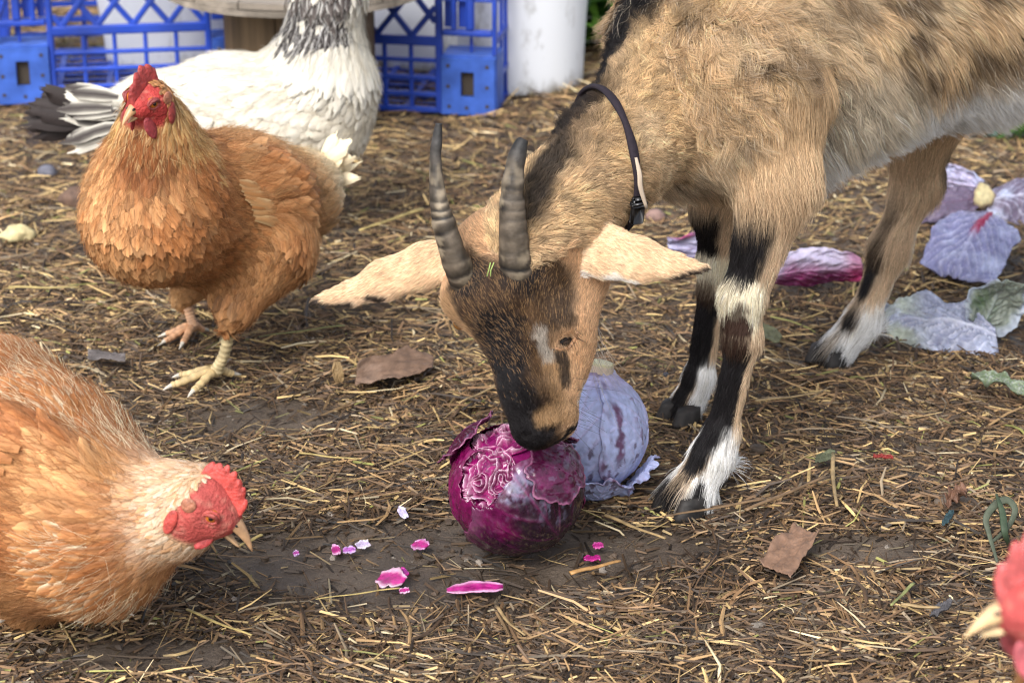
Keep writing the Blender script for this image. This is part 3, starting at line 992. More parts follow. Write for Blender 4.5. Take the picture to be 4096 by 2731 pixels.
    coat(46000, wh_, len_head, .35, 4, .00017, 33, name='face_hair')
    def len_ear(P, kd, rg, NN):
        n = len(P)
        return .0038 * (.6 + .8 * rg.random(n)), np.full(n, .10), np.full(n, .08)
    we = lambda C, NN: (cen(C) == 'ear') * 1.0 * front(C, NN)
    coat(20000, we, len_ear, .3, 4, .00017, 35, name='ear_hair')
    def len_leg(P, kd, rg, NN):
        n = len(P)
        up = sstep(.20, .32, P[:, 2])
        Ln = (.0085 + .008 * up) * (.6 + .8 * rg.random(n))
        low = sstep(.07, .03, P[:, 2])
        Ln = Ln * (1 + .45 * low + .55 * sstep(.045, .02, P[:, 2]))
        Ln = np.where(np.linalg.norm(P - SP(2948, 1285, 1.72), axis=1) < .009, Ln * .3, Ln)
        Ln = np.where((kd == 'leg_hind') & (P[:, 2] > .1), Ln * 1.5, Ln)
        return Ln, .16 + .12 * up, np.full(n, .12)
    isleg = lambda C: np.char.startswith(cen(C).astype(str), 'leg')
    wl_ = lambda C, NN: isleg(C) * 1.0 * inview(C) * front(C, NN)
    coat(46000, wl_, len_leg, .4, 4, .00019, 37, name='leg_hair')

    # ------- horns, with growth rings
    hm = mat('horn', (1, 1, 1), .55, .35, tint=True, bump=(260, .5, .0012), noise=(70, .45, 5))
    def horn(pts, flatten):
        k = 150
        C = spline([p for p, r in pts], k)
        R = spline([A(r, 0, 0) for p, r in pts], k)[:, 0]
        s = np.linspace(0, 1, k)
        R = R * (1 + .03 * np.interp(s, np.linspace(0, 1, 24), rngh.normal(0, 1, 24)))
        m = 28
        Vh, Fh = tube(C, R, m, .86)
        t = np.repeat(s, m)
        ph_ = 150 * t * (1 - .35 * t) + 2.6 * np.sin(t * 13) + 1.9 * vnoise(Vh, 75, 21)
        saw = np.mod(ph_ / 6.283, 1); rn = (np.where(saw < .78, saw / .78, (1 - saw) / .22) * 2 - 1) * sstep(.78, .35, t) * sstep(-.03, .06, t) * (.55 + .6 * vnoise(Vh, 50, 33))
        ax_ = np.repeat(C, m, 0)
        Vh = ax_ + (Vh - ax_) * (1 + .040 * rn + .05 * fbm(Vh, 110, 13, 3))[:, None]
        nzv = fbm(Vh, 130, 3, 3)
        base_c = A(.085, .067, .049); tip = A(.030, .028, .027)
        c = base_c * (1 - sstep(.35, .9, t)[:, None]) + tip * sstep(.35, .9, t)[:, None]
        c = c * (1 + 1.0 * rn[:, None]) * (1 + .9 * nzv[:, None]) * (1 + .5 * fbm(Vh * A(1, 1, .25), 160, 71, 2))[:, None]
        pale = sstep(.15, .45, fbm(Vh * A(1, 1, .5), 90, 8, 3) + .30 * rn) * (1 - sstep(.5, .8, t))
        c = c * (1 - .6 * pale[:, None]) + A(.36, .29, .20) * .6 * pale[:, None]
        c = np.where((t < .06)[:, None], A(.03, .026, .024), c).clip(.015, .8)
        solid('horn', Vh, Fh, hm, goat, tint=c)
    rngh = np.random.default_rng(3)
    horn([(W(1880, 1170, 1.645), .0125), (W(1836, 1075, 1.632), .0120), (W(1788, 940, 1.630), .0102), (W(1755, 800, 1.634), .0073), (W(1742, 650, 1.640), .0050), (W(1748, 560, 1.644), .0042), (W(1755, 495, 1.646), .0026)], 1)
    horn([(W(2078, 1185, 1.640), .0142), (W(2066, 1095, 1.626), .0136), (W(2055, 950, 1.622), .0113), (W(2048, 790, 1.624), .0093), (W(2062, 660, 1.628), .0074), (W(2080, 590, 1.631), .0060), (W(2096, 556, 1.633), .0034)], 1)

    # ------- eyes, half shut
    em = mat('goat_eye', (.22, .10, .03), .12, .5)
    pm = mat('goat_pupil', (.008, .007, .008), .1, .5)
    lm = mat('eyelid_skin', (.030, .022, .020), .45, .5)
    lidm = mat('upper_lid_skin', (.085, .050, .030), .6, .3, bump=(600, .4, .0005))
    rimm = mat('eye_rim', (.30, .16, .08), .4, .5)
    for (px, py, yy, sg) in ((2262, 1368, 1.6200, 1), (1842, 1290, 1.650, -1)):
        c = W(px, py, yy)
        if sg == 1: c = SP(2262, 1366, 1.61) + nrm(c - A(0, 0, CAMH)) * .0036
        Ve, Fe = ball(c, .0062, 18, 12)
        eye = solid('eye', Ve, Fe, em, goat)
        fdir = nrm(W(px + sg * 22, py + 40, yy - .04) - c)
        sx = nrm(np.cross(fdir, A(0, 0, 1)))
        uz = np.cross(sx, fdir)
        Vp, Fp = ball(c + fdir * .0048, (.0044, .0019, .0024), 14, 8, np.stack([sx, fdir, uz]))
        solid('pupil', Vp, Fp, pm, eye)
        if sg == 1:
            a = np.linspace(0, 1, 16)
            # the upper lid, drawn well down over the eye
            upv = nrm(A(-.10, -.35, .93))
            Vc, Fc = ball(c, .0069, 28, 20)
            dn = nrm(Vc - c)
            keepv = (dn @ upv) > .20 + .15 * (dn @ sx)
            Fc = [q for q in Fc if all(keepv[i] for i in q)]
            us = sorted(set(i for q in Fc for i in q)); mp_ = {i: j for j, i in enumerate(us)}
            solid('upper_lid', Vc[us], [tuple(mp_[i] for i in q) for q in Fc], lidm, goat)
            lo = spline([SP(2220, 1392, 1.61), SP(2245, 1400, 1.61), SP(2276, 1390, 1.61), SP(2300, 1356, 1.61), SP(2310, 1325, 1.61)], 16)
            Vl, Fl = tube(lo, .0011 + .0009 * np.sin(a * np.pi), 8)
            solid('eyelid', Vl, Fl, rimm, goat)
            hi = spline([SP(2214, 1398, 1.61), SP(2242, 1370, 1.61), SP(2276, 1346, 1.61), SP(2306, 1312, 1.61)], 16) + nrm(A(0, 0, CAMH) - c) * .0012
            Vl, Fl = tube(hi, .0006 + .0011 * np.sin(a * np.pi), 8)
            solid('eyelid', Vl, Fl, lm, goat)
            k = 26
            rg = np.random.default_rng(8)
            pts = spline([SP(2236, 1372, 1.61), SP(2268, 1352, 1.61), SP(2300, 1318, 1.61)], k)
            X = pts[:, None] + np.linspace(0, 1, 4)[None, :, None] * (A(.45, -.6, -.5) + .25 * rg.normal(0, 1, (k, 3)))[:, None] * .010
            hair_object('eyelash', X, np.full((k, 4), .00014), np.full((k, 3), .01), HAIR, goat)

    # whiskers and chin hairs
    rg = np.random.default_rng(5)
    k = 26
    rootp = W(2300, 1600, 1.612) + rg.normal(0, 1, (k, 3)) * A(.006, .004, .014)
    X = rootp[:, None] + np.linspace(0, 1, 5)[None, :, None] * (A(.8, -.25, -.25) + .3 * rg.normal(0, 1, (k, 3)))[:, None] * (.012 + .012 * rg.random(k))[:, None, None]
    hair_object('whisker', X, np.full((k, 5), .00010), np.full((k, 3), .05), HAIR, goat)
    k = 30
    rootp = W(2365, 1340, 1.640) + rg.normal(0, 1, (k, 3)) * A(.004, .006, .010)
    s = np.linspace(0, 1, 6)[None, :, None]
    X = rootp[:, None] + s * (A(.30, -.05, -.85) + .22 * rg.normal(0, 1, (k, 3)))[:, None] * (.018 + .022 * rg.random(k))[:, None, None] + s ** 2 * A(.006, 0, -.006)
    hair_object('beard', X, np.full((k, 6), .00016) * (1 - .6 * s[..., 0]), np.tile(A(.35, .31, .27), (k, 1)), HAIR, goat)

    # ------- hooves: two claws to a foot
    hoofm = mat('hoof', (.024, .020, .018), .6, .35, noise=(110, .35, 5), bump=(140, .5, .001))
    def claw(c, yaw, side, L2=.034, wd=.0135, hgt=.020):
        fw = A(math.cos(yaw), math.sin(yaw), 0); sd = A(-fw[1], fw[0], 0) * side
        rows, mm = 7, 14
        Vc = []
        for i in range(rows):
            t = i / (rows - 1)
            sc = 1.0 - .26 * t - (.5 * max(0, t - .85) / .15 if t > .85 else 0)
            for j in range(mm):
                a = 2 * np.pi * j / mm
                u, v = np.cos(a), np.sin(a)
                uu = np.sign(u) * abs(u) ** .85 * (1 if u > 0 else .85)
                pt = 1 - .42 * max(0, u) ** 2
                Vc.append(c + fw * (uu * L2 * .55 * sc - .30 * hgt * t + .004) + sd * (v * wd * .62 * pt * sc + .0) + A(0, 0, hgt * t))
        Fc = [(i * mm + j, i * mm + (j + 1) % mm, (i + 1) * mm + (j + 1) % mm, (i + 1) * mm + j) for i in range(rows - 1) for j in range(mm)]
        Fc += [tuple(range(mm))[::-1], tuple((rows - 1) * mm + j for j in range(mm))]
        solid('hoof', Vc, Fc, hoofm, goat)
    yaw = math.atan2(-.62, -.78)
    for c, yw, sc in ((G(2735, 2035), yaw, 1.06), (G(2725, 1672), yaw, .9), (G(3318, 1440), yaw + .15, .9), (G(4400, 1540), yaw, .9)):
        side = A(-math.sin(yw), math.cos(yw), 0)
        for sg in (-1, 1):
            claw(c + side * sg * .0115 * sc, yw + sg * .10, sg, .036 * sc, .020 * sc, .019 * sc)

    # ------- collar
    cm = mat('collar_webbing', (.018, .012, .018), .8, .3, noise=(400, .6, 3), bump=(900, .6, .0006))
    c0 = W(2425, 655, 1.722)
    nvec = nrm(np.cross(W(2400, 410, 1.72) - W(2450, 925, 1.70), W(2535, 760, 1.665) - W(2450, 925, 1.70)))
    e1 = nrm(W(2400, 410, 1.72) - c0); e1 = nrm(e1 - nvec * (e1 @ nvec)); e2 = np.cross(nvec, e1)
    ring = []
    for q in range(64):
        a = 2 * np.pi * q / 64
        dv = e1 * math.cos(a) + e2 * math.sin(a)
        rr = np.linspace(.012, .10, 120)
        dd = f.sample(c0 + rr[:, None] * dv)
        hit = np.argmax(dd > 0)
        ring.append(rr[hit])
    ring = np.array(ring)
    for _ in range(6): ring = (np.roll(ring, 1) + ring + np.roll(ring, -1)) / 3
    ring = ring + .0085
    pts = np.array([c0 + ring[q] * (e1 * math.cos(2 * np.pi * q / 64) + e2 * math.sin(2 * np.pi * q / 64)) for q in range(64)])
    m = 8
    Vc = []
    for q in range(64):
        rad = nrm(pts[q] - c0)
        for j in range(m):
            a = 2 * np.pi * j / m
            Vc.append(pts[q] + rad * math.sin(a) * .0022 + nvec * math.cos(a) * (.0036 + .0006 * math.sin(q * .7)))
    Fc = [(q * m + j, q * m + (j + 1) % m, ((q + 1) % 64) * m + (j + 1) % m, ((q + 1) % 64) * m + j) for q in range(64) for j in range(m)]
    col = solid('collar', Vc, Fc, cm, goat)
    near = lambda px, py: pts[np.argmin(np.linalg.norm(pts - W(px, py, 1.67), axis=1))]
    # the plastic clasp and the loose pale strip of torn webbing
    p1, p2 = near(2500, 850), near(2535, 770)
    rad = nrm(p1 - c0)
    mb = MB()
    ax = nrm(p2 - p1); wv = np.cross(rad, ax)
    mb.box((-.011, -.0058, -.0005), (.013, .0058, .0048), M=lambda X: p1 + rad * .001 + X[:, :1] * ax + X[:, 1:2] * wv + X[:, 2:] * rad, bev=.0016)
    mb.box((.005, -.0072, .0005), (.0095, .0072, .0060), M=lambda X: p1 + rad * .001 + X[:, :1] * ax + X[:, 1:2] * wv + X[:, 2:] * rad, bev=.001)
    mb.out('clasp', mat('clasp_plastic', (.018, .018, .020), .3, .5), col)
    st = spline([near(2505, 640) + rad * .003, near(2520, 690) + rad * .006, near(2535, 740) + rad * .006, p1 + rad * .006 + A(.006, 0, .004)], 14)
    Vt, Ft = tube(st, .0013 + .0010 * np.sin(np.linspace(0, np.pi, 14)), 6, .25)
    solid('torn_strip', Vt, Ft, mat('torn_webbing', (.45, .36, .27), .8, .2), col)
    return goat, f

def hair_mat():
    m = bpy.data.materials.new('hair'); m.use_nodes = True
    N2, L2 = m.node_tree.nodes, m.node_tree.links
    b2 = N2['Principled BSDF']
    at = N2.new('ShaderNodeAttribute'); at.attribute_name = 'tint'
    L2.new(at.outputs['Color'], b2.inputs['Base Color'])
    b2.inputs['Roughness'].default_value = .45
    b2.inputs['Specular IOR Level'].default_value = .3
    tr = N2.new('ShaderNodeBsdfTranslucent'); L2.new(at.outputs['Color'], tr.inputs['Color'])
    mx = N2.new('ShaderNodeMixShader'); mx.inputs[0].default_value = .30
    L2.new(b2.outputs[0], mx.inputs[1]); L2.new(tr.outputs[0], mx.inputs[2]); L2.new(mx.outputs[0], N2['Material Output'].inputs[0])
    return m
HAIR = hair_mat()
goat, goat_flesh = build_goat()

# ---------------------------------------------------------------- hens
FEATHER = None
def feather_mat():
    m = bpy.data.materials.new('feather'); m.use_nodes = True
    N2, L2 = m.node_tree.nodes, m.node_tree.links
    b2 = N2['Principled BSDF']
    at = N2.new('ShaderNodeAttribute'); at.attribute_name = 'tint'
    uv = N2.new('ShaderNodeUVMap')
    # barbs: fine lines slanting from the shaft
    sp = N2.new('ShaderNodeSeparateXYZ'); L2.new(uv.outputs[0], sp.inputs[0])
    ab = N2.new('ShaderNodeMath'); ab.operation = 'ABSOLUTE'; L2.new(sp.outputs[0], ab.inputs[0])
    ma = N2.new('ShaderNodeMath'); ma.operation = 'MULTIPLY_ADD'; ma.inputs[1].default_value = -.6; L2.new(ab.outputs[0], ma.inputs[0]); L2.new(sp.outputs[1], ma.inputs[2])
    cb = N2.new('ShaderNodeCombineXYZ'); L2.new(ma.outputs[0], cb.inputs[0]); L2.new(sp.outputs[2], cb.inputs[1])
    nz = N2.new('ShaderNodeTexNoise'); nz.inputs['Scale'].default_value = 26; nz.inputs['Detail'].default_value = 3
    L2.new(cb.outputs[0], nz.inputs['Vector'])
    mr = N2.new('ShaderNodeMapRange'); mr.inputs['From Min'].default_value = .35; mr.inputs['From Max'].default_value = .65; mr.inputs['To Min'].default_value = .78; mr.inputs['To Max'].default_value = 1.18
    L2.new(nz.outputs[0], mr.inputs[0])
    mx = N2.new('ShaderNodeMix'); mx.data_type = 'RGBA'; mx.blend_type = 'MULTIPLY'; mx.inputs[0].default_value = 1
    L2.new(at.outputs['Color'], mx.inputs['A']); L2.new(mr.outputs[0], mx.inputs['B']); L2.new(mx.outputs['Result'], b2.inputs['Base Color'])
    bp2 = N2.new('ShaderNodeBump'); bp2.inputs['Strength'].default_value = .35; bp2.inputs['Distance'].default_value = .0008
    L2.new(nz.outputs[0], bp2.inputs['Height']); L2.new(bp2.outputs[0], b2.inputs['Normal'])
    b2.inputs['Roughness'].default_value = .62
    b2.inputs['Specular IOR Level'].default_value = .25
    return m
FEATHER = feather_mat()

FR, FC = 6, 5
def feathers(P, D, NN, Ln, Wd, lift, cmid, cedge, ctip, rag, rg, droop=0.5, shaft=1.0, epow=1.5):
    """Overlapping blades: vertices, quads, colours, uv."""
    n = len(P)
    s = np.array([0, .25, .50, .75, .92, 1.0])
    prof = np.array([.50, .88, 1.0, .95, .68, .26])
    u = np.array([-1, -.5, 0, .5, 1.0])
    D = nrm(D - NN * (D * NN).sum(1)[:, None])
    S = np.cross(NN, D)
    h = (np.sin(lift)[:, None] * (s - droop * s ** 2)[None]) * Ln[:, None]
    al = s[None] * Ln[:, None] * np.cos(lift)[:, None]
    jit = 1 + rag * rg.normal(0, 1, (n, FR, FC)) * np.array([0, .2, .5, .8, 1.2, 1.2])[None, :, None] * .12
    wv = prof[None, :, None] * u[None, None] * Wd[:, None, None] * .5 * (1 + rag * .12 * rg.normal(0, 1, (n, FR, 1)))
    bend = rg.normal(0, .10, n)[:, None] * s[None] ** 2 * Ln[:, None]
    cup = -.22 * (u ** 2)[None, None] * Wd[:, None, None] * .5 * prof[None, :, None]
    along = al[:, :, None] * jit - .10 * (np.abs(u))[None, None] * Ln[:, None, None] * (s > .8)[None, :, None] * (1 - .5 * prof)[None, :, None]
    V = P[:, None, None] + D[:, None, None] * along[..., None] + S[:, None, None] * (wv + bend[:, :, None])[..., None] + NN[:, None, None] * (h[:, :, None] + cup + .0004)[..., None]
    V = V.reshape(-1, 3)
    q = [(i * FC + j, i * FC + j + 1, (i + 1) * FC + j + 1, (i + 1) * FC + j) for i in range(FR - 1) for j in range(FC - 1)]
    F = (np.arange(n)[:, None, None] * FR * FC + np.array(q)[None]).reshape(-1, 4)
    e = np.abs(u)[None, None, :, None] ** epow
    t = np.clip((s - .55) / .45, 0, 1)[None, :, None, None]
    c = cmid[:, None, None] * (1 - e) + cedge[:, None, None] * e
    c = c * (1 - t * .8) + (ctip[:, None, None]) * t * .8
    sh = (np.abs(u) < .1)[None, None, :, None] * shaft
    c = c * (1 + .35 * sh)
    uv = np.stack(np.broadcast_arrays(u[None, None] + 0 * wv, s[None, :, None] + 0 * wv + rg.random(n)[:, None, None] * 7), -1).reshape(-1, 2)
    return V, F, c.reshape(-1, 3), uv

def darts(P, rad, limit):
    """Indices of a subset of P no two of which lie closer than the first one's rad."""
    cells, keep = {}, []
    h = float(rad.max())
    for i in range(len(P)):
        k = tuple((P[i] // h).astype(int))
        ok = True
        for a in (-1, 0, 1):
            for b2 in (-1, 0, 1):
                for c in (-1, 0, 1):
                    for j in cells.get((k[0] + a, k[1] + b2, k[2] + c), ()):
                        d = P[i] - P[j]
                        if d @ d < min(rad[i], rad[j]) ** 2: ok = False; break
                    if not ok: break
                if not ok: break
            if not ok: break
        if ok:
            cells.setdefault(k, []).append(i); keep.append(i)
            if len(keep) >= limit: break
    return np.array(keep)

M_COMB = mat('comb_skin', (1, 1, 1), .48, .45, tint=True, bump=(480, .8, .0014), noise=(200, .55, 5), sub=.2)
M_BEAK = mat('beak_horn', (1, 1, 1), .35, .5, tint=True, noise=(180, .7, 3))
M_HENEYE = mat('hen_eye', (.50, .15, .02), .08, .6)
M_PUPIL = mat('hen_pupil', (.006, .005, .005), .06, .6)
M_LEG = mat('hen_leg', (1, 1, 1), .55, .4, tint=True, noise=(120, .65, 4), bump=(500, .3, .0005))

def head_parts(hen, fl, o, f_, up, red=A(.50, .045, .04), hs=1.0, gape=0.0, comb_h=.017, comb_n=6, wattle=1.0, beak_c=A(.50, .30, .13), sides=(1, -1), comb_lean=0.0, lobe_c=A(.42, .17, .10), teeth_=.30, beak_l=1.0, wattle_tilt=0.0):
    """Comb, beak, eyes, wattles and ear lobes about the head centre o, facing f_."""
    f_ = nrm(f_); l = nrm(np.cross(up, f_)); u = np.cross(f_, l)
    X = lambda x, y, z: o + (f_ * x + l * y + u * z) * hs
    def skin(x, y, z, off):
        """The place on the head's own surface out from its middle towards (x, y, z)."""
        d = nrm(f_ * x + l * y + u * z)
        q = np.linspace(.008, .040, 90)
        dd = fl.sample(o + q[:, None] * d)
        return o + d * (q[np.argmax(dd > 0)] + off)
    # comb
    k = 44
    s = np.linspace(0, 1, k)
    bx = .021 - .040 * s; bz = .010 + .0125 * np.sin(np.clip(s * 1.25, 0, 1) * np.pi * .62) 
    teeth = (1 - teeth_) + teeth_ * np.abs(np.sin(np.pi * (s * comb_n + .12))) ** .8 + .06 * np.sin(s * 31)
    env = np.sin(np.clip(.06 + s * .94, 0, 1) * np.pi) ** .55
    hh = comb_h * teeth * env + .002
    odx = .35 + .3 * s
    comb_red = red
    V = []
    lev = np.array([0, .35, .7, 1.0])
    th = np.array([.0042, .0030, .0021, .0009])
    for i in range(k):
        lean = comb_lean * hh[i] + .0010 * math.sin(9 * s[i])
        for q in range(4):
            c = X(bx[i] - .25 * hh[i] * lev[q] * odx[i] + .35 * hh[i] * lev[q] * (.5 - s[i]), lean * lev[q] ** 2, bz[i] + hh[i] * lev[q] - .004 * (q == 0))
            V += [c + l * th[q] * .8, c - l * th[q] * .8]
    F = []
    for i in range(k - 1):
        a, b2 = i * 8, (i + 1) * 8
        for q in range(3):
            F.append((a + q * 2, a + q * 2 + 2, b2 + q * 2 + 2, b2 + q * 2))
            F.append((a + q * 2 + 1, b2 + q * 2 + 1, b2 + q * 2 + 3, a + q * 2 + 3))
        F.append((a + 6, a + 7, b2 + 7, b2 + 6))
    F += [(0, 1, 3, 2), (2, 3, 5, 4), (4, 5, 7, 6)]
    e = (k - 1) * 8
    F += [(e, e + 2, e + 3, e + 1), (e + 2, e + 4, e + 5, e + 3), (e + 4, e + 6, e + 7, e + 5)]
    V = np.array(V)
    t = red * (1 + .18 * vnoise(V, 300, 4))[:, None]
    solid('comb', V, F, M_COMB, hen, tint=t.clip(0, 1))
    # beak
    def bill(name, z0, drop, ln, w, hgt, c, ang):
        R, m2 = 9, 12
        Vb, Tb = [], []
        for i in range(R):
            q = i / (R - 1)
            sc = (1 - q) ** .75 * .95 + .05
            xx = (.013 if drop > 0 else .009) + ln * q * beak_l
            zz = z0 - drop * q ** 2.2 - math.tan(ang) * ln * q
            for j in range(m2):
                a = 2 * np.pi * j / m2
                yy = math.cos(a) * w * sc
                z2 = math.sin(a) * hgt * sc * (1.0 if (math.sin(a) > 0) == (drop > 0) else .35)
                Vb.append(X(xx, yy, zz + z2)); Tb.append(c * (.75 + .6 * q) * (1.0 if q > .12 else .85))
        Fb = [(i * m2 + j, i * m2 + (j + 1) % m2, (i + 1) * m2 + (j + 1) % m2, (i + 1) * m2 + j) for i in range(R - 1) for j in range(m2)]
        Fb.append(tuple((R - 1) * m2 + j for j in range(m2)))
        return solid(name, Vb, Fb, M_BEAK, hen, tint=np.array(Tb).clip(0, 1))
    ub = bill('upper_beak', .0000, .0095, .0255, .0078, .0100, beak_c, -.02)
    bill('lower_beak', -.0055 - .006 * gape, -.0008, .0220, .0062, .0055, beak_c * A(1.05, 1.15, 1.2), .22 + gape)
    for sg in (1, -1):
        Vn, Fn = ball(X(.0225, .0043 * sg, .0028), (.0024, .0012, .0011), 8, 6, np.stack([f_, l, u]))
        solid('nostril', Vn, Fn, M_PUPIL, ub)
    # eyes with a fleshy ring
    for sg in sides:
        out = nrm(l * sg + f_ * .30)
        c = skin(.0055, .0170 * sg, .0050, -.0029)
        Ve, Fe = ball(c, .0052, 18, 14)
        ey = solid('eye', Ve, Fe, M_HENEYE, hen)
        a1 = nrm(np.cross(out, u)); a2 = np.cross(a1, out)
        Vp, Fp = ball(c + out * .0041, (.0021, .0021, .0014), 12, 8, np.stack([a1, a2, out]))
        solid('pupil', Vp, Fp, M_PUPIL, ey)
        a = np.linspace(0, 2 * np.pi, 25)[:-1]
        ringp = c + out * .0030 + (np.cos(a)[:, None] * a1 * .0056 + np.sin(a)[:, None] * a2 * .0047)
        ringp = np.concatenate([ringp, ringp[:2]])
        Vr, Fr = tube(ringp, .0012, 7, caps=False)
        solid('eyelid', Vr, Fr, M_COMB, hen, tint=red * A(.80, 1.1, 1.1))
        lid = spline([c + out * .0040 + a1 * .0054, c + out * .0056 + u * .0031 + a1 * .002, c + out * .0056 + u * .0034 - a1 * .002, c + out * .0040 - a1 * .0054], 14)
        Vr, Fr = tube(lid, .0009 + .0009 * np.sin(np.linspace(0, np.pi, 14)), 7)
        solid('eyelid', Vr, Fr, M_COMB, hen, tint=red * A(.65, 1.0, 1.0))
        # ear lobe and the tuft over the ear
        c = skin(-.0105, .0160 * sg, -.0085, .0010) - u * .003
        Ve, Fe = ball(c, (.0046, .0017, .0105), 16, 12, np.stack([nrm(f_ + u * .2), nrm(l * sg), nrm(u - f_ * .2)]))
        solid('ear_lobe', Ve, Fe, M_COMB, hen, tint=red * A(.95, 1.1, 1.1))
        c = skin(-.0090, .0170 * sg, .0030, .0004)
        Ve, Fe = ball(c, (.0056, .0016, .0060), 14, 10, np.stack([f_, l, u]))
        solid('ear_tuft', Ve, Fe, M_COMB, hen, tint=lobe_c)
    # wattles
    for sg in (1, -1):
        R, m2 = 10, 16
        Vb = []
        for i in range(R):
            q = i / (R - 1)
            w = (math.sin(np.pi * (.13 + .80 * q)) ** .8) * .0080 * wattle
            if i in (0, R - 1): w *= .5
            for j in range(m2):
                a = 2 * np.pi * j / m2
                Vb.append(X(.0115 + math.cos(a) * w - (.002 + wattle_tilt) * q, (.0080 + .0050 * q) * sg + math.sin(a) * .0018 * (1 - .4 * q), -.0105 - .0240 * wattle * q))
        Fb = [(i * m2 + j, i * m2 + (j + 1) % m2, (i + 1) * m2 + (j + 1) % m2, (i + 1) * m2 + j) for i in range(R - 1) for j in range(m2)]
        Fb += [tuple(range(m2))[::-1], tuple((R - 1) * m2 + j for j in range(m2))]
        V = np.array(Vb)
        solid('wattle', V, Fb, M_COMB, hen, tint=(red * A(.85, .9, 1.1) * (1 + .15 * vnoise(V, 300, 6))[:, None]).clip(0, 1))

def hen_leg(hen, hock, foot, yaw, c=A(.62, .50, .28), r=.0062, spread=.62, tl=.036, curl=0.0):
    """A scaly shank with three front toes and a hind toe."""
    k = 60
    P = spline([hock, hock * .5 + foot * .5 + A(.001, 0, 0), foot + A(0, 0, .010)], k)
    s = np.linspace(0, 1, k)
    R = r * (1.15 - .30 * np.sin(s * np.pi * .9)) * (1 + .055 * np.sign(np.sin(s * 62)) * np.abs(np.sin(s * 62)) ** .4)
    V, F = tube(P, R, 12)
    ring = np.repeat(np.sin(s * 62), 12)
    t = c * (1 + .14 * ring + .18 * vnoise(V, 260, 3))[:, None]
    leg = solid('leg', V, F, M_LEG, hen, tint=t.clip(0, 1))
    for dy, L2, hind in ((0, tl * 1.12, 0), (spread, tl * .92, 0), (-spread, tl * .92, 0), (math.pi + .2, tl * .45, 1)):
        a = yaw + dy
        d = A(math.cos(a), math.sin(a), 0)
        b0 = foot + A(0, 0, .0095)
        pts = [b0, b0 + d * L2 * .30 + A(0, 0, .001), b0 + d * L2 * .62 + A(0, 0, -.0028 - curl), b0 + d * L2 * .88 + A(0, 0, -.0055 - curl), b0 + d * L2 + A(0, 0, -.0060 - curl), b0 + d * (L2 + .009) + A(0, 0, -.0095 - curl)]
        k2 = 40
        C = spline(pts, k2); s2 = np.linspace(0, 1, k2)
        R2 = r * np.interp(s2, [0, .15, .45, .78, .82, .92, 1], [.85, .72, .62, .52, .36, .24, .06]) * (1 + .06 * np.sin(s2 * 44) * (s2 < .78))
        V, F = tube(C, R2, 10)
        st = np.repeat(s2, 10)
        t = np.where((st < .80)[:, None], c * A(1, .92, .82) * (1 + .15 * np.repeat(np.sin(s2 * 44), 10) + .15 * vnoise(V, 260, 3))[:, None], A(.60, .55, .46))
        solid('toe', V, F, M_LEG, leg, tint=t.clip(0, 1))
    return leg

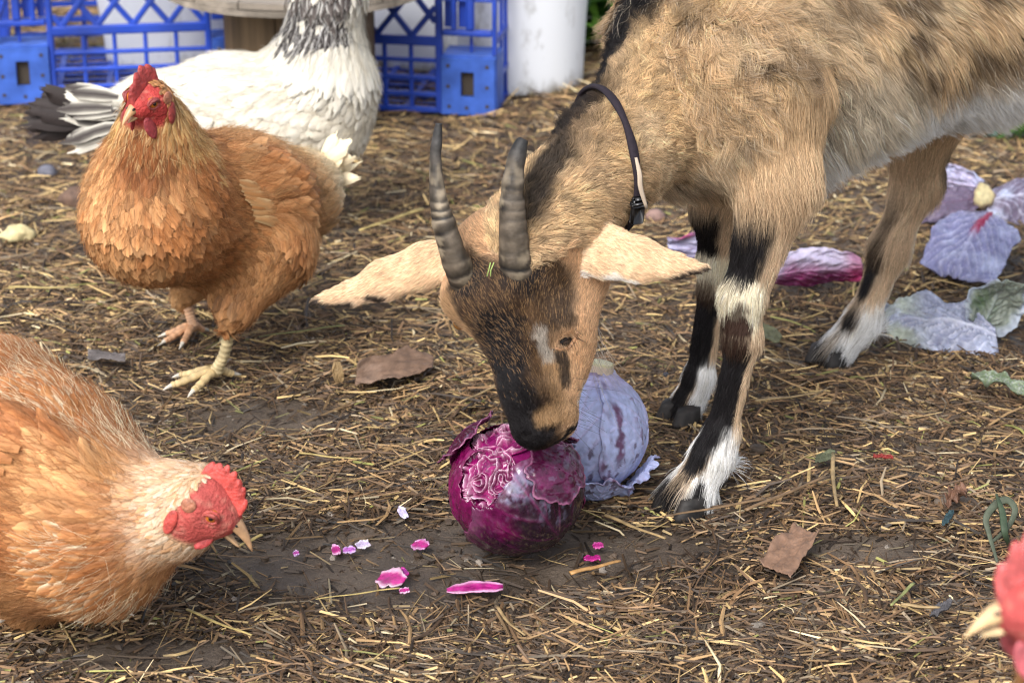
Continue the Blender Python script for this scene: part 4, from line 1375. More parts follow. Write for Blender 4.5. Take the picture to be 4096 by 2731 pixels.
def build_hen(name, label, base, prims, spec):
    hen = thing(name, label, 'hen', base)
    pts = np.array([p[q] for p in prims for q in (0, 2)])
    rad = max(max(p[1], p[3]) for p in prims)
    f = Flesh(pts.min(0) - rad - .02, pts.max(0) + rad + .02, .0034)
    for p in prims: f.cone(p[0], p[1], p[2], p[3], p[4], p[5] if len(p) > 5 else .03)
    for e in spec.get('eggs', ()): f.egg(e[0], e[1], e[2], e[3], e[4] if len(e) > 4 else None)
    V, Q = f.mesh(2)
    NV = f.grad(V)
    rg = np.random.default_rng(spec['seed'])
    kinds = np.array([p['g'] for p in f.prims])
    o, hf, hu = spec['head']
    hf = nrm(hf); hl = nrm(np.cross(hu, hf)); hu = np.cross(hf, hl)
    def hx(P):
        q = P - o
        return q @ hf, q @ hl, q @ hu
    def face_mask(P):
        x, y, z = hx(P)
        fb = spec.get('face_back', -.0155); k_ = spec.get('hs', 1.0)
        x, y, z = x / k_, y / k_, z / k_
        return sstep(fb, fb + .005, x - .22 * np.maximum(z, 0) + .25 * np.minimum(z, 0) + .0025 * vnoise(P, 260, 2)) * sstep(-.030, -.022, z) * (np.linalg.norm(P - o, axis=1) < .045)
    flowdirs = np.array([nrm(p['b'] - p['a']) if p['t'] == 'c' else nrm(spec['back']) for p in f.prims])
    def flow(P):
        ds = np.stack([f.dist(p, P) for p in f.prims], 1)
        w = np.exp(-(ds - ds.min(1, keepdims=True)) / .010)
        return nrm(w @ flowdirs)
    red = spec.get('red', A(.50, .045, .04))
    under = spec['under']
    fm = face_mask(V)[:, None]
    rc = red * A(.80, 1.0, 1.0) * (1 + .35 * fbm(V, 170, 8, 2))[:, None]; rc = mixc(rc, red * A(.45, .7, .7), sstep(.1, .5, fbm(V, 70, 18, 2))); rc = mixc(rc, A(.50, .22, .16), sstep(.15, .5, fbm(V, 240, 28, 2)) * .5)
    V = V + NV * (fm * .0006 * fbm(V, 420, 5, 2)[:, None])
    tint = under * (1 + .2 * vnoise(V, 120, 1))[:, None] * (1 - fm) + rc * fm
    solid('body', V, Q, mat(name + '_skin', (1, 1, 1), .65, .25, tint=True, bump=(420, .9, .0022)), hen, tint=tint.clip(0, 1))
    # plumage
    nc = spec.get('count', 2600)
    P, NN = face_samples(V, Q, nc * 7, None, rg)
    NN = f.grad(P)
    who = f.nearest(P)
    L0, W0, lf, dens = spec['size'](P, kinds[who], NN, hx(P))
    ok = (face_mask(P) < .4) & (dens > 0) & (P[:, 2] > .004)
    P, NN, who, L0, W0, lf, dens = P[ok], NN[ok], who[ok], L0[ok], W0[ok], lf[ok], dens[ok]
    kp = darts(P, W0 * .62 / np.maximum(dens, .1), nc * 2)
    P, NN, who, L0, W0, lf = P[kp], NN[kp], who[kp], L0[kp], W0[kp], lf[kp]
    D = flow(P) + .12 * vec_noise(P, 40, 3) + .10 * rg.normal(0, 1, P.shape)
    n = len(P)
    cm_, ce, ct = spec['colour'](P, kinds[who], NN, hx(P), rg)
    L0 = L0 * (.85 + .3 * rg.random(n)); W0 = W0 * (.9 + .25 * rg.random(n))
    Vf, Ff, Tf, Uf = feathers(P, D, NN, L0, W0, lf * (.7 + .6 * rg.random(n)), cm_, ce, ct, spec.get('rag', .22), rg, spec.get('droop', .95), spec.get('shaft', 1.0), spec.get('epow', 1.5))
    # loose barbs break up the outlines
    pl = solid('plumage', Vf, Ff, FEATHER, hen, tint=Tf.clip(0, 1), uv=Uf)
    pl['kind'] = 'stuff'
    k = spec.get('down', 9000)
    P, NN = face_samples(V, Q, k, None, rg)
    NN = f.grad(P); who = f.nearest(P)
    ok = (face_mask(P) < .3)
    L1, _, _, dens = spec['size'](P, kinds[who], NN, hx(P))
    ok &= dens > 0
    P, NN, who, L1 = P[ok], NN[ok], who[ok], L1[ok]
    D = nrm(flow(P) + .35 * rg.normal(0, 1, P.shape))
    D = nrm(D - NN * (D * NN).sum(1)[:, None])
    n = len(P)
    la = spec.get('fluff', .26) + .20 * rg.random(n)
    dv = D * np.cos(la)[:, None] + NN * np.sin(la)[:, None]
    s = np.linspace(0, 1, 5)
    ln = L1 * (.55 + .5 * rg.random(n))
    X = P[:, None] + dv[:, None] * s[None, :, None] * ln[:, None, None] - NN[:, None] * (s ** 2)[None, :, None] * (ln * .22)[:, None, None] + vec_noise(P, 90, 5)[:, None] * (s ** 2)[None, :, None] * (ln * .2)[:, None, None]
    c1, c2, c3 = spec['colour'](P, kinds[who], NN, hx(P), rg)
    cmx = np.where((rg.random(n) < .6)[:, None], c1, c2)
    hair_object('down', X, .00016 * (1 - .7 * s[None]) * np.ones((n, 1)), (cmx * (1 + .2 * rg.normal(0, 1, n))[:, None]).clip(.01, .9), HAIR, hen)
    return hen, f, flow, kinds

def quills(hen, items, rg, name='tail_feather', dr=.8):
    """Long single feathers: (root, direction, normal, length, width, mid, edge, tip)."""
    for (P, D, NN, L2, W2, c1, c2, c3) in items:
        V, F, T, U = feathers(P[None], nrm(D)[None], nrm(NN)[None], np.array([L2]), np.array([W2]), np.array([.10]), c1[None], c2[None], c3[None], .5, rg, dr, .6, 2.4)
        # a blade has two faces a hair apart
        solid(name, V, F, FEATHER, hen, tint=T.clip(0, 1), uv=U)

BUFF, RUST, GOLDEN, STRAWY, CREAMY = A(.50, .235, .075), A(.30, .105, .030), A(.55, .32, .115), A(.66, .45, .22), A(.80, .68, .47)
def mixc(a, b2, w):
    return a * (1 - w[:, None]) + b2 * w[:, None]

# ---- the buff hen that stands and looks out
def hen_upright():
    base = G(860, 1500)
    back = nrm(A(.75, .66, .05))
    o = W(585, 408, 1.905)
    hf0 = nrm(A(-.56, -.80, -.20))
    prims = [
        (W(625, 690, 1.945), .040, W(600, 870, 1.945), .053, 'breast', .04),
        (W(620, 860, 1.955), .0540, W(860, 890, 2.030), .064, 'belly', .04),
        (W(640, 760, 1.965), .050, W(960, 800, 2.075), .058, 'back', .04),
        (W(960, 830, 2.075), .062, W(1170, 790, 2.150), .043, 'back', .04),
        (W(1170, 770, 2.150), .038, W(1300, 690, 2.190), .014, 'rump', .03),
        (W(600, 405, 1.918), .0165, W(622, 530, 1.935), .0265, 'neck', .02),
        (W(622, 530, 1.935), .0265, W(640, 700, 1.955), .044, 'neck', .03),
        (o - hf0 * .005, .0175, o + hf0 * .009, .0115, 'head', .012),
        (W(1050, 1000, 2.03), .050, W(945, 1215, 1.995), .021, 'thigh', .03),
        (W(945, 1215, 1.995), .020, W(925, 1285, 1.99), .009, 'thigh', .012),
        (W(830, 1010, 2.11), .045, W(742, 1170, 2.13), .014, 'thigh', .03),
    ]
    wing = (W(930, 760, 2.000), (.078, .026, .046), 'wing', .02, np.stack([nrm(A(.80, .52, -.28)), nrm(A(-.50, .84, 0.1)), nrm(np.cross(nrm(A(.80, .52, -.28)), nrm(A(-.50, .84, 0.1))))]))
    def size(P, kd, NN, h):
        n = len(P)
        L0 = np.full(n, .0200); W0 = np.full(n, .0112); lf = np.full(n, .085); de = np.ones(n)
        nk = (kd == 'neck') | (kd == 'head')
        L0[nk] = .020; W0[nk] = .0056; lf[nk] = .12; de[nk] = 1.15
        hd = kd == 'head'
        L0[hd] = .008; W0[hd] = .0040; de[hd] = 1.3
        t = kd == 'thigh'; L0[t] = .018; W0[t] = .0095; lf[t] = .16
        r = kd == 'rump'; L0[r] = .030; W0[r] = .009; lf[r] = .24
        bk = kd == 'back'; L0[bk] = .026; W0[bk] = .0100; lf[bk] = .14
        w = kd == 'wing'; L0[w] = .030; W0[w] = .0120; lf[w] = .12
        return L0, W0, lf, de
    def colour(P, kd, NN, h, rg):
        n = len(P)
        v = fbm(P, 26, 12, 2)[:, None]
        c = mixc(A(.38, .150, .047) * np.ones((n, 3)), A(.56, .30, .125), (.45 + 1.0 * v[:, 0] + .17 * rg.normal(0, 1, n)).clip(0, 1)) * (1 + .09 * rg.normal(0, 1, n))[:, None].clip(.6, 1.5)
        w = np.zeros(n)
        rear = sstep(1.98, 2.16, P[:, 1] - .2 * (P[:, 0] + .3))
        c = mixc(c, STRAWY * .95, .75 * rear)
        nk = (kd == 'neck')
        c = np.where(nk[:, None], mixc(GOLDEN * np.ones((n, 3)), RUST, (rg.random(n) < .35) * .7), c)
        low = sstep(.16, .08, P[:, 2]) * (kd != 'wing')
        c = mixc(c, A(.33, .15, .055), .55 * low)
        th = kd == 'rump'
        tl_ = sstep(.085, .03, np.linalg.norm(P - W(1320, 680, 2.19), axis=1))
        c = mixc(c, CREAMY * .9, tl_)
        c = np.where(th[:, None], CREAMY * .95, c)
        throat = sstep(.040, .02, np.linalg.norm(P - (o + hf1 * .008 - A(0, 0, .045)), axis=1))
        c = mixc(c, RUST * .8, throat)
        dark = rg.random(n) < .16
        c[dark] = c[dark] * .62
        edge = c * A(1.16, 1.22, 1.30) + .015; tip = c * A(1.22, 1.28, 1.36) + .015
        c = c * .86
        e2 = nk & (rg.random(n) < .6)
        edge[e2] = STRAWY
        return c, edge, tip
    hf1 = nrm(A(-.56, -.80, -.20))
    spec = dict(seed=61, head=(o, hf1, A(-.06, -.15, 1)), back=back, under=A(.34, .17, .065), size=size, colour=colour, count=3600, eggs=[wing], down=24000, hs=.84)
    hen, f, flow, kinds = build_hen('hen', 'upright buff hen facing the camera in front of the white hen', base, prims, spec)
    head_parts(hen, f, o, hf1, A(-.06, -.15, 1), A(.36, .050, .045), hs=.86, comb_h=.0165, comb_n=4.5, wattle=1.0, beak_c=A(.45, .25, .12), teeth_=.34)
    hen_leg(hen, W(922, 1290, 1.988), G(868, 1535) + A(0, 0, .003), math.atan2(-.40, -.88), tl=.040)
    hen_leg(hen, W(738, 1180, 2.13), G(775, 1345), math.atan2(-.60, -.75), A(.55, .33, .20), .0056, tl=.030)
    rg = np.random.default_rng(7)
    it = []
    for i in range(11):
        a = (i / 10 - .5)
        r0 = W(1285, 690 + 90 * a, 2.185 + .012 * math.sin(i * 2.1))
        d = nrm(A(.78, .50, .28 - .75 * a) + .08 * rg.normal(0, 1, 3))
        it.append((r0, d, nrm(A(-.35, -.80, .45) + .25 * rg.normal(0, 1, 3)), .036 + .010 * rg.random(), .013, CREAMY, CREAMY * 1.08, CREAMY * 1.12))
    quills(hen, it, rg)
    it = []
    for i in range(9):       # the folded wing's flight feathers
        q = i / 8
        r0 = W(880 + 45 * q, 720 + 120 * q, 1.985 + .008 * q)
        d = nrm(A(.74, .50, -.34 + .10 * q))
        cc = mixc(A(.40, .165, .05)[None], A(.52, .28, .115)[None], np.array([rg.random()]))[0]
        r1 = f_project(f, r0)
        it.append((r1, d, f.grad(r1[None])[0], .050 - .010 * abs(q - .5), .0110, cc * .85, STRAWY * .9, cc * 1.02))
    quills(hen, it, rg, 'wing_feather', 1.5)
    return hen

def f_project(f, p, off=.004):
    p = p[None].copy()
    for _ in range(6):
        p = p - f.grad(p) * (f.sample(p) - off)[:, None]
    return p[0]

# ---- the buff hen pecking at the left edge
def hen_pecking():
    base = G(180, 2500)
    o = W(842, 2025, 1.440)
    hf1 = nrm(A(.78, -.20, -.56)); hu = A(.56, -.12, .80)
    prims = [
        (W(380, 2080, 1.490), .056, W(150, 1950, 1.545), .073, 'back', .04),
        (W(340, 2150, 1.495), .052, W(120, 2080, 1.545), .066, 'belly', .04),
        (W(150, 1940, 1.545), .073, W(-60, 1720, 1.630), .066, 'back', .04),
        (W(-60, 1720, 1.630), .064, W(-230, 1520, 1.70), .030, 'rump', .04),
        (W(820, 2010, 1.446), .0230, W(690, 2040, 1.460), .0285, 'neck', .02),
        (W(690, 2040, 1.460), .0285, W(440, 2080, 1.485), .050, 'neck', .03),
        (o - hf1 * .006, .0205, o + hf1 * .011, .0130, 'head', .012),
        (W(110, 2200, 1.53), .042, W(130, 2400, 1.530), .016, 'thigh', .03),
        (W(260, 2200, 1.55), .040, W(330, 2380, 1.560), .015, 'thigh', .03),
    ]
    wing = (W(60, 1930, 1.475), (.085, .026, .055), 'wing', .02, np.stack([nrm(A(-.85, .35, .35)), nrm(A(-.30, -.90, .1)), nrm(np.cross(nrm(A(-.85, .35, .35)), nrm(A(-.30, -.90, .1))))]))
    def size(P, kd, NN, h):
        n = len(P)
        L0 = np.full(n, .0215); W0 = np.full(n, .0115); lf = np.full(n, .13); de = np.ones(n)
        nk = (kd == 'neck') | (kd == 'head')
        fore = sstep(W(520, 2050, 1.47)[0], W(700, 2050, 1.47)[0], P[:, 0])
        L0[nk] = (.024 - .012 * fore)[nk]; W0[nk] = (.0070 - .0022 * fore)[nk]; lf[nk] = .16; de[nk] = 1.15
        hd = kd == 'head'; L0[hd] = .007; W0[hd] = .0030
        bk = kd == 'back'; L0[bk] = .028; W0[bk] = .0082; lf[bk] = .15
        w = kd == 'wing'; L0[w] = .028; W0[w] = .0120; lf[w] = .12
        return L0, W0, lf, de
    def colour(P, kd, NN, h, rg):
        n = len(P)
        v = fbm(P, 26, 15, 2)[:, None]
        c = mixc(A(.33, .122, .038) * np.ones((n, 3)), A(.50, .255, .10), (.50 + 1.0 * v[:, 0] + .17 * rg.normal(0, 1, n)).clip(0, 1)) * (1 + .09 * rg.normal(0, 1, n))[:, None].clip(.6, 1.5)
        bk = (kd == 'back') | (kd == 'rump')
        c = np.where(bk[:, None], mixc(A(.40, .175, .060) * np.ones((n, 3)), RUST * 1.1, (rg.random(n) < .45) * .75), c)
        nx_ = sstep(W(470, 2050, 1.47)[0], W(640, 2050, 1.47)[0], P[:, 0] + .006 * vnoise(P, 120, 5)) * (P[:, 2] > .07)
        under_ = sstep(.115, .085, P[:, 2])
        c = mixc(c, mixc(A(.60, .48, .35) * np.ones((n, 3)), A(.48, .25, .11), (.35 + .35 * rg.normal(0, 1, n)).clip(0, .9)), nx_ * (1 - .85 * under_) * (.55 + .35 * rg.random(n)))
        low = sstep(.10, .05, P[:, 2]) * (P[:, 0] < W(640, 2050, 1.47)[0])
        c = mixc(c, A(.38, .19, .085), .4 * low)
        edge = c * A(1.16, 1.22, 1.30) + .015; tip = c * A(1.2, 1.25, 1.3) + .01
        c = c * .85
        e2 = bk & (rg.random(n) < .65)
        edge[e2] = CREAMY * .95
        return c, edge, tip
    spec = dict(seed=62, head=(o, hf1, hu), back=A(-.85, .4, .2), under=A(.50, .32, .18), size=size, colour=colour, count=3800, eggs=[wing], down=26000, red=A(.50, .070, .060), face_back=-.0205, epow=2.6)
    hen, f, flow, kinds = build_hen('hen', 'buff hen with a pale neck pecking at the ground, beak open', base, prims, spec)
    head_parts(hen, f, o, hf1, hu, A(.58, .075, .060), gape=.10, comb_h=.0125, comb_n=7, wattle=.70, beak_c=A(.36, .21, .11), teeth_=.35, beak_l=1.18)
    hen_leg(hen, W(125, 2400, 1.53), G(120, 2500) + A(0, 0, .009), .35, A(.42, .28, .14), .0066, tl=.040)
    hen_leg(hen, W(330, 2375, 1.56), G(345, 2450) + A(0, 0, .009), .15, A(.36, .24, .13), .0064, tl=.040)
    rg = np.random.default_rng(9)
    it = []
    for i in range(9):
        q = i / 8
        r0 = W(120 - 60 * q, 1830 + 190 * q, 1.47)
        d = nrm(A(-.90, .30, .18 - .25 * q))
        cc = mixc(A(.33, .122, .038)[None], A(.44, .20, .075)[None], np.array([rg.random()]))[0]
        r1 = f_project(f, r0)
        it.append((r1, d, f.grad(r1[None])[0], .042, .0105, cc * .85, cc * 1.15, cc * 1.02))
    quills(hen, it, rg, 'wing_feather', 1.3)
    for i in range(8):
        a = i / 7 - .5
    it = [(W(-230 + 10 * i, 1520 + 12 * i, 1.70), nrm(A(-.75, .35, .60 - .12 * i)), nrm(A(.2, -.9, .3)), .07, .016, BUFF, GOLDEN, STRAWY) for i in range(8)]
    quills(hen, it, rg)
    return hen

# ---- the white hen behind
def hen_white():
    Y0 = 2.42
    base = A(W(1050, 600, Y0)[0], Y0, 0)
    WH, CR, BK = A(.66, .62, .53), A(.55, .46, .31), A(.030, .023, .022)
    o = W(1330, -230, Y0 - .01)
    prims = [
        (W(1290, 370, Y0), .050, W(1255, 430, Y0), .060, 'breast', .04),
        (W(1260, 420, Y0), .0590, W(900, 440, Y0 + .01), .0540, 'body', .04),
        (W(900, 440, Y0 + .01), .0530, W(620, 455, Y0 + .01), .0390, 'body', .04),
        (W(620, 450, Y0 + .01), .0380, W(420, 460, Y0), .0200, 'rump', .03),
        (W(1325, -215, Y0), .021, W(1318, -70, Y0), .030, 'neck', .02),
        (W(1318, -70, Y0), .030, W(1280, 230, Y0), .050, 'neck', .03),
        (o - A(.006, 0, 0), .0200, o + A(.010, 0, 0), .0130, 'head', .012),
        (W(1080, 520, Y0 - .03), .040, W(1100, 690, Y0 - .03), .016, 'thigh', .03),
        (W(1010, 520, Y0 + .04), .040, W(1040, 690, Y0 + .04), .016, 'thigh', .03),
    ]
    wing = (W(900, 440, Y0 - .042), (.085, .020, .040), 'wing', .02, np.stack([nrm(A(-1, 0, -.10)), A(0, 1, 0), nrm(A(-.10, 0, 1))]))
    def size(P, kd, NN, h):
        n = len(P)
        L0 = np.full(n, .024); W0 = np.full(n, .0135); lf = np.full(n, .035); de = np.ones(n)
        nk = (kd == 'neck')
        L0[nk] = .036; W0[nk] = .0100; lf[nk] = .10; de[nk] = 1.15
        hd = kd == 'head'; L0[hd] = .008; W0[hd] = .0040
        r = kd == 'rump'; L0[r] = .026; W0[r] = .012; lf[r] = .05
        w = kd == 'wing'; L0[w] = .032; W0[w] = .0160; lf[w] = .03
        return L0, W0, lf, de
    def colour(P, kd, NN, h, rg):
        n = len(P)
        c = WH * (1 + .05 * rg.normal(0, 1, n))[:, None]
        c = mixc(c, CR, np.clip(.30 + .6 * fbm(P, 22, 19, 2), 0, 1) * sstep(.20, .10, P[:, 2] - .25 * (P[:, 0] + .3)) * .8)
        edge = c * 1.04; tip = c * 1.03
        nk = (kd == 'neck') & (P[:, 2] < 9)
        zlo = W(1280, 150, Y0)[2]
        dk = nk & (P[:, 2] > zlo + .010 * vnoise(P, 60, 3)) & (rg.random(n) < .92)
        front_ = P[:, 0] > W(1415, 150, Y0)[0]
        dk &= ~front_
        c[dk] = BK; edge[dk] = A(.74, .72, .68); tip[dk] = A(.12, .10, .09)
        return c, edge, tip
    hf1, hu = A(1, -.12, -.05), A(.05, 0, 1)
    spec = dict(seed=63, head=(o, hf1, hu), back=A(-1, 0, 0), under=A(.68, .62, .50), size=size, colour=colour, count=3000, eggs=[wing], down=14000, epow=4.0, shaft=.3, fluff=.16)
    hen, f, flow, kinds = build_hen('hen', 'white hen with a black laced neck and dark tail behind the buff hen', base, prims, spec)
    head_parts(hen, f, o, hf1, hu)
    hen_leg(hen, W(1105, 690, Y0 - .03), A(base[0] + .015, Y0 - .03, 0), 0.0, A(.60, .45, .35))
    hen_leg(hen, W(1045, 690, Y0 + .04), A(base[0] - .01, Y0 + .04, 0), 0.0, A(.60, .45, .35))
    rg = np.random.default_rng(10)
    it = []
    TB = A(.022, .016, .015)
    for i in range(16):      # the dark fan
        q = i / 15
        r0 = W(400 - 20 * q, 425 + 70 * q, Y0 - .02 + .03 * ((i * 7) % 10) / 10)
        d = nrm(A(-1.0, -.02, .16 - .32 * q))
        it.append((r0, d, nrm(A(.0, -.92, .42 + .2 * rg.normal())), .068 + .012 * math.sin(q * np.pi), .019, TB, TB * 1.1, TB * 1.3))
    for i in range(13):      # white coverts with dark hearts over its root
        q = i / 12
        r0 = W(440 + 40 * rg.random(), 375 + 170 * q, Y0 - .058 + .012 * rg.random())
        d = nrm(A(-1, -.05, .20 - .42 * q + .06 * rg.normal()))
        dk = i % 5 != 2
        it.append((r0, d, nrm(A(0, -.90, .45 + .15 * rg.normal())), .050 + .012 * rg.random(), .015, TB * 1.2 if dk else WH, WH, TB * 1.5 if dk else WH))
    quills(hen, it, rg)
    it = []
    for i in range(8):
        q = i / 7
        r0 = W(860 - 40 * q, 470 + 60 * q, Y0 - .05)
        r1 = f_project(f, r0)
        it.append((r1, nrm(A(-1, 0, .04 - .10 * q)), f.grad(r1[None])[0], .060, .014, WH, WH * 1.02, WH))
    quills(hen, it, rg, 'wing_feather', 1.1)
    return hen

# ---- the hen whose head comes in at the lower right, close to the camera
def hen_near():
    Yn = .95
    o = W(4165, 2420, Yn)
    base = A(o[0] + .13, Yn + .03, 0)
    B = lambda x, y, z: base + A(x, y, z)
    hf1, hu = A(-1, -.12, -.16), A(-.14, 0, 1)
    prims = [
        (o + A(.006, 0, 0), .0205, o + A(.035, .01, -.055), .030, 'neck', .02),
        (o + A(.035, .01, -.055), .030, B(-.055, 0, .200), .048, 'neck', .03),
        (B(-.055, 0, .195), .056, B(.04, .02, .170), .064, 'breast', .04),
        (B(.04, .02, .172), .064, B(.13, .03, .195), .044, 'back', .04),
        (B(.13, .03, .195), .040, B(.18, .04, .225), .014, 'rump', .03),
        (o - hf1 * .006, .0200, o + hf1 * .010, .0130, 'head', .012),
        (B(.02, -.04, .15), .042, B(.0, -.04, .09), .015, 'thigh', .03),
        (B(.02, .06, .15), .042, B(.01, .06, .09), .015, 'thigh', .03),
    ]
    def size(P, kd, NN, h):
        n = len(P)
        L0 = np.full(n, .021); W0 = np.full(n, .0115); lf = np.full(n, .09); de = np.ones(n)
        nk = (kd == 'neck'); L0[nk] = .022; W0[nk] = .0070
        hd = kd == 'head'; L0[hd] = .008; W0[hd] = .0040
        return L0, W0, lf, de
    def colour(P, kd, NN, h, rg):
        n = len(P)
        c = mixc(A(.36, .14, .043) * np.ones((n, 3)), A(.52, .27, .11), (.5 + fbm(P, 26, 25, 2) + .17 * rg.normal(0, 1, n)).clip(0, 1))
        return c * .86, c * A(1.16, 1.22, 1.3), c * A(1.2, 1.25, 1.3)
    spec = dict(seed=64, head=(o, hf1, hu), back=A(1, 0, .1), under=A(.34, .17, .065), size=size, colour=colour, count=2600, down=8000, red=A(.55, .075, .07))
    hen, f, flow, kinds = build_hen('hen', 'red faced hen coming in close at the edge, only its head seen', base, prims, spec)
    head_parts(hen, f, o, hf1, hu, A(.56, .115, .11), comb_h=.020, beak_c=A(.62, .42, .22))
    hen_leg(hen, B(.0, -.04, .09), B(-.012, -.04, 0), math.pi)
    hen_leg(hen, B(.01, .06, .09), B(.0, .06, 0), math.pi)
    return hen

hen_upright(); hen_pecking(); hen_white(); hen_near()

# ---------------------------------------------------------------- cabbages
LEAFM = mat('cabbage_leaf', (1, 1, 1), .42, .45, tint=True, noise=(150, .72, 5), bump=(320, .3, .0007), rough_noise=(45, .30, .60), sub=.08)
WETLEAF = mat('wet_cabbage_leaf', (1, 1, 1), .26, .5, tint=True, noise=(190, .60, 6), bump=(300, .35, .0006), rough_noise=(60, .12, .36), sub=.03)
PITH = mat('cabbage_stem', (1, 1, 1), .6, .4, tint=True, noise=(220, .75, 4), bump=(300, .3, .0006), sub=.2)

DEEP, MAG, PINK, BLOOM_SHEEN, NIGHT = A(.060, .006, .040), A(.22, .004, .095), A(.52, .09, .33), A(.42, .45, .66), A(.016, .007, .014)

def veins(u, v, k, rib_w):
    """0..1 on a leaf's ribs; u along the midrib from the stalk, v across."""
    mid = np.exp(-(v / (rib_w * np.clip(1.25 - u, .15, 2))) ** 2)
    w = (u - .55 * np.abs(v) ** .9) * k + .35 * np.sin(5 * v)
    lat = np.clip(np.abs(np.mod(w, 1) - .5) * 2, 0, 1)
    lat = sstep(.72, 1.0, lat) * sstep(0, .06, np.abs(v)) * (1 - .6 * np.abs(v))
    w2 = (v + .5 * u) * k * 1.6
    fine = sstep(.80, 1.0, np.abs(np.mod(w2 + .3 * np.sin(9 * u), 1) - .5) * 2) * .35
    return np.maximum(np.maximum(mid, lat), fine)

def shell_leaf(name, parent, C, R, ax, rib, ang, colour, holes=(), squash=A(1, 1, 1), ragged=.08, seed=1, lift=0.0, bump=.0012, thick=.0010, mat_=None, nv=6, res=(84, 56)):
    """A leaf wrapped on a head of radius R about C: centred on direction ax, its midrib along rib."""
    ax = nrm(ax); e1 = nrm(rib - ax * (rib @ ax)); e2 = np.cross(ax, e1)
    n_t, n_p = res[1], res[0] * 2
    ph = np.linspace(0, 2 * np.pi, n_p, endpoint=False)
    rn = fbm(np.stack([np.cos(ph), np.sin(ph), 0 * ph + seed], 1), 2.2, seed, 4)
    tm = ang * (1 + ragged * 2.2 * rn)
    t = np.linspace(0.02, 1, n_t)
    TT = t[:, None] * tm[None]
    u = TT * np.cos(ph)[None]; v = TT * np.sin(ph)[None]
    D = np.cos(TT)[..., None] * ax + np.sin(TT)[..., None] * (np.cos(ph)[None, :, None] * e1 + np.sin(ph)[None, :, None] * e2)
    D = D.reshape(-1, 3)
    uu, vv = (.5 + .5 * u / ang).ravel(), (v / ang).ravel()
    ve = veins(uu, vv, nv, .035)
    rr = R * (1 + .030 * fbm(D, 2.6, seed + 3, 3)) + bump * ve + .0006 * fbm(D, 14, seed + 9, 2)
    edge = np.repeat(sstep(.80, 1.0, t), n_p)
    rr = rr + edge * lift * (.5 + fbm(D, 7, seed + 5, 2))
    V = C + D * rr[:, None] * squash
    F = [(i * n_p + j, i * n_p + (j + 1) % n_p, (i + 1) * n_p + (j + 1) % n_p, (i + 1) * n_p + j) for i in range(n_t - 1) for j in range(n_p)]
    F = np.array(F)
    cen = D[F].mean(1)
    keep = np.ones(len(F), bool)
    for hd, ha in holes:
        hd = nrm(hd)
        a = np.arccos(np.clip(nrm(cen) @ hd, -1, 1))
        keep &= a > ha * (1 + .30 * fbm(cen, 5, seed + 30, 3))
    F = F[keep][:, ::-1] if np.dot(np.cross(D[F[0][1]] - D[F[0][0]], D[F[0][2]] - D[F[0][0]]), ax) < 0 else F[keep]
    cap = None
    tint = colour(D, V, uu, vv, ve, edge)
    used = np.unique(F); mp = np.full(len(V), -1); mp[used] = np.arange(len(used))
    o = solid(name, V[used], mp[F], mat_ or LEAFM, parent, tint=tint[used].clip(0.004, 1))
    md = o.modifiers.new('thickness', 'SOLIDIFY'); md.thickness = thick; md.offset = -1
    return o

def torn_core(parent, C, R, nb, up, ang, loops, seed, white=.6, dep=.0045, name='inner_leaf'):
    """The bite: packed inner leaves cut across, crinkled ridge behind crinkled ridge."""
    nb = nrm(nb); e1 = nrm(up - nb * (up @ nb)); e2 = np.cross(nb, e1)
    n_r, n_a = 90, 180
    rr = np.linspace(.004, 1, n_r); aa = np.linspace(0, 2 * np.pi, n_a, endpoint=False)
    RR, AA = [q.ravel() for q in np.meshgrid(rr, aa, indexing='ij')]
    p = np.stack([RR * np.cos(AA), RR * np.sin(AA), 0 * RR + seed * 3.1], 1)
    q = p + .42 * vec_noise(p, 1.9, seed) * A(1, 1, 0) + .20 * vec_noise(p, 4.2, seed + 9) * A(1, 1, 0) + .05 * vec_noise(p, 11, seed + 19) * A(1, 1, 0)
    ph = np.hypot(q[:, 0], q[:, 1] * 1.25) * loops + .25 * vnoise(p, 3, seed + 30)
    fr_ = np.mod(ph, 1)
    cell = np.floor(ph)
    hrand = _hash(cell, cell * 0 + seed, cell * 0, 5)
    ridge = np.exp(-((fr_ - .5) / .15) ** 2) * (.50 + .75 * vnoise(p, 3.0, seed + 50)).clip(.0, 1)
    thin = np.exp(-((fr_ - .5) / .07) ** 2)
    hgt = -dep + dep * 1.2 * ridge + .0016 * fbm(p, 3, seed + 70, 2) - .0012 * (hrand - .5)
    hgt = hgt * sstep(1.0, .85, RR) - .004 * sstep(.85, 1.0, RR)
    th = RR * ang
    D = np.cos(th)[:, None] * nb + np.sin(th)[:, None] * (np.cos(AA)[:, None] * e1 + np.sin(AA)[:, None] * e2)
    V = C + D * (R + hgt)[:, None]
    F = np.array([(i * n_a + j, i * n_a + (j + 1) % n_a, (i + 1) * n_a + (j + 1) % n_a, (i + 1) * n_a + j) for i in range(n_r - 1) for j in range(n_a)])
    c = np.tile(A(.24, .006, .105), (len(V), 1)) * (1 + .45 * fbm(p, 4, seed + 3, 2))[:, None]
    c = mixc(c, A(.09, .003, .05), sstep(.30, .05, np.abs(fr_ - .0)) * .8 + sstep(.70, .95, fr_) * .8 * 0)
    c = mixc(c, A(.68, .34, .52), (ridge * white).clip(0, 1))
    c = mixc(c, A(.88, .80, .84), (thin * ridge * white).clip(0, 1) * .8)
    solid(name, V, F, WETLEAF, parent, tint=c.clip(0, 1))

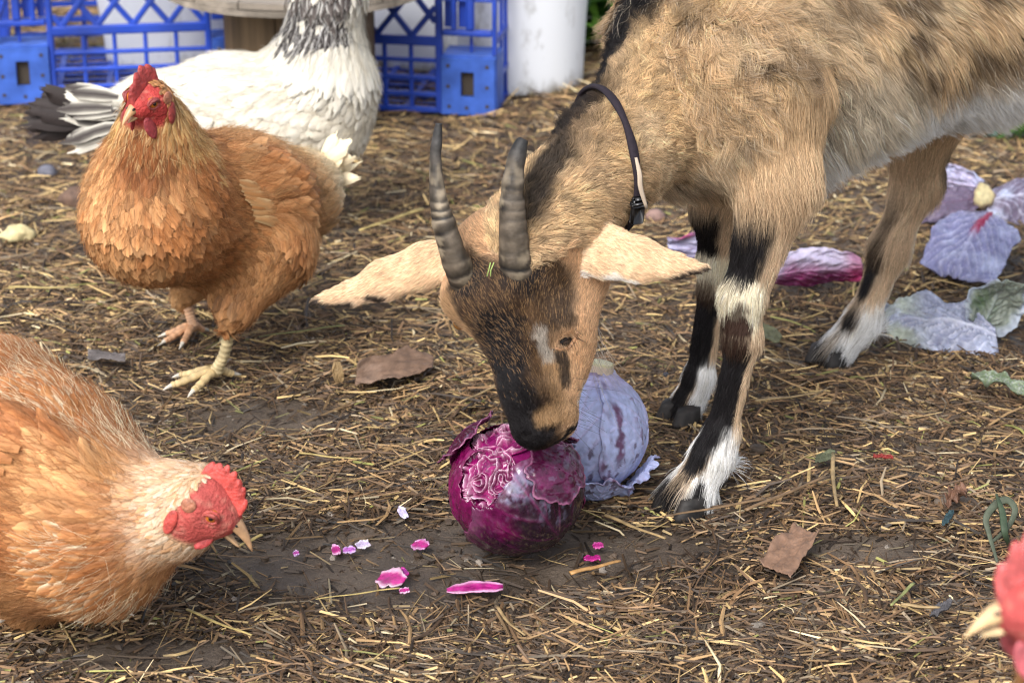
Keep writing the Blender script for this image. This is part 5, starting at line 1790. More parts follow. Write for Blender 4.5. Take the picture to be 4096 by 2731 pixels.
def on_ball(px, py, C, R):
    """The unit direction from C of the place on the ball that shows at (px, py)."""
    cp = A(0, 0, CAMH); r = nrm(_ray(px, py))
    b2 = (C - cp) @ r
    h = R * R - ((C - cp) @ (C - cp) - b2 * b2)
    return nrm(cp + r * (b2 - math.sqrt(max(h, 1e-9))) - C)

def cabbage_bitten():
    C = G(2060, 1945, .0555); R = .0570
    base = A(C[0], C[1], 0)
    t = thing('red_cabbage', 'half eaten shiny red cabbage under the mouth of the goat', 'cabbage', base)
    nb1 = on_ball(1915, 1900, C, R)            # the bite in its side
    nb2 = nrm(on_ball(1985, 1735, C, R) + A(-.05, .35, .55))      # the bite in its top
    V, F = ball(C, R * .80, 40, 28)
    V = V + nrm(V - C) * (.002 * fbm(V, 60, 3, 3))[:, None]
    solid('heart', V, F, WETLEAF, t, tint=(A(.20, .008, .10) * (1 + .4 * fbm(V, 90, 4, 2))[:, None]).clip(0, 1))
    torn_core(t, C, R * .950, nb1, A(.1, 0, 1), .56, 3.9, 5, .70, .0075)
    torn_core(t, C, R * .915, nb2, A(0, -1, .2), .66, 3.4, 9, .40, .007)
    hole1, hole2 = (nb1, .44), (nb2, .54)
    bl1 = on_ball(2085, 1930, C, R); bl2 = on_ball(2215, 1985, C, R)  # pale patches: waxy bloom together with the sky's reflection, painted into the colour
    def outer(D, V, u, v, ve, edge):
        n = len(D)
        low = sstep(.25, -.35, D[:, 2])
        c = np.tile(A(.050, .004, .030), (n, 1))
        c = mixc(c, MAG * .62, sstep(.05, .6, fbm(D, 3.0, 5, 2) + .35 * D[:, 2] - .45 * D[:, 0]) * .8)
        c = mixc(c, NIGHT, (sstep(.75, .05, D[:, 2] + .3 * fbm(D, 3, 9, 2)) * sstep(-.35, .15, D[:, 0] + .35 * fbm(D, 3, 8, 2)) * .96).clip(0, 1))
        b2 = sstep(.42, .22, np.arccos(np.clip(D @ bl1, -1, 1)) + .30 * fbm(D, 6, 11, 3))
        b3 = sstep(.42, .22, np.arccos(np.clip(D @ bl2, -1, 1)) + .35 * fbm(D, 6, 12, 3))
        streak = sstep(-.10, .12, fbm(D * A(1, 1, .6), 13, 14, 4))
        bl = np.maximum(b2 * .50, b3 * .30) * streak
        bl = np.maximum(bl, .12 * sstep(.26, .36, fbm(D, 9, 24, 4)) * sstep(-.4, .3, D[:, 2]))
        c = mixc(c, BLOOM_SHEEN * .8, bl * .80)
        c = mixc(c, A(.24, .02, .12), ve * .35 * (1 - .6 * low))
        dirt = sstep(.20, .5, fbm(D, 26, 19, 2)) * sstep(.1, -.5, D[:, 2])
        c = mixc(c, A(.09, .065, .045), dirt * .8)
        c = mixc(c, A(.45, .15, .30), edge * .25)
        return c
    def left(D, V, u, v, ve, edge):
        c = outer(D, V, u, v, ve, edge)
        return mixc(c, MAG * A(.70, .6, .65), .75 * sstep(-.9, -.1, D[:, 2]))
    sq = A(1, 1, .965)
    h = (hole1, hole2)
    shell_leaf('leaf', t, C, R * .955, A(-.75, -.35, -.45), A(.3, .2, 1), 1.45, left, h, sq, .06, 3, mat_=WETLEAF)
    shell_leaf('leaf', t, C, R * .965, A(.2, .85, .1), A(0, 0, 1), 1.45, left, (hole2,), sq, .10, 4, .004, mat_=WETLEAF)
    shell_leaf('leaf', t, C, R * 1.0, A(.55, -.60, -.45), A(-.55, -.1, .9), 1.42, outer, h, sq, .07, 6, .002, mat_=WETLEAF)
    # the lip of leaf that rises before the goat's mouth, and the torn ones at the back
    def lip(D, V, u, v, ve, edge):
        c = np.tile(A(.050, .003, .025), (len(D), 1))
        c = mixc(c, A(.12, .006, .06), sstep(.0, .5, fbm(D, 6, 3, 3)) * .7)
        c = mixc(c, BLOOM_SHEEN * .9, sstep(.26, .38, fbm(D, 8, 23, 4)) * .12)
        c = mixc(c, A(.20, .012, .10), ve * .18)
        return mixc(c, A(.50, .18, .33), sstep(.6, 1, edge) * .35)
    shell_leaf('leaf', t, C + A(.004, -.002, .001), R * 1.005, on_ball(2210, 1880, C, R) + A(.05, 0, .05), A(-.9, -.1, .35), .50, lip, (hole1, (nrm(nb2), .50)), sq, .20, 12, .002, mat_=WETLEAF, bump=.0003, nv=3)
    shell_leaf('leaf', t, C + A(-.004, .006, .003), R * .98, A(-.62, .25, .62), A(0, 0, 1), .52, lip, (hole1,), sq, .14, 15, .006, mat_=WETLEAF)
    shell_leaf('leaf', t, C + A(.0, .006, .002), R * .99, A(.45, .45, .66), A(-.3, 0, 1), .55, lip, (), sq, .18, 17, .008, mat_=WETLEAF)
    return t

def cabbage_whole():
    C = G(2352, 1718, .0530); R = .0500
    base = A(C[0], C[1], 0)
    t = thing('red_cabbage', 'whole bluish cabbage with a cut pale stem, right behind the goat muzzle', 'cabbage', base)
    st = nrm(on_ball(2405, 1500, C, R))
    st = nrm(st + A(.02, .02, .30))
    sq = A(1, 1, 1.06)
    BL = A(.43, .48, .74)
    V, F = ball(C, R * .945, 40, 28)
    solid('heart', V, F, LEAFM, t, tint=np.tile(A(.40, .42, .66), (len(V), 1)))
    streak0, streak1 = on_ball(2440, 1590, C, R), on_ball(2475, 1840, C, R)
    def blue(D, V, u, v, ve, edge):
        n = len(D)
        c = np.tile(BL, (n, 1)) * (1 + .14 * fbm(D, 5, 2, 3))[:, None]
        c = mixc(c, A(.50, .44, .68), ve * .5)
        wv = nrm(np.cross(streak0, streak1)); dl = np.abs(D @ wv)
        al = (D @ nrm(streak1 - streak0))
        on = sstep(.10, .02, dl + .10 * fbm(D, 9, 6, 3)) * sstep(-.45, -.3, al) * sstep(.75, .4, al)
        c = mixc(c, A(.10, .015, .06), on * .9)
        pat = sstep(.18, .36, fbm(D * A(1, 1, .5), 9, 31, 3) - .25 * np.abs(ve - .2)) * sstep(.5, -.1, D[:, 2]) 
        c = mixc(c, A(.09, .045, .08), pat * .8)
        near = sstep(.75, .35, np.arccos(np.clip(D @ st, -1, 1)))
        c = mixc(c, A(.58, .50, .74), near * .6)
        c = mixc(c, A(.14, .03, .09), edge * .60 * sstep(.0, .4, fbm(D, 8, 4, 2)))
        return c
    shell_leaf('leaf', t, C, R * .965, A(-.6, .5, -.1), st, 1.6, blue, (), sq, .05, 21)
    shell_leaf('leaf', t, C, R * .975, A(.75, .45, -.2), st, 1.4, blue, (), sq, .05, 22)
    shell_leaf('leaf', t, C, R * 1.022, A(.90, -.15, .08), st, 1.22, blue, (), sq, .05, 23, .0045)
    shell_leaf('leaf', t, C, R * 1.01, A(-.22, -.80, .10), st, 1.42, blue, (), sq, .04, 24, .0015)
    # skirts of old leaf at the foot
    shell_leaf('leaf', t, C + A(.002, -.003, -.004), R * 1.06, A(.12, -.62, -.78), A(.2, -.3, .5), .55, blue, (), sq, .14, 27, .008)
    shell_leaf('leaf', t, C + A(.005, 0, -.003), R * 1.08, A(.80, -.25, -.62), A(.2, -.1, .8), .36, blue, (), sq, .20, 28, .010)
    # the cut stem
    e1 = nrm(np.cross(st, A(1, 0, 0))); e2 = np.cross(st, e1)
    V, T = [], []
    m = 26
    rows = [(-.008, .0125), (.000, .0115), (.0045, .0108), (.0068, .0102), (.0076, .0088), (.0078, .0045), (.0077, .0006)]
    for z, r in rows:
        for j in range(m):
            a = 2 * np.pi * j / m
            w = 1 + .07 * math.sin(5 * a + 1) + .05 * math.sin(9 * a)
            V.append(C + st * (R * 1.085 + z) + (e1 * math.cos(a) + e2 * math.sin(a)) * r * w)
            T.append(A(.60, .48, .36) if z < .005 else (A(.62, .58, .33) if r > .009 else A(.78, .74, .48)))
    F = [(i * m + j, i * m + (j + 1) % m, (i + 1) * m + (j + 1) % m, (i + 1) * m + j) for i in range(len(rows) - 1) for j in range(m)]
    F.append(tuple((len(rows) - 1) * m + j for j in range(m)))
    solid('stem', V, F, PITH, t, tint=np.array(T))
    return t
cabbage_bitten(); cabbage_whole()

# ---------------------------------------------------------------- loose leaves and scraps
def blade(base, tip, side, bow=0.0, cup=0.0, ruffle=.004, seed=1, n=(64, 48), prof=lambda s: np.sin(np.pi * np.clip(.07 + .86 * s, 0, 1)) ** .42, tear=.11, veins_k=7, vein_h=.0012):
    """A leaf surface from its stalk end to its tip; side is the half-width vector."""
    base, tip, side = (np.asarray(q, float) for q in (base, tip, side))
    ln = tip - base; nn = nrm(np.cross(ln, side))
    if nn @ (A(0, 0, CAMH + .4) - base) < 0: nn = -nn
    s = np.linspace(0, 1, n[0]); v = np.linspace(-1, 1, n[1])
    SS, VV = np.meshgrid(s, v, indexing='ij')
    ss, vv = SS.ravel(), VV.ravel()
    sg = np.stack([ss * 3, np.sign(vv) * 2, 0 * ss + seed], 1)
    w = prof(ss) * (1 + tear * 2.0 * fbm(sg, 2.3, seed, 3))
    ve = veins(ss, vv, veins_k, .05)
    Lh = np.linalg.norm(ln); Wh = np.linalg.norm(side)
    fr = np.stack([ss * 2.2, vv * 1.4, 0 * ss + seed * 3], 1)
    z = bow * 4 * ss * (1 - ss) * Lh + cup * (np.abs(vv) ** 2.0) * Wh * w + 1.9 * ruffle * (np.abs(vv) ** 1.5 + .35) * fbm(fr, 2.2, seed + 2, 3) + 1.7 * vein_h * ve
    V = base + ln * ss[:, None] + side * (vv * w)[:, None] + nn * z[:, None]
    q = np.arange(n[0] - 1)[:, None] * n[1] + np.arange(n[1] - 1)[None]
    q = q.ravel()
    F = np.stack([q, q + 1, q + n[1] + 1, q + n[1]], 1)
    return V, F, ss, vv, ve

def leaf_obj(name, V, F, tint, parent=None, thick=.0010, m=None):
    o = solid(name, V, F, m or LEAFM, parent, tint=tint.clip(.004, 1))
    md = o.modifiers.new('thickness', 'SOLIDIFY'); md.thickness = thick; md.offset = 0
    return o

def leaf_tint(V, ss, vv, ve, pale, dark, rib, dk=.35, seed=1, scale=50):
    c = np.tile(pale, (len(V), 1)) * (1 + .12 * fbm(V, 60, seed, 2))[:, None]
    c = mixc(c, dark, sstep(.5 - dk, .85 - dk, .5 + .5 * fbm(V, scale, seed + 1, 3)))
    c = mixc(c, dark, .45 * sstep(.30, .02, ve) * sstep(-.3, .4, fbm(V, 25, seed + 7, 2)))
    c = mixc(c, rib, ve * .75)
    c = mixc(c, dark, sstep(.06, .01, ve) * .10)
    return c
PSQ = lambda s: np.minimum(1, .30 + 2.6 * s) * np.clip((1.02 - s) / .10, .25, 1) ** .6
PALEV, SLATE, CRIM = A(.47, .51, .72), A(.14, .11, .17), A(.30, .015, .075)

# the cabbage foot with four splayed leaves, at the right edge
fc = G(3930, 815)
t = thing('cabbage_stump', 'splayed cabbage leaves round a pale stalk beyond the hind leg', 'cabbage stump', fc)
sa = nrm(A(-.25, -.75, .6)); sc_ = G(3935, 785, .026)
s1_ = nrm(np.cross(sa, A(1, 0, 0))); s2_ = np.cross(sa, s1_)
V = []
for z, rr_ in ((-.030, .014), (-.006, .0155), (.003, .0150), (.0055, .0125), (.0058, .006), (.0055, .0005)):
    for j in range(24):
        a = 2 * np.pi * j / 24
        V.append(sc_ + sa * z + (s1_ * math.cos(a) + s2_ * math.sin(a) * .8) * rr_ * (1 + .10 * math.sin(3 * a + 1) + .06 * math.sin(7 * a)))
F = [(i * 24 + j, i * 24 + (j + 1) % 24, (i + 1) * 24 + (j + 1) % 24, (i + 1) * 24 + j) for i in range(5) for j in range(24)]
V = np.array(V)
solid('stalk', V, F, PITH, t, tint=np.where((np.arange(len(V)) >= 72)[:, None], A(.46, .39, .21), A(.32, .24, .17)) * (1 + .35 * fbm(V, 160, 3, 3))[:, None])
V, F, ss, vv, ve = blade(G(3935, 750, .030), G(3725, 690, .026), (G(3850, 640, .055) - G(3850, 765, .015)) * .54, .10, -.22, .006, 41)
leaf_obj('leaf', V, F, leaf_tint(V, ss, vv, ve, PALEV, A(.40, .38, .55), A(.62, .5, .7), .14, 3), t)
V, F, ss, vv, ve = blade(G(3925, 800, .018), G(3680, 850, .012), (G(3800, 755, .028) - G(3795, 875, .006)) * .54, .08, -.15, .006, 42)
leaf_obj('leaf', V, F, leaf_tint(V, ss, vv, ve, A(.40, .38, .55), SLATE, A(.15, .08, .14), .48, 4), t)
V, F, ss, vv, ve = blade(G(3950, 815, .018), G(4210, 790, .020), (G(4060, 715, .045) - G(4060, 895, .010)) * .52, .14, -.3, .008, 43)
leaf_obj('leaf', V, F, leaf_tint(V, ss, vv, ve, A(.48, .54, .72), SLATE, A(.6, .6, .75), .26, 5), t)
V, F, ss, vv, ve = blade(G(3968, 862, .034), G(3815, 1112, .008), (G(3995, 1020, .016) - G(3725, 935, .022)) * .56, .12, -.15, .006, 44, veins_k=8, vein_h=.0030, prof=PSQ)
tt = leaf_tint(V, ss, vv, ve, PALEV * A(1.03, 1.03, 1.0), A(.20, .20, .36), A(.62, .62, .82), .30, 6)
tt = mixc(tt, A(.30, .01, .06), sstep(.16, .06, np.abs(vv)) * sstep(.62, .40, ss))
tt = mixc(tt, SLATE, sstep(.32, .12, ss) * sstep(-.1, -.5, vv) * .8)
leaf_obj('leaf', V, F, tt, t)

def lone_leaf(name, label, items, base=None):
    """A loose leaf lying on the litter: one or two blades of one leaf."""
    if len(items) == 1:
        V, F, tint = items[0]
        o = leaf_obj(name, V, F, tint)
        return set_props(o, label, 'cabbage leaf', 'cabbage leaves lying on the straw')
    b0 = np.concatenate([i[0] for i in items]).mean(0); b0[2] = 0
    t = thing(name, label, 'cabbage leaf', b0, 'cabbage leaves lying on the straw')
    for V, F, tint in items: leaf_obj('leaf_blade', V, F, tint, t)
    return t

# purple boat-shaped leaf between the legs, its hollow turned away
V, F, ss, vv, ve = blade(G(3085, 1105, .020), G(3452, 1080, .024), (G(3265, 1060, .046) - G(3280, 1212, .003)) * .52, -.10, -.45, .005, 51)
tt = leaf_tint(V, ss, vv, ve, A(.32, .04, .17), A(.15, .012, .08), A(.5, .25, .42), .32, 7)
up_ = sstep(-.1, .75, (V[:, 2] - .018) / .026 + .30 * fbm(V, 60, 8, 2))
tt = mixc(tt, A(.62, .56, .74), up_)
tt = mixc(tt, A(.42, .01, .10), sstep(.75, .95, ss) * .6)
lone_leaf('cabbage_leaf', 'boat-shaped purple cabbage leaf lying between fore and hind legs', [(V, F, tt)])
# pale leaf folded over a green one
V1, F1, s1, v1, e1_ = blade(G(3985, 1345, .012), G(3545, 1295, .008), (G(3800, 1180, .040) - G(3830, 1400, .005)) * .52, .14, -.24, .010, 52, veins_k=8, vein_h=.0032)
t1 = leaf_tint(V1, s1, v1, e1_, A(.50, .55, .72), A(.28, .30, .42), A(.70, .72, .85), .24, 8)
t1 = mixc(t1, A(.52, .58, .36), sstep(.55, .85, s1) * sstep(.1, .6, fbm(V1, 45, 2, 2) + .3) * .6)
V2, F2, s2, v2, e2_ = blade(G(3925, 1310, .012), G(4050, 1125, .066), (G(4035, 1230, .035) - G(3820, 1190, .050)) * .52, -.14, .25, .007, 53, veins_k=8, vein_h=.0016)
t2 = leaf_tint(V2, s2, v2, e2_, A(.10, .17, .075), A(.22, .25, .20), A(.30, .34, .34), .34, 9)
t2 = mixc(t2, A(.45, .50, .62), sstep(.70, .95, np.abs(v2)) * .8)
lone_leaf('cabbage_leaf', 'pale cabbage leaf folded over with its green side up, near the right edge', [(V1, F1, t1), (V2, F2, t2)])
# frilled piece behind the far foreleg
V, F, ss, vv, ve = blade(G(3010, 955, .022), G(2672, 990, .020), (G(2790, 908, .045) - G(2795, 1045, .004)) * .55, .10, .25, .008, 54)
tt = leaf_tint(V, ss, vv, ve, A(.56, .57, .78), A(.34, .33, .50), A(.5, .4, .6), .22, 10)
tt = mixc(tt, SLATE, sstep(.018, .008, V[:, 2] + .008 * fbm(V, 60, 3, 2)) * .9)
tt = mixc(tt, A(.42, .03, .16), sstep(.030, .038, V[:, 2]) * sstep(.5, .9, ss))
lone_leaf('cabbage_leaf', 'frilled lavender cabbage leaf half hidden behind the far foreleg', [(V, F, tt)])
# narrow bluish green strip
V, F, ss, vv, ve = blade(G(3885, 1512, .022), G(4190, 1605, .012), (G(4000, 1545, .016) - G(3995, 1588, .010)) * .55, .10, .5, .006, 55, n=(60, 14), tear=.16)
lone_leaf('cabbage_leaf', 'narrow torn bluish green leaf strip curling at the right edge', [(V, F, leaf_tint(V, ss, vv, ve, A(.22, .25, .27), A(.13, .17, .10), A(.3, .3, .35), .3, 11))])
# crushed purple crumb under the folded leaf
def scrap(px, py, w, h, yaw, col_, edge, label, seed, name='cabbage_scrap', lift=.003, cat='cabbage scrap'):
    c = G(px, py)
    s = 1 / ((FPX * math.sin(TH) + (py - 1365.5) * math.cos(TH)) / CAMH)
    L2, W2 = w * s, h * s
    d = A(math.cos(yaw), math.sin(yaw), .06); sd = A(-math.sin(yaw), math.cos(yaw), .12)
    z0 = ground_z(A(c[0]), A(c[1]))[0] + .0085
    V, F, ss, vv, ve = blade(c - d * L2 * .5 + A(0, 0, z0), c + d * L2 * .5 + A(0, 0, z0), sd * W2 * .5, .03, .12, .0009, seed, n=(18, 14), tear=.22, vein_h=.0004)
    tt = np.tile(col_, (len(V), 1)) * (1 + .3 * fbm(V, 200, seed, 2))[:, None]
    tt = mixc(tt, edge, sstep(.45, .95, np.abs(vv)) * .8)
    o = leaf_obj(name, V, F, tt, None, .0012, WETLEAF)
    return set_props(o, label, cat, 'purple cabbage scraps on the mud')
HOT, LILAC = A(.40, .018, .19), A(.52, .42, .62)
scrap(1345, 2212, 34, 70, .2, HOT, A(.75, .45, .65), 'round hot pink cabbage scrap, leftmost of three in a row on the mud', 1)
scrap(1398, 2210, 52, 45, .1, A(.42, .12, .45), LILAC, 'flat purple cabbage scrap, middle of three in a row on the mud', 2)
scrap(1452, 2192, 56, 60, .4, LILAC, A(.78, .70, .80), 'pale lilac cabbage scrap, rightmost of three in a row on the mud', 3)
scrap(1680, 2192, 66, 70, -.5, A(.38, .02, .18), A(.55, .30, .50), 'bright pink torn scrap on bare mud before the bitten cabbage', 4)
scrap(1612, 2068, 32, 85, .3, A(.60, .52, .80), A(.70, .62, .85), 'small lavender chip left of the bitten cabbage', 5)
scrap(1566, 2340, 112, 120, -.35, A(.42, .025, .19), A(.70, .50, .60), 'largest magenta scrap with white edges at the front', 6)
scrap(1614, 2308, 36, 50, .5, A(.30, .02, .22), HOT, 'dark magenta crumb just above the white edged scrap', 7)
scrap(1900, 2374, 225, 70, .02, A(.33, .015, .16), A(.62, .35, .52), 'long curled purple strip below the bitten cabbage', 8)
scrap(2392, 2208, 42, 40, .1, HOT, A(.5, .1, .3), 'tiny pink chip on straw right of the bitten cabbage, the upper one', 9)
scrap(2368, 2254, 66, 36, .0, A(.30, .01, .14), HOT, 'tiny dark pink strip right of the bitten cabbage, the lower one', 10)
scrap(1186, 2232, 22, 34, .3, A(.48, .06, .36), LILAC, 'tiny violet speck beside the beak of the pecking hen', 11)
scrap(1618, 2380, 40, 40, .2, HOT, A(.7, .5, .65), 'little pink crumb touching the lower end of the white edged scrap', 12)
scrap(3890, 1392, 90, 60, .2, A(.13, .08, .16), A(.3, .25, .4), 'crumpled dark purple crumb under the folded pale leaf', 13)

# ---------------------------------------------------------------- crates, tub, table, fence
BLUE = mat('blue_plastic', (.018, .062, .43), .42, .5, noise=(11, .55, 7), bump=(220, .12, .0006), rough_noise=(30, .34, .60))
SHELL = mat('blue_plastic_scuffed', (.045, .12, .49), .55, .4, noise=(38, .62, 6), bump=(160, .30, .0010))
HOLE_SHADE = mat('hole_shade', (.060, .048, .036), .8, .2)  # dark colour standing in for the shade inside openings
GRIMY = mat('dried_mud', (.10, .075, .05), .85, .2, noise=(60, .5, 4))

_unit_box = None
def bar(parent, a, b, wy, wz, name, m=BLUE, up=A(0, 0, 1)):
    """A moulded bar from a to b as a part: wy deep, wz high."""
    a, b = np.asarray(a, float), np.asarray(b, float)
    ln = np.linalg.norm(b - a); d = (b - a) / ln
    y_ = A(0, 1, 0); z_ = np.cross(d, y_)
    mb = MB().box((-ln / 2, -wy / 2, -wz / 2), (ln / 2, wy / 2, wz / 2), bev=min(wy, wz) * .22)
    V = np.concatenate(mb.V)
    V = (a + b) / 2 + V[:, :1] * d + V[:, 1:2] * y_ + V[:, 2:] * z_
    return V, mb.F

def crate(label, corner, ang, w=.370, dp=.27, h=.300, lower=(.0675, .0445, .0200), cols=5, seed=1):
    """A stacking crate standing on the ground: corner is its near left foot, ang the turn of its front."""
    t = thing('plastic_crate', label, 'crate', corner, 'blue plastic crates at the back')
    ca, sa = math.cos(ang), math.sin(ang)
    def Wd(V):
        V = np.asarray(V, float)
        return np.stack([corner[0] + V[:, 0] * ca - V[:, 1] * sa, corner[1] + V[:, 0] * sa + V[:, 1] * ca, corner[2] + V[:, 2]], 1)
    bw = .081
    def part(name, V, F, m=BLUE, par=None):
        return solid(name, Wd(V), F, m, par or t, smooth=False)
    def joined(name, segs, m=BLUE, par=None):
        mb = MB()
        for V, F in segs: mb.add(V, F)
        return part(name, np.concatenate(mb.V), mb.F, m, par)
    # front wall, bar by bar
    yb_ = .006
    part('cross_band', *bar(t, (bw, yb_, .0985), (w - bw, yb_, .0985), .008, .0130, ''))
    part('top_rim', *bar(t, (0, yb_, h - .008), (w, yb_, h - .008), .012, .016, ''))
    part('bottom_rail', *bar(t, (bw, yb_, .004), (w - bw, yb_, .004), .009, .008, ''))
    for z in lower:
        part('grid_bar', *bar(t, (bw, yb_ + .0004, z), (w - bw, yb_ + .0004, z), .0070, .0056, ''))
    for k in range(1, cols):
        x = bw + (w - 2 * bw) * k / cols
        part('grid_bar', *bar(t, (x, yb_ + .001, .0075), (x, yb_ + .001, .0925), .0060, .0058, ''))
    # diamond lattice above the band
    x0, x1, z0, z1 = bw + .002, w - bw - .002, .1045, h - .016
    pit, slope = .048, .030 / .024
    for sg in (1, -1):
        for k in range(-12, 16):
            xb = x0 + .012 + pit * k
            a = [xb, z0]; b2 = [xb + sg * (z1 - z0) / slope, z1]
            lo, hi = 0.0, 1.0
            dx = b2[0] - a[0]
            for lim, s_ in ((x0, 1), (x1, -1)):
                ta = (lim - a[0]) / dx
                if (dx > 0) == (s_ > 0): lo = max(lo, ta)
                else: hi = min(hi, ta)
            if hi - lo < .06: continue
            p = (a[0] + dx * lo, yb_ + (.0003 if sg > 0 else .0016), z0 + (z1 - z0) * lo); q = (a[0] + dx * hi, yb_ + (.0003 if sg > 0 else .0016), z0 + (z1 - z0) * hi)
            part('lattice_bar', *bar(t, p, q, .0070 if sg > 0 else .0062, .0078, ''))
    # uprights beside the lattice with their rounded shoulders
    for sd in (0, 1):
        X = (lambda x: x) if sd == 0 else (lambda x: w - x)
        part('corner_upright', *bar(t, (X(bw - .002), yb_ + .004, .0), (X(bw - .002), yb_ + .004, h - .017), .016, .0085, ''))
        # corner foot: a shell with a slot through it
        mb = MB()
        fy0, fy1 = -.002, .0035
        sx0, sx1, sz0, sz1 = .030, .048, .026, .060
        z1b = .0785
        for lo, hi in (((.002, fy0, .001), (sx0, fy1, z1b)), ((sx1, fy0, .001), (bw - .0065, fy1, z1b)), ((sx0, fy0, .001), (sx1, fy1, sz0)), ((sx0, fy0, sz1), (sx1, fy1, z1b))):
            mb.box((X(lo[0]), lo[1], lo[2]), (X(hi[0]), hi[1], hi[2]))
        mb.box((X(.0), fy1 + .0005, z1b - .002), (X(bw - .0065), .055, z1b + .003), bev=.0008)
        mb.box((X(.0), fy1 + .0005, .001), (X(.004), .055, z1b - .003))
        foot = part('corner_foot', np.concatenate(mb.V), mb.F, SHELL)
        mb2 = MB().box((X(sx0), fy1 + .004, sz0), (X(sx1), fy1 + .006, sz1))
        part('slot_plate', np.concatenate(mb2.V), mb2.F, HOLE_SHADE, foot)  # dark plate behind the opening, standing for its shaded depth
        for (hx_, hz_) in ((.012, .068), (.065, .068), (.012, .040), (.065, .040), (.012, .014), (.064, .012), (.040, .011)):
            a = np.linspace(0, 2 * np.pi, 13)[:-1]
            V = np.concatenate([np.stack([X(hx_) + .0027 * np.cos(a), np.full(12, fy0 - .0006), hz_ + .0027 * np.sin(a)], 1), np.stack([X(hx_) + .0024 * np.cos(a), np.full(12, fy0 + .0005), hz_ + .0024 * np.sin(a)], 1)])
            F = [tuple(range(12))] + [(j, (j + 1) % 12, 12 + (j + 1) % 12, 12 + j) for j in range(12)]
            part('peg_hole_disc', V, F, HOLE_SHADE, foot)  # raised dark disc, its colour standing for the shade in a hole
        # the hand hold over the foot, ribs above it
        part('rib', *bar(t, (X(.003), yb_ + .002, z1b + .004), (X(.003), yb_ + .002, h - .017), .012, .006, ''))
        part('rib', *bar(t, (X(.037), yb_ + .014, z1b + .004), (X(.037), yb_ + .014, .106), .004, .004, ''))
        mb3 = MB()
        mb3.box((X(.0065), yb_ - .004, .1075), (X(bw - .0075), yb_ + .010, .1145), bev=.0012)
        part('hand_rail', np.concatenate(mb3.V), mb3.F)
        part('rib', *bar(t, (X(.036), yb_ + .001, .1150), (X(.036), yb_ + .001, h - .017), .010, .011, ''))
        part('rib', *bar(t, (X(.058), yb_ + .001, .1150), (X(.058), yb_ + .001, h - .017), .010, .007, ''))
        for z in (.155, .200, .245):
            part('rib', *bar(t, (X(.007), yb_ + .004, z), (X(bw - .0070), yb_ + .004, z), .006, .004, ''))
        mb4 = MB()
        for (xa, xb2) in ((.044, .054), (.063, .073)):
            mb4.box((X(xa), yb_ + .012, .116), (X(xb2), yb_ + .014, h - .018))
        part('rib_web', np.concatenate(mb4.V), mb4.F)
        # side wall
        xw = X(.004)
        segs = []
        for z in (.004, .045, .0985, .155, .21, h - .008):
            mbx = MB().box((xw - .003, .058 if z < .09 else .016, z - .004), (xw + .003, dp - .012, z + .004))
            segs.append((np.concatenate(mbx.V), mbx.F))
        for k in range(6):
            y = .062 + (dp - .080) * k / 5
            for za, zb in ((.0085, .0405), (.0495, .094), (.103, .1505), (.1595, .2055), (.2145, h - .0125)):
                mbx = MB().box((xw - .0022, y - .003, za), (xw + .0022, y + .003, zb))
                segs.append((np.concatenate(mbx.V), mbx.F))
        joined('side_wall', segs)
    # back wall and floor
    segs = []
    for z in (.004, .030, .052, .075, .0985, h - .008):
        mbx = MB().box((.010, dp - .009, z - .0035), (w - .010, dp - .003, z + .0035)); segs.append((np.concatenate(mbx.V), mbx.F))
    for k in range(8):
        x = .014 + (w - .028) * k / 7
        mbx = MB().box((x - .003, dp - .0025, .001), (x + .003, dp + .001, h - .002)); segs.append((np.concatenate(mbx.V), mbx.F))
    joined('back_wall', segs)
    segs = []
    for k in range(9):
        y = .016 + (dp - .032) * k / 8
        mbx = MB().box((.010, y - .004, .0005), (w - .010, y + .004, .0035)); segs.append((np.concatenate(mbx.V), mbx.F))
    for k in range(6):
        x = .014 + (w - .028) * k / 5
        mbx = MB().box((x - .004, .012, .0040), (x + .004, dp - .012, .0065)); segs.append((np.concatenate(mbx.V), mbx.F))
    joined('floor_grid', segs)
    return t
cA = G(-14, 424); cA[2] = .001
crate('blue lattice crate at the far left behind the white hen', cA, .14)
cB = G(1100, 425); cB[2] = .000
rB = G(1985, 468); 
crate('blue lattice crate between the wooden table and the white bucket', cB, math.atan2(rB[1] - cB[1], rB[0] - cB[0]), float(np.hypot(*(rB - cB)[:2])), .25, lower=(.0720, .0480, .0250), cols=4, seed=2)

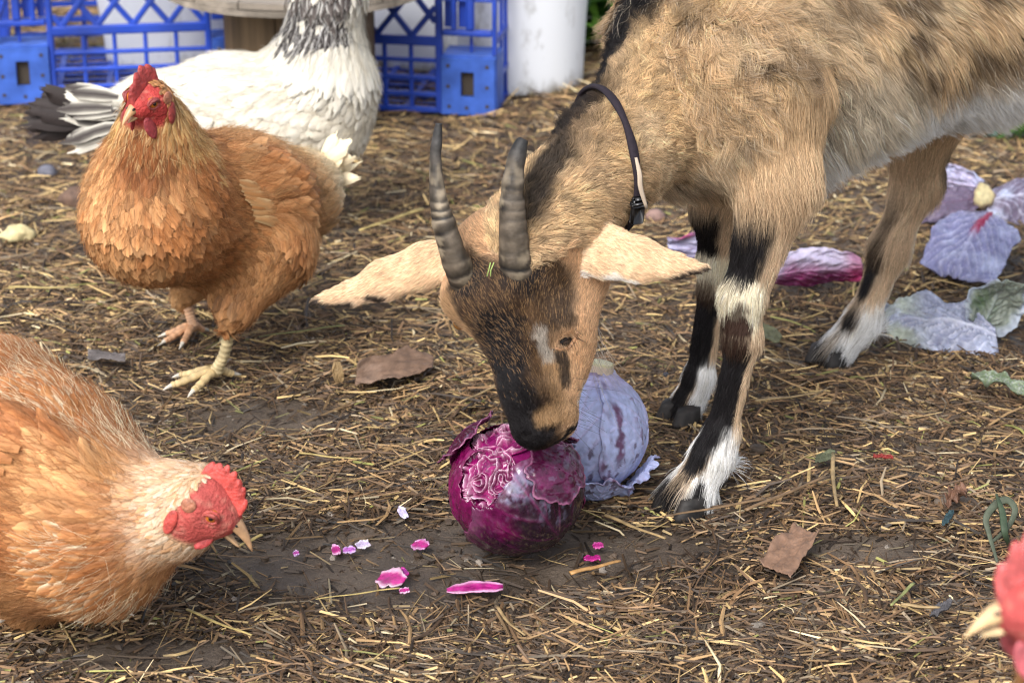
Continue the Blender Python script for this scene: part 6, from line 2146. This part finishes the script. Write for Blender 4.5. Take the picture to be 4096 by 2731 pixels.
def bucket(label, c, r0, r1, h, seed):
    t = thing('bucket', label, 'bucket', c, 'white plastic buckets behind the crates')
    m = 56
    rows = [(0, r0 - .006), (0, r0 - .001), (.004, r0), (.03, r0 + .0008), (h * .5, (r0 + r1) / 2), (h - .03, r1), (h - .028, r1 + .004), (h - .018, r1 + .004), (h - .016, r1 + .001), (h, r1 + .001), (h + .002, r1 - .001), (h, r1 - .003), (.004, r0 - .003)]
    a = np.arange(m) / m * 2 * np.pi
    V = np.concatenate([np.stack([c[0] + r * np.cos(a), c[1] + r * np.sin(a), np.full(m, c[2] + z)], 1) for z, r in rows])
    F = [(i * m + j, i * m + (j + 1) % m, (i + 1) * m + (j + 1) % m, (i + 1) * m + j) for i in range(len(rows) - 1) for j in range(m)]
    F += [tuple(range(m))[::-1]]
    T = np.tile(A(.74, .76, .79), (len(V), 1))
    solid('wall', V, F, PAIL, t, tint=T)
    hp = [A(c[0] + (r1 + .008) * math.cos(q), c[1] + (r1 + .008) * math.sin(q) * .35 - r1 * .75, c[2] + h - .03 - .10 * abs(math.sin(q))) for q in np.linspace(math.pi, 2 * math.pi, 24)]
    V, F = tube(hp, .0020, 8)
    solid('handle', V, F, mat('bucket_wire', (.45, .45, .45), .35, .5, metal=.9), t)
    return t
PAIL = bpy.data.materials.new('pail_plastic'); PAIL.use_nodes = True
N, L = PAIL.node_tree.nodes, PAIL.node_tree.links
b = N['Principled BSDF']; b.inputs['Roughness'].default_value = .38
b.inputs['Subsurface Weight'].default_value = .15; b.inputs['Subsurface Radius'].default_value = (.01, .01, .01)
tc = N.new('ShaderNodeTexCoord').outputs['Object']
nz = N.new('ShaderNodeTexNoise'); nz.inputs['Scale'].default_value = 26; nz.inputs['Detail'].default_value = 7; nz.inputs['Roughness'].default_value = .7
mp = N.new('ShaderNodeMapping'); mp.inputs['Scale'].default_value = (1, 1, .45); L.new(tc, mp.inputs[0]); L.new(mp.outputs[0], nz.inputs['Vector'])
sp = N.new('ShaderNodeSeparateXYZ'); L.new(tc, sp.inputs[0])
lowm = N.new('ShaderNodeMapRange'); lowm.inputs['From Min'].default_value = .0; lowm.inputs['From Max'].default_value = .03; lowm.inputs['To Min'].default_value = .22; lowm.inputs['To Max'].default_value = .0
L.new(sp.outputs[2], lowm.inputs[0])
ad = N.new('ShaderNodeMath'); ad.operation = 'ADD'; L.new(nz.outputs[0], ad.inputs[0]); L.new(lowm.outputs[0], ad.inputs[1])
cr = N.new('ShaderNodeValToRGB'); cr.color_ramp.elements[0].position = .57; cr.color_ramp.elements[0].color = (.80, .82, .85, 1); cr.color_ramp.elements[1].position = .80; cr.color_ramp.elements[1].color = (.20, .18, .14, 1)
L.new(ad.outputs[0], cr.inputs[0]); L.new(cr.outputs[0], b.inputs['Base Color'])

cb = G(2085, 388); bucket('tall white bucket standing between the blue crate and the goat', A(cb[0], cb[1] + .090, 0), .088, .103, .34, 1)
c2 = G(650, 300); bucket('white bucket seen through the diamonds of the far left crate', A(c2[0], c2[1] + .10, 0), .096, .125, .30, 2)
c3 = G(1740, 290); bucket('white bucket seen through the bars of the crate beside the table', A(c3[0], c3[1] + .10, 0), .105, .120, .30, 3)

# low round table made of a cable reel
def wood(name, c, scale=(1, 1, 1), dark=.45):
    m = bpy.data.materials.new(name); m.use_nodes = True
    N2, L2 = m.node_tree.nodes, m.node_tree.links
    b2 = N2['Principled BSDF']; b2.inputs['Roughness'].default_value = .75; b2.inputs['Specular IOR Level'].default_value = .3
    tc2 = N2.new('ShaderNodeTexCoord').outputs['Object']
    mp2 = N2.new('ShaderNodeMapping'); mp2.inputs['Scale'].default_value = scale; L2.new(tc2, mp2.inputs[0])
    nz2 = N2.new('ShaderNodeTexNoise'); nz2.inputs['Scale'].default_value = 30; nz2.inputs['Detail'].default_value = 8; nz2.inputs['Roughness'].default_value = .65
    L2.new(mp2.outputs[0], nz2.inputs['Vector'])
    r2 = N2.new('ShaderNodeValToRGB')
    r2.color_ramp.elements[0].position = .32; r2.color_ramp.elements[0].color = (*[q * dark for q in c], 1)
    r2.color_ramp.elements[1].position = .70; r2.color_ramp.elements[1].color = (*[min(1, q * 1.25) for q in c], 1)
    L2.new(nz2.outputs[0], r2.inputs[0]); L2.new(r2.outputs[0], b2.inputs['Base Color'])
    bp2 = N2.new('ShaderNodeBump'); bp2.inputs['Strength'].default_value = .5; bp2.inputs['Distance'].default_value = .0015
    L2.new(nz2.outputs[0], bp2.inputs['Height']); L2.new(bp2.outputs[0], b2.inputs['Normal'])
    return m
def reel_table():
    c = A(-.279, 2.893, 0)
    t = thing('reel_table', 'low round wooden table on a brown plank drum behind the white hen', 'table', c)
    Yf = 2.893 - .178
    zb = W(1205, 74, Yf)[2]
    drum = wood('drum_wood', (.17, .115, .065), (1.6, 1.6, .12))
    disc = wood('weathered_wood', (.30, .255, .205), (.25, 2.2, 2.2))
    ns, r = 14, .0985
    for k in range(ns):
        a0, a1 = 2 * np.pi * k / ns + .006, 2 * np.pi * (k + 1) / ns - .006
        aa = np.linspace(a0, a1, 5)
        rr = r + .0012 * math.sin(k * 2.3)
        P1 = np.stack([c[0] + rr * np.cos(aa), c[1] + rr * np.sin(aa)], 1); P0 = np.stack([c[0] + (r - .014) * np.cos(aa), c[1] + (r - .014) * np.sin(aa)], 1)
        V = [A(*p, z) for z in (-.004, zb - .001) for p in np.concatenate([P1, P0[::-1]])]
        F = [(i, (i + 1) % 10, 10 + (i + 1) % 10, 10 + i) for i in range(10)] + [tuple(range(10))[::-1], tuple(range(10, 20))]
        solid('stave', V, F, drum, t, smooth=False)
    for lay, (z0, z1, R, nb, along) in enumerate(((zb, zb + .0072, .1780, 5, 0), (zb + .0082, zb + .0165, .1765, 6, 1))):
        edges = np.linspace(-R, R, nb + 1)
        for k in range(nb):
            a, b2 = edges[k] + .0008, edges[k + 1] - .0008
            q = np.linspace(a, b2, 14)
            e = np.sqrt(np.maximum(R * R - q * q, 1e-6))
            pl = np.concatenate([np.stack([e, q], 1), np.stack([-e, q], 1)[::-1]])
            if along: pl = pl[:, ::-1][::-1]
            n = len(pl)
            dz = .0007 * math.sin(3 * k + lay)
            V = [A(c[0] + p[0], c[1] + p[1], z + dz) for z in (z0, z1) for p in pl]
            F = [(i, (i + 1) % n, n + (i + 1) % n, n + i) for i in range(n)] + [tuple(range(n))[::-1], tuple(range(n, 2 * n))]
            solid('board', V, F, disc, t, smooth=False)
    return t
reel_table()

# wire fence with weeds growing through it, behind the bucket
WIRE = mat('wire', (.42, .43, .42), .4, .5, metal=.8)
fy = 3.26
t = thing('wire_fence', 'thin grey wire fence with green weeds behind it beside the bucket', 'fence', A(.5, fy, 0))
V, F = tube([A(1.35, fy, -.1), A(1.35, fy, .5)], .022, 10); solid('post', V, F, wood('post_wood', (.22, .17, .12), (2, 2, .2)), t)
V, F = tube([A(-.12, fy + .02, -.1), A(-.12, fy + .02, .5)], .018, 10); solid('post', V, F, wood('post_wood', (.22, .17, .12), (2, 2, .2)), t)
for k, z in enumerate((.012, .048, .085, .125, .17, .22, .28, .35)):
    P = [A(x_, fy - .002, z + .003 * math.sin(9 * x_ + k)) for x_ in np.linspace(-.11, 1.34, 24)]
    V, F = tube(P, .0010, 6); solid('wire', V, F, WIRE, t)
for k in range(20):
    x_ = -.08 + .075 * k
    V, F = tube([A(x_ + .002 * math.sin(5 * k + q), fy + .001, -.005 + .36 * q / 8) for q in range(9)], .0009, 6); solid('wire', V, F, WIRE, t)

GREEN = mat('weed_leaf', (1, 1, 1), .5, .4, tint=True, trans=0.0, noise=(60, .7, 3))
def weed(label, c, n, h, spread, wd, cols_, seed, name='weed', cat='weed'):
    rg = np.random.default_rng(seed)
    t = thing(name, label, cat, c)
    P = c + np.stack([rg.normal(0, spread, n), rg.normal(0, spread * .7, n), np.zeros(n)], 1)
    P[:, 2] = ground_z(P[:, 0], P[:, 1])
    # stems with leaves along them
    mbs = []
    k = max(3, n // 14)
    for q in range(k):
        p0 = P[q]; lean = rg.normal(0, .35, 2)
        S_ = [p0 + A(lean[0] * h * s * s, lean[1] * h * s * s, h * s * .9) for s in np.linspace(0, 1, 6)]
        V, F = tube(S_, .0012, 5); mbs.append((V, F))
    mb = MB()
    for V, F in mbs: mb.add(V, F, A(.10, .17, .04))
    st = mb.out('stem', GREEN, t)
    s = np.linspace(0, 1, 6); v = A(-1, 0, 1)
    yaw = rg.random(n) * 6.283; ln = h * (.45 + .6 * rg.random(n)); wv = wd * (.6 + .7 * rg.random(n)); rise = .55 + .6 * rg.random(n)
    z0 = h * .7 * rg.random(n) ** 1.5
    prof = np.sin(np.pi * (.08 + .92 * s)) ** .7
    d = np.stack([np.cos(yaw), np.sin(yaw), 0 * yaw], 1); sd = np.stack([-np.sin(yaw), np.cos(yaw), 0 * yaw], 1)
    X = P[:, None] + d[:, None] * (s * .75)[None, :, None] * ln[:, None, None] + A(0, 0, 1) * (z0[:, None] + ln[:, None] * (rise[:, None] * s - .75 * s ** 2))[..., None]
    V = X[:, :, None] + sd[:, None, None] * (v[None, None] * wv[:, None, None] * prof[None, :, None])[..., None] - A(0, 0, 1) * (np.abs(v)[None, None] * wv[:, None, None] * -.25)[..., None]
    F = np.array([(i * 3 + j, i * 3 + j + 1, (i + 1) * 3 + j + 1, (i + 1) * 3 + j) for i in range(5) for j in range(2)])
    F = (np.arange(n)[:, None, None] * 18 + F[None]).reshape(-1, 4)
    c_ = np.array(cols_)[rg.integers(0, len(cols_), n)] * (.6 + .7 * rg.random(n))[:, None]
    o = solid('leaves', V.reshape(-1, 3), F, GREEN, t, tint=np.repeat(c_, 18, 0))
    o['kind'] = 'stuff'
    return t
GR = [A(.060, .16, .018), A(.10, .26, .025), A(.03, .085, .015), A(.16, .33, .04)]
weed('leafy green weeds growing along the wire fence right of the white bucket', A(G(2430, 150)[0], 3.33, 0), 240, .17, .06, .011, GR, 3)
weed('second clump of green weeds by the fence, hidden mostly by the goat', A(.34, 3.42, 0), 120, .15, .08, .010, GR, 4)
weed('small green weed at the right edge under the belly of the goat', A(G(4120, 560)[0], G(4120, 560)[1], 0), 34, .075, .022, .005, GR, 5)
weed('tiny bluish green sprig on straw left of the splayed leaves', G(3945, 560), 8, .030, .008, .003, [A(.05, .14, .10)], 6)

# ---------------------------------------------------------------- stones, leaves and stalks on the litter
STONE = mat('stone', (1, 1, 1), .7, .35, tint=True, noise=(120, .55, 6), bump=(150, .6, .0015))
def lump(name, label, cat, px, py, wpx, hpx, c, seed, rough=.25, sink=.25, dep=.8):
    g0 = G(px, py + hpx * .45)
    s = CAMH / (FPX * math.sin(TH) + (py - 1365.5) * math.cos(TH))
    rx, rz = wpx * s / 2, hpx * s / 2
    V, F = ball((0, 0, 0), 1.0, 26, 18)
    V = V * (1 + rough * fbm(V, 1.3, seed, 4))[:, None] * A(rx, rx * dep, rz)
    z0 = ground_z(A(g0[0]), A(g0[1]))[0]
    V = V + A(g0[0], g0[1] + rx * dep * .6, z0 + rz * (1 - sink))
    o = solid(name, V, F, STONE, None, tint=np.tile(c, (len(V), 1)) * (1 + .25 * fbm(V, 90, seed, 3))[:, None])
    return set_props(o, label, cat)
lump('stone', 'dark bluish grey stone on the straw at the left edge', 'stone', 185, 675, 80, 55, A(.13, .13, .16), 1)
lump('bread_lump', 'pale yellowish chewed bread lump at the left edge', 'bread', 62, 915, 120, 75, A(.62, .52, .28), 2, .5)
lump('dirt_clod', 'large reddish brown clod of earth left of the buff hen', 'clod', 318, 785, 150, 95, A(.14, .085, .06), 3, .35)
lump('stone', 'smooth pinkish brown stone below the chest of the goat', 'stone', 2622, 852, 80, 55, A(.30, .19, .16), 4, .15)
lump('stone', 'small grey pebble near the bottom, right of the long purple strip', 'stone', 2402, 2420, 40, 34, A(.20, .19, .18), 5, .2)
lump('stone', 'dull brown stone in straw above the dark leaf chip at lower right', 'stone', 3830, 2015, 170, 40, A(.13, .10, .075), 6, .25, .35)
lump('dirt_clod', 'small dark clod beside the near front hoof', 'clod', 3030, 1790, 70, 45, A(.07, .05, .035), 7, .4)
lump('stone', 'little black pebble right of the cabbage stump stalk base', 'stone', 2665, 1480, 28, 26, A(.05, .05, .06), 8, .2)
lump('dirt_clod', 'dark wet clod behind the near foot of the upright hen', 'clod', 520, 1120, 60, 44, A(.06, .045, .035), 9, .4)

def flat_leaf(name, label, cat, base, tip, side, c1, c2, seed, bow=.08, cup=.3, ruffle=.006, m=None, prof=None, tear=.10):
    kw = dict(n=(40, 26), tear=tear)
    if prof is not None: kw['prof'] = prof
    V, F, ss, vv, ve = blade(base, tip, side, bow, cup, ruffle, seed, **kw)
    tt = np.tile(c1, (len(V), 1)) * (1 + .3 * fbm(V, 70, seed, 3))[:, None]
    tt = mixc(tt, c2, sstep(.1, .5, fbm(V, 30, seed + 4, 3)))
    o = leaf_obj(name, V, F, tt, None, .0007, DRY)
    return set_props(o, label, cat)
DRY = mat('dry_leaf', (1, 1, 1), .6, .35, tint=True, noise=(110, .65, 5), bump=(200, .5, .001))
lift = lambda p, z: p + A(0, 0, z)
flat_leaf('dead_leaf', 'large brown dead leaf lying curled left of the goat face', 'dead leaf', lift(G(1425, 1540), .008), lift(G(1735, 1490), .012), (G(1590, 1450) - G(1570, 1540)) * .42 + A(0, 0, .006), A(.17, .105, .07), A(.24, .16, .115), 61, .05, .15, .004, tear=.16)
flat_leaf('dead_leaf', 'flat reddish brown leaf piece in the straw at lower right', 'dead leaf', lift(G(3095, 2330), .010), lift(G(3225, 2180), .014), (G(3215, 2290) - G(3090, 2215)) * .50 + A(0, 0, .003), A(.22, .13, .085), A(.28, .18, .12), 62, .02, .1, .003, prof=lambda s: np.clip(1.05 - .25 * s, 0, 1), tear=.06)
flat_leaf('dead_leaf', 'dark grey leaf chip lying near the beak of the closest hen', 'dead leaf', lift(G(3720, 2510), .011), lift(G(3800, 2475), .013), (G(3770, 2470) - G(3752, 2520)) * .5, A(.085, .08, .085), A(.06, .055, .06), 63, .02, .1, .002)
flat_leaf('dead_leaf', 'orange brown leaf chip above the teal crumb at lower right', 'dead leaf', lift(G(3785, 2072), .012), lift(G(3858, 2045), .018), (G(3820, 2035) - G(3812, 2075)) * .6, A(.15, .075, .045), A(.13, .065, .04), 64)
flat_leaf('green_scrap', 'dull green leaf scrap in the straw right of the near hoof', 'leaf scrap', lift(G(3260, 1880), .011), lift(G(3335, 1868), .012), (G(3300, 1855) - G(3292, 1890)) * .6, A(.10, .11, .065), A(.13, .125, .08), 65, .02, .05, .001)
flat_leaf('green_scrap', 'faded green leaf scrap between the fore and hind hooves', 'leaf scrap', lift(G(3030, 1345), .010), lift(G(3120, 1400), .011), (G(3090, 1350) - G(3060, 1395)) * .5, A(.17, .17, .085), A(.14, .14, .075), 66, .02, .05, .001)
flat_leaf('teal_crumb', 'tiny teal crumb in the straw near the withered leaf', 'crumb', lift(G(3768, 2140), .012), lift(G(3808, 2125), .016), (G(3792, 2115) - G(3782, 2146)) * .7, A(.03, .06, .07), A(.04, .055, .06), 67, .02, .05, .001)
flat_leaf('wood_chip', 'flat dark grey chip of wood behind the pecking hen', 'wood chip', lift(G(355, 1462), .011), lift(G(505, 1478), .012), (G(430, 1452) - G(428, 1490)) * .5, A(.15, .13, .125), A(.11, .095, .09), 68, .02, .05, .001, prof=lambda s: np.clip(1 - .3 * s, 0, 1), tear=.05)
flat_leaf('seed_husk', 'upright pale brown husk left of the brown dead leaf', 'husk', lift(G(1362, 1550), .006), lift(G(1350, 1545), .026), A(.0052, 0, .001), A(.34, .23, .11), A(.24, .15, .07), 69, .1, .6, .001)
flat_leaf('plastic_scrap', 'thin red and white plastic scrap right of the front leg', 'plastic scrap', lift(G(3490, 1870), .011), lift(G(3570, 1877), .011), (G(3535, 1866) - G(3532, 1880)) * .4, A(.26, .03, .025), A(.45, .36, .33), 70, .03, .1, .001)

# withered green leaf loop at lower right
g0 = lift(G(3975, 2230), .0)
sp1 = spline([G(3990, 2250, .006), W(3955, 2130, G(3990, 2250)[1] + .012), W(3945, 2070, G(3990, 2250)[1] + .02), W(3985, 2015, G(3990, 2250)[1] + .03), W(4030, 2000, G(3990, 2250)[1] + .034), W(4060, 2040, G(3990, 2250)[1] + .03), W(4030, 2110, G(3990, 2250)[1] + .02), W(3970, 2165, G(3990, 2250)[1] + .008)], 60)
sp2 = spline([W(3985, 1975, G(3990, 2250)[1] + .035), W(4010, 2050, G(3990, 2250)[1] + .02), W(4020, 2130, G(3990, 2250)[1] + .006), G(4040, 2190, .006)], 30)
mb = MB()
V, F = tube(sp1, .0012 + .0022 * np.sin(np.linspace(0, np.pi, 60)), 8, .30); mb.add(V, F, A(.075, .088, .058))
V, F = tube(sp2, .0010 + .0022 * np.sin(np.linspace(0, np.pi, 30)), 8, .30); mb.add(V, F, A(.040, .062, .034))
o = mb.out('withered_leaf', DRY, None, A(g0[0], g0[1], 0))
set_props(o, 'withered dark green leaf looped upright in the straw at lower right', 'withered leaf')

# the longest stalks, each picked out by itself
STALK = mat('stalk', (1, 1, 1), .5, .4, tint=True, noise=(90, .55, 4), bump=(260, .3, .0006))
def stalk(p0, p1, wpx, c, label, bow=.02, z=(.012, .013), name='straw_stalk'):
    a, b2 = G(*p0), G(*p1)
    s = CAMH / (FPX * math.sin(TH) + (p0[1] - 1365.5) * math.cos(TH))
    a = a + A(0, 0, z[0]); b2 = b2 + A(0, 0, z[1])
    sd = nrm(np.cross(b2 - a, A(0, 0, 1)))
    q = np.linspace(0, 1, 14)
    P = a + (b2 - a) * q[:, None] + sd * (.5 * bow * np.linalg.norm(b2 - a) * np.sin(q * np.pi))[:, None]
    P[:, 2] += .0004 * np.sin(q * 9)
    node = 1 + .25 * np.exp(-((q - .37) / .03) ** 2)
    V, F = tube(P, wpx * s * .40 * (1.0 - .35 * q) * node, 7, .5)
    T = np.tile(c, (len(V), 1)) * (1 + .28 * fbm(V, 160, int(p0[0]), 3))[:, None]
    o = solid(name, V, F, STALK, None, A(*((a + b2) / 2)[:2], 0), tint=T.clip(.01, 1))
    return set_props(o, label, 'straw stalk', 'single straw stalks lying on the litter')
YEL, TN, BRN, GRN = A(.46, .35, .13), A(.34, .235, .11), A(.20, .125, .065), A(.24, .25, .09)
for args in (
    ((1690, 875), (1440, 965), 26, YEL, 'broad yellow straw stalk between the buff hen and the left horn'),
    ((1380, 1345), (1040, 1395), 12, GRN, 'long thin green stalk below the tail of the upright hen', .03),
    ((2000, 1585), (1840, 1660), 18, TN, 'tan stalk lying left of the goat muzzle'),
    ((1200, 1860), (1440, 1890), 16, YEL, 'yellow stalk lying flat below the dead leaf'),
    ((1050, 2190), (960, 2240), 24, YEL, 'short yellow stalk touching the lower beak of the pecking hen'),
    ((1600, 2405), (1265, 2455), 13, YEL, 'slender yellow stalk left of the long purple strip'),
    ((3060, 2045), (2660, 2120), 22, BRN, 'flat brown stalk running under the near front hoof', .0),
    ((2420, 2110), (2660, 2210), 26, TN, 'thick tan stalk pointing at the near front hoof from the cabbage', .02),
    ((2280, 2345), (2480, 2300), 34, A(.40, .22, .08), 'thickest orange brown stalk below the pink chips', -.02),
    ((3330, 1860), (3345, 2080), 24, TN, 'upright tan stalk lying towards the camera at lower right', .03),
    ((3650, 2385), (3560, 2480), 22, GRN, 'green stalk near the bottom left of the closest hen', .0),
    ((3600, 2470), (3760, 2490), 28, TN, 'stout tan stalk beside the dark leaf chip'),
    ((840, 2270), (1060, 2285), 8, BRN, 'reddish brown stalk below the pecking hen head', .02),
    ((750, 2490), (1010, 2600), 20, YEL, 'yellow stalk at the bottom right of the pecking hen', .03),
    ((1990, 2480), (2100, 2600), 20, TN, 'crooked tan stalk at the bottom middle', .10),
    ((40, 1190), (320, 1195), 20, YEL, 'pale yellow stalk left of the upright hen legs', .01),
    ((3020, 1650), (3280, 1620), 20, TN, 'tan stalk behind the near front leg at right', .02),
    ((2980, 2090), (3300, 1960), 26, BRN, 'long grey brown stalk running up right of the near hoof', .0),
    ((1780, 2330), (1730, 2270), 10, BRN, 'thin standing twig above the white edged scrap', .0),
    ((430, 1330), (560, 1270), 18, TN, 'tan stalk between the two buff hens', .02)):
    stalk(*args)
# two blades of cut grass on the goat's forehead
o_ = goat
mb = MB()
for dx in (0, 14):
    P = [W(1948 + dx, 1105, 1.6085), W(1955 + dx * .6, 1080, 1.6095), W(1962 + dx, 1050, 1.6110)]
    V, F = tube(P, .0009, 6, .5); mb.add(V, F, A(.36, .48, .14))
g_ = mb.out('grass_blade', GREEN, None)
set_props(g_, 'cut blades of green grass stuck between the goat horns', 'grass blade')
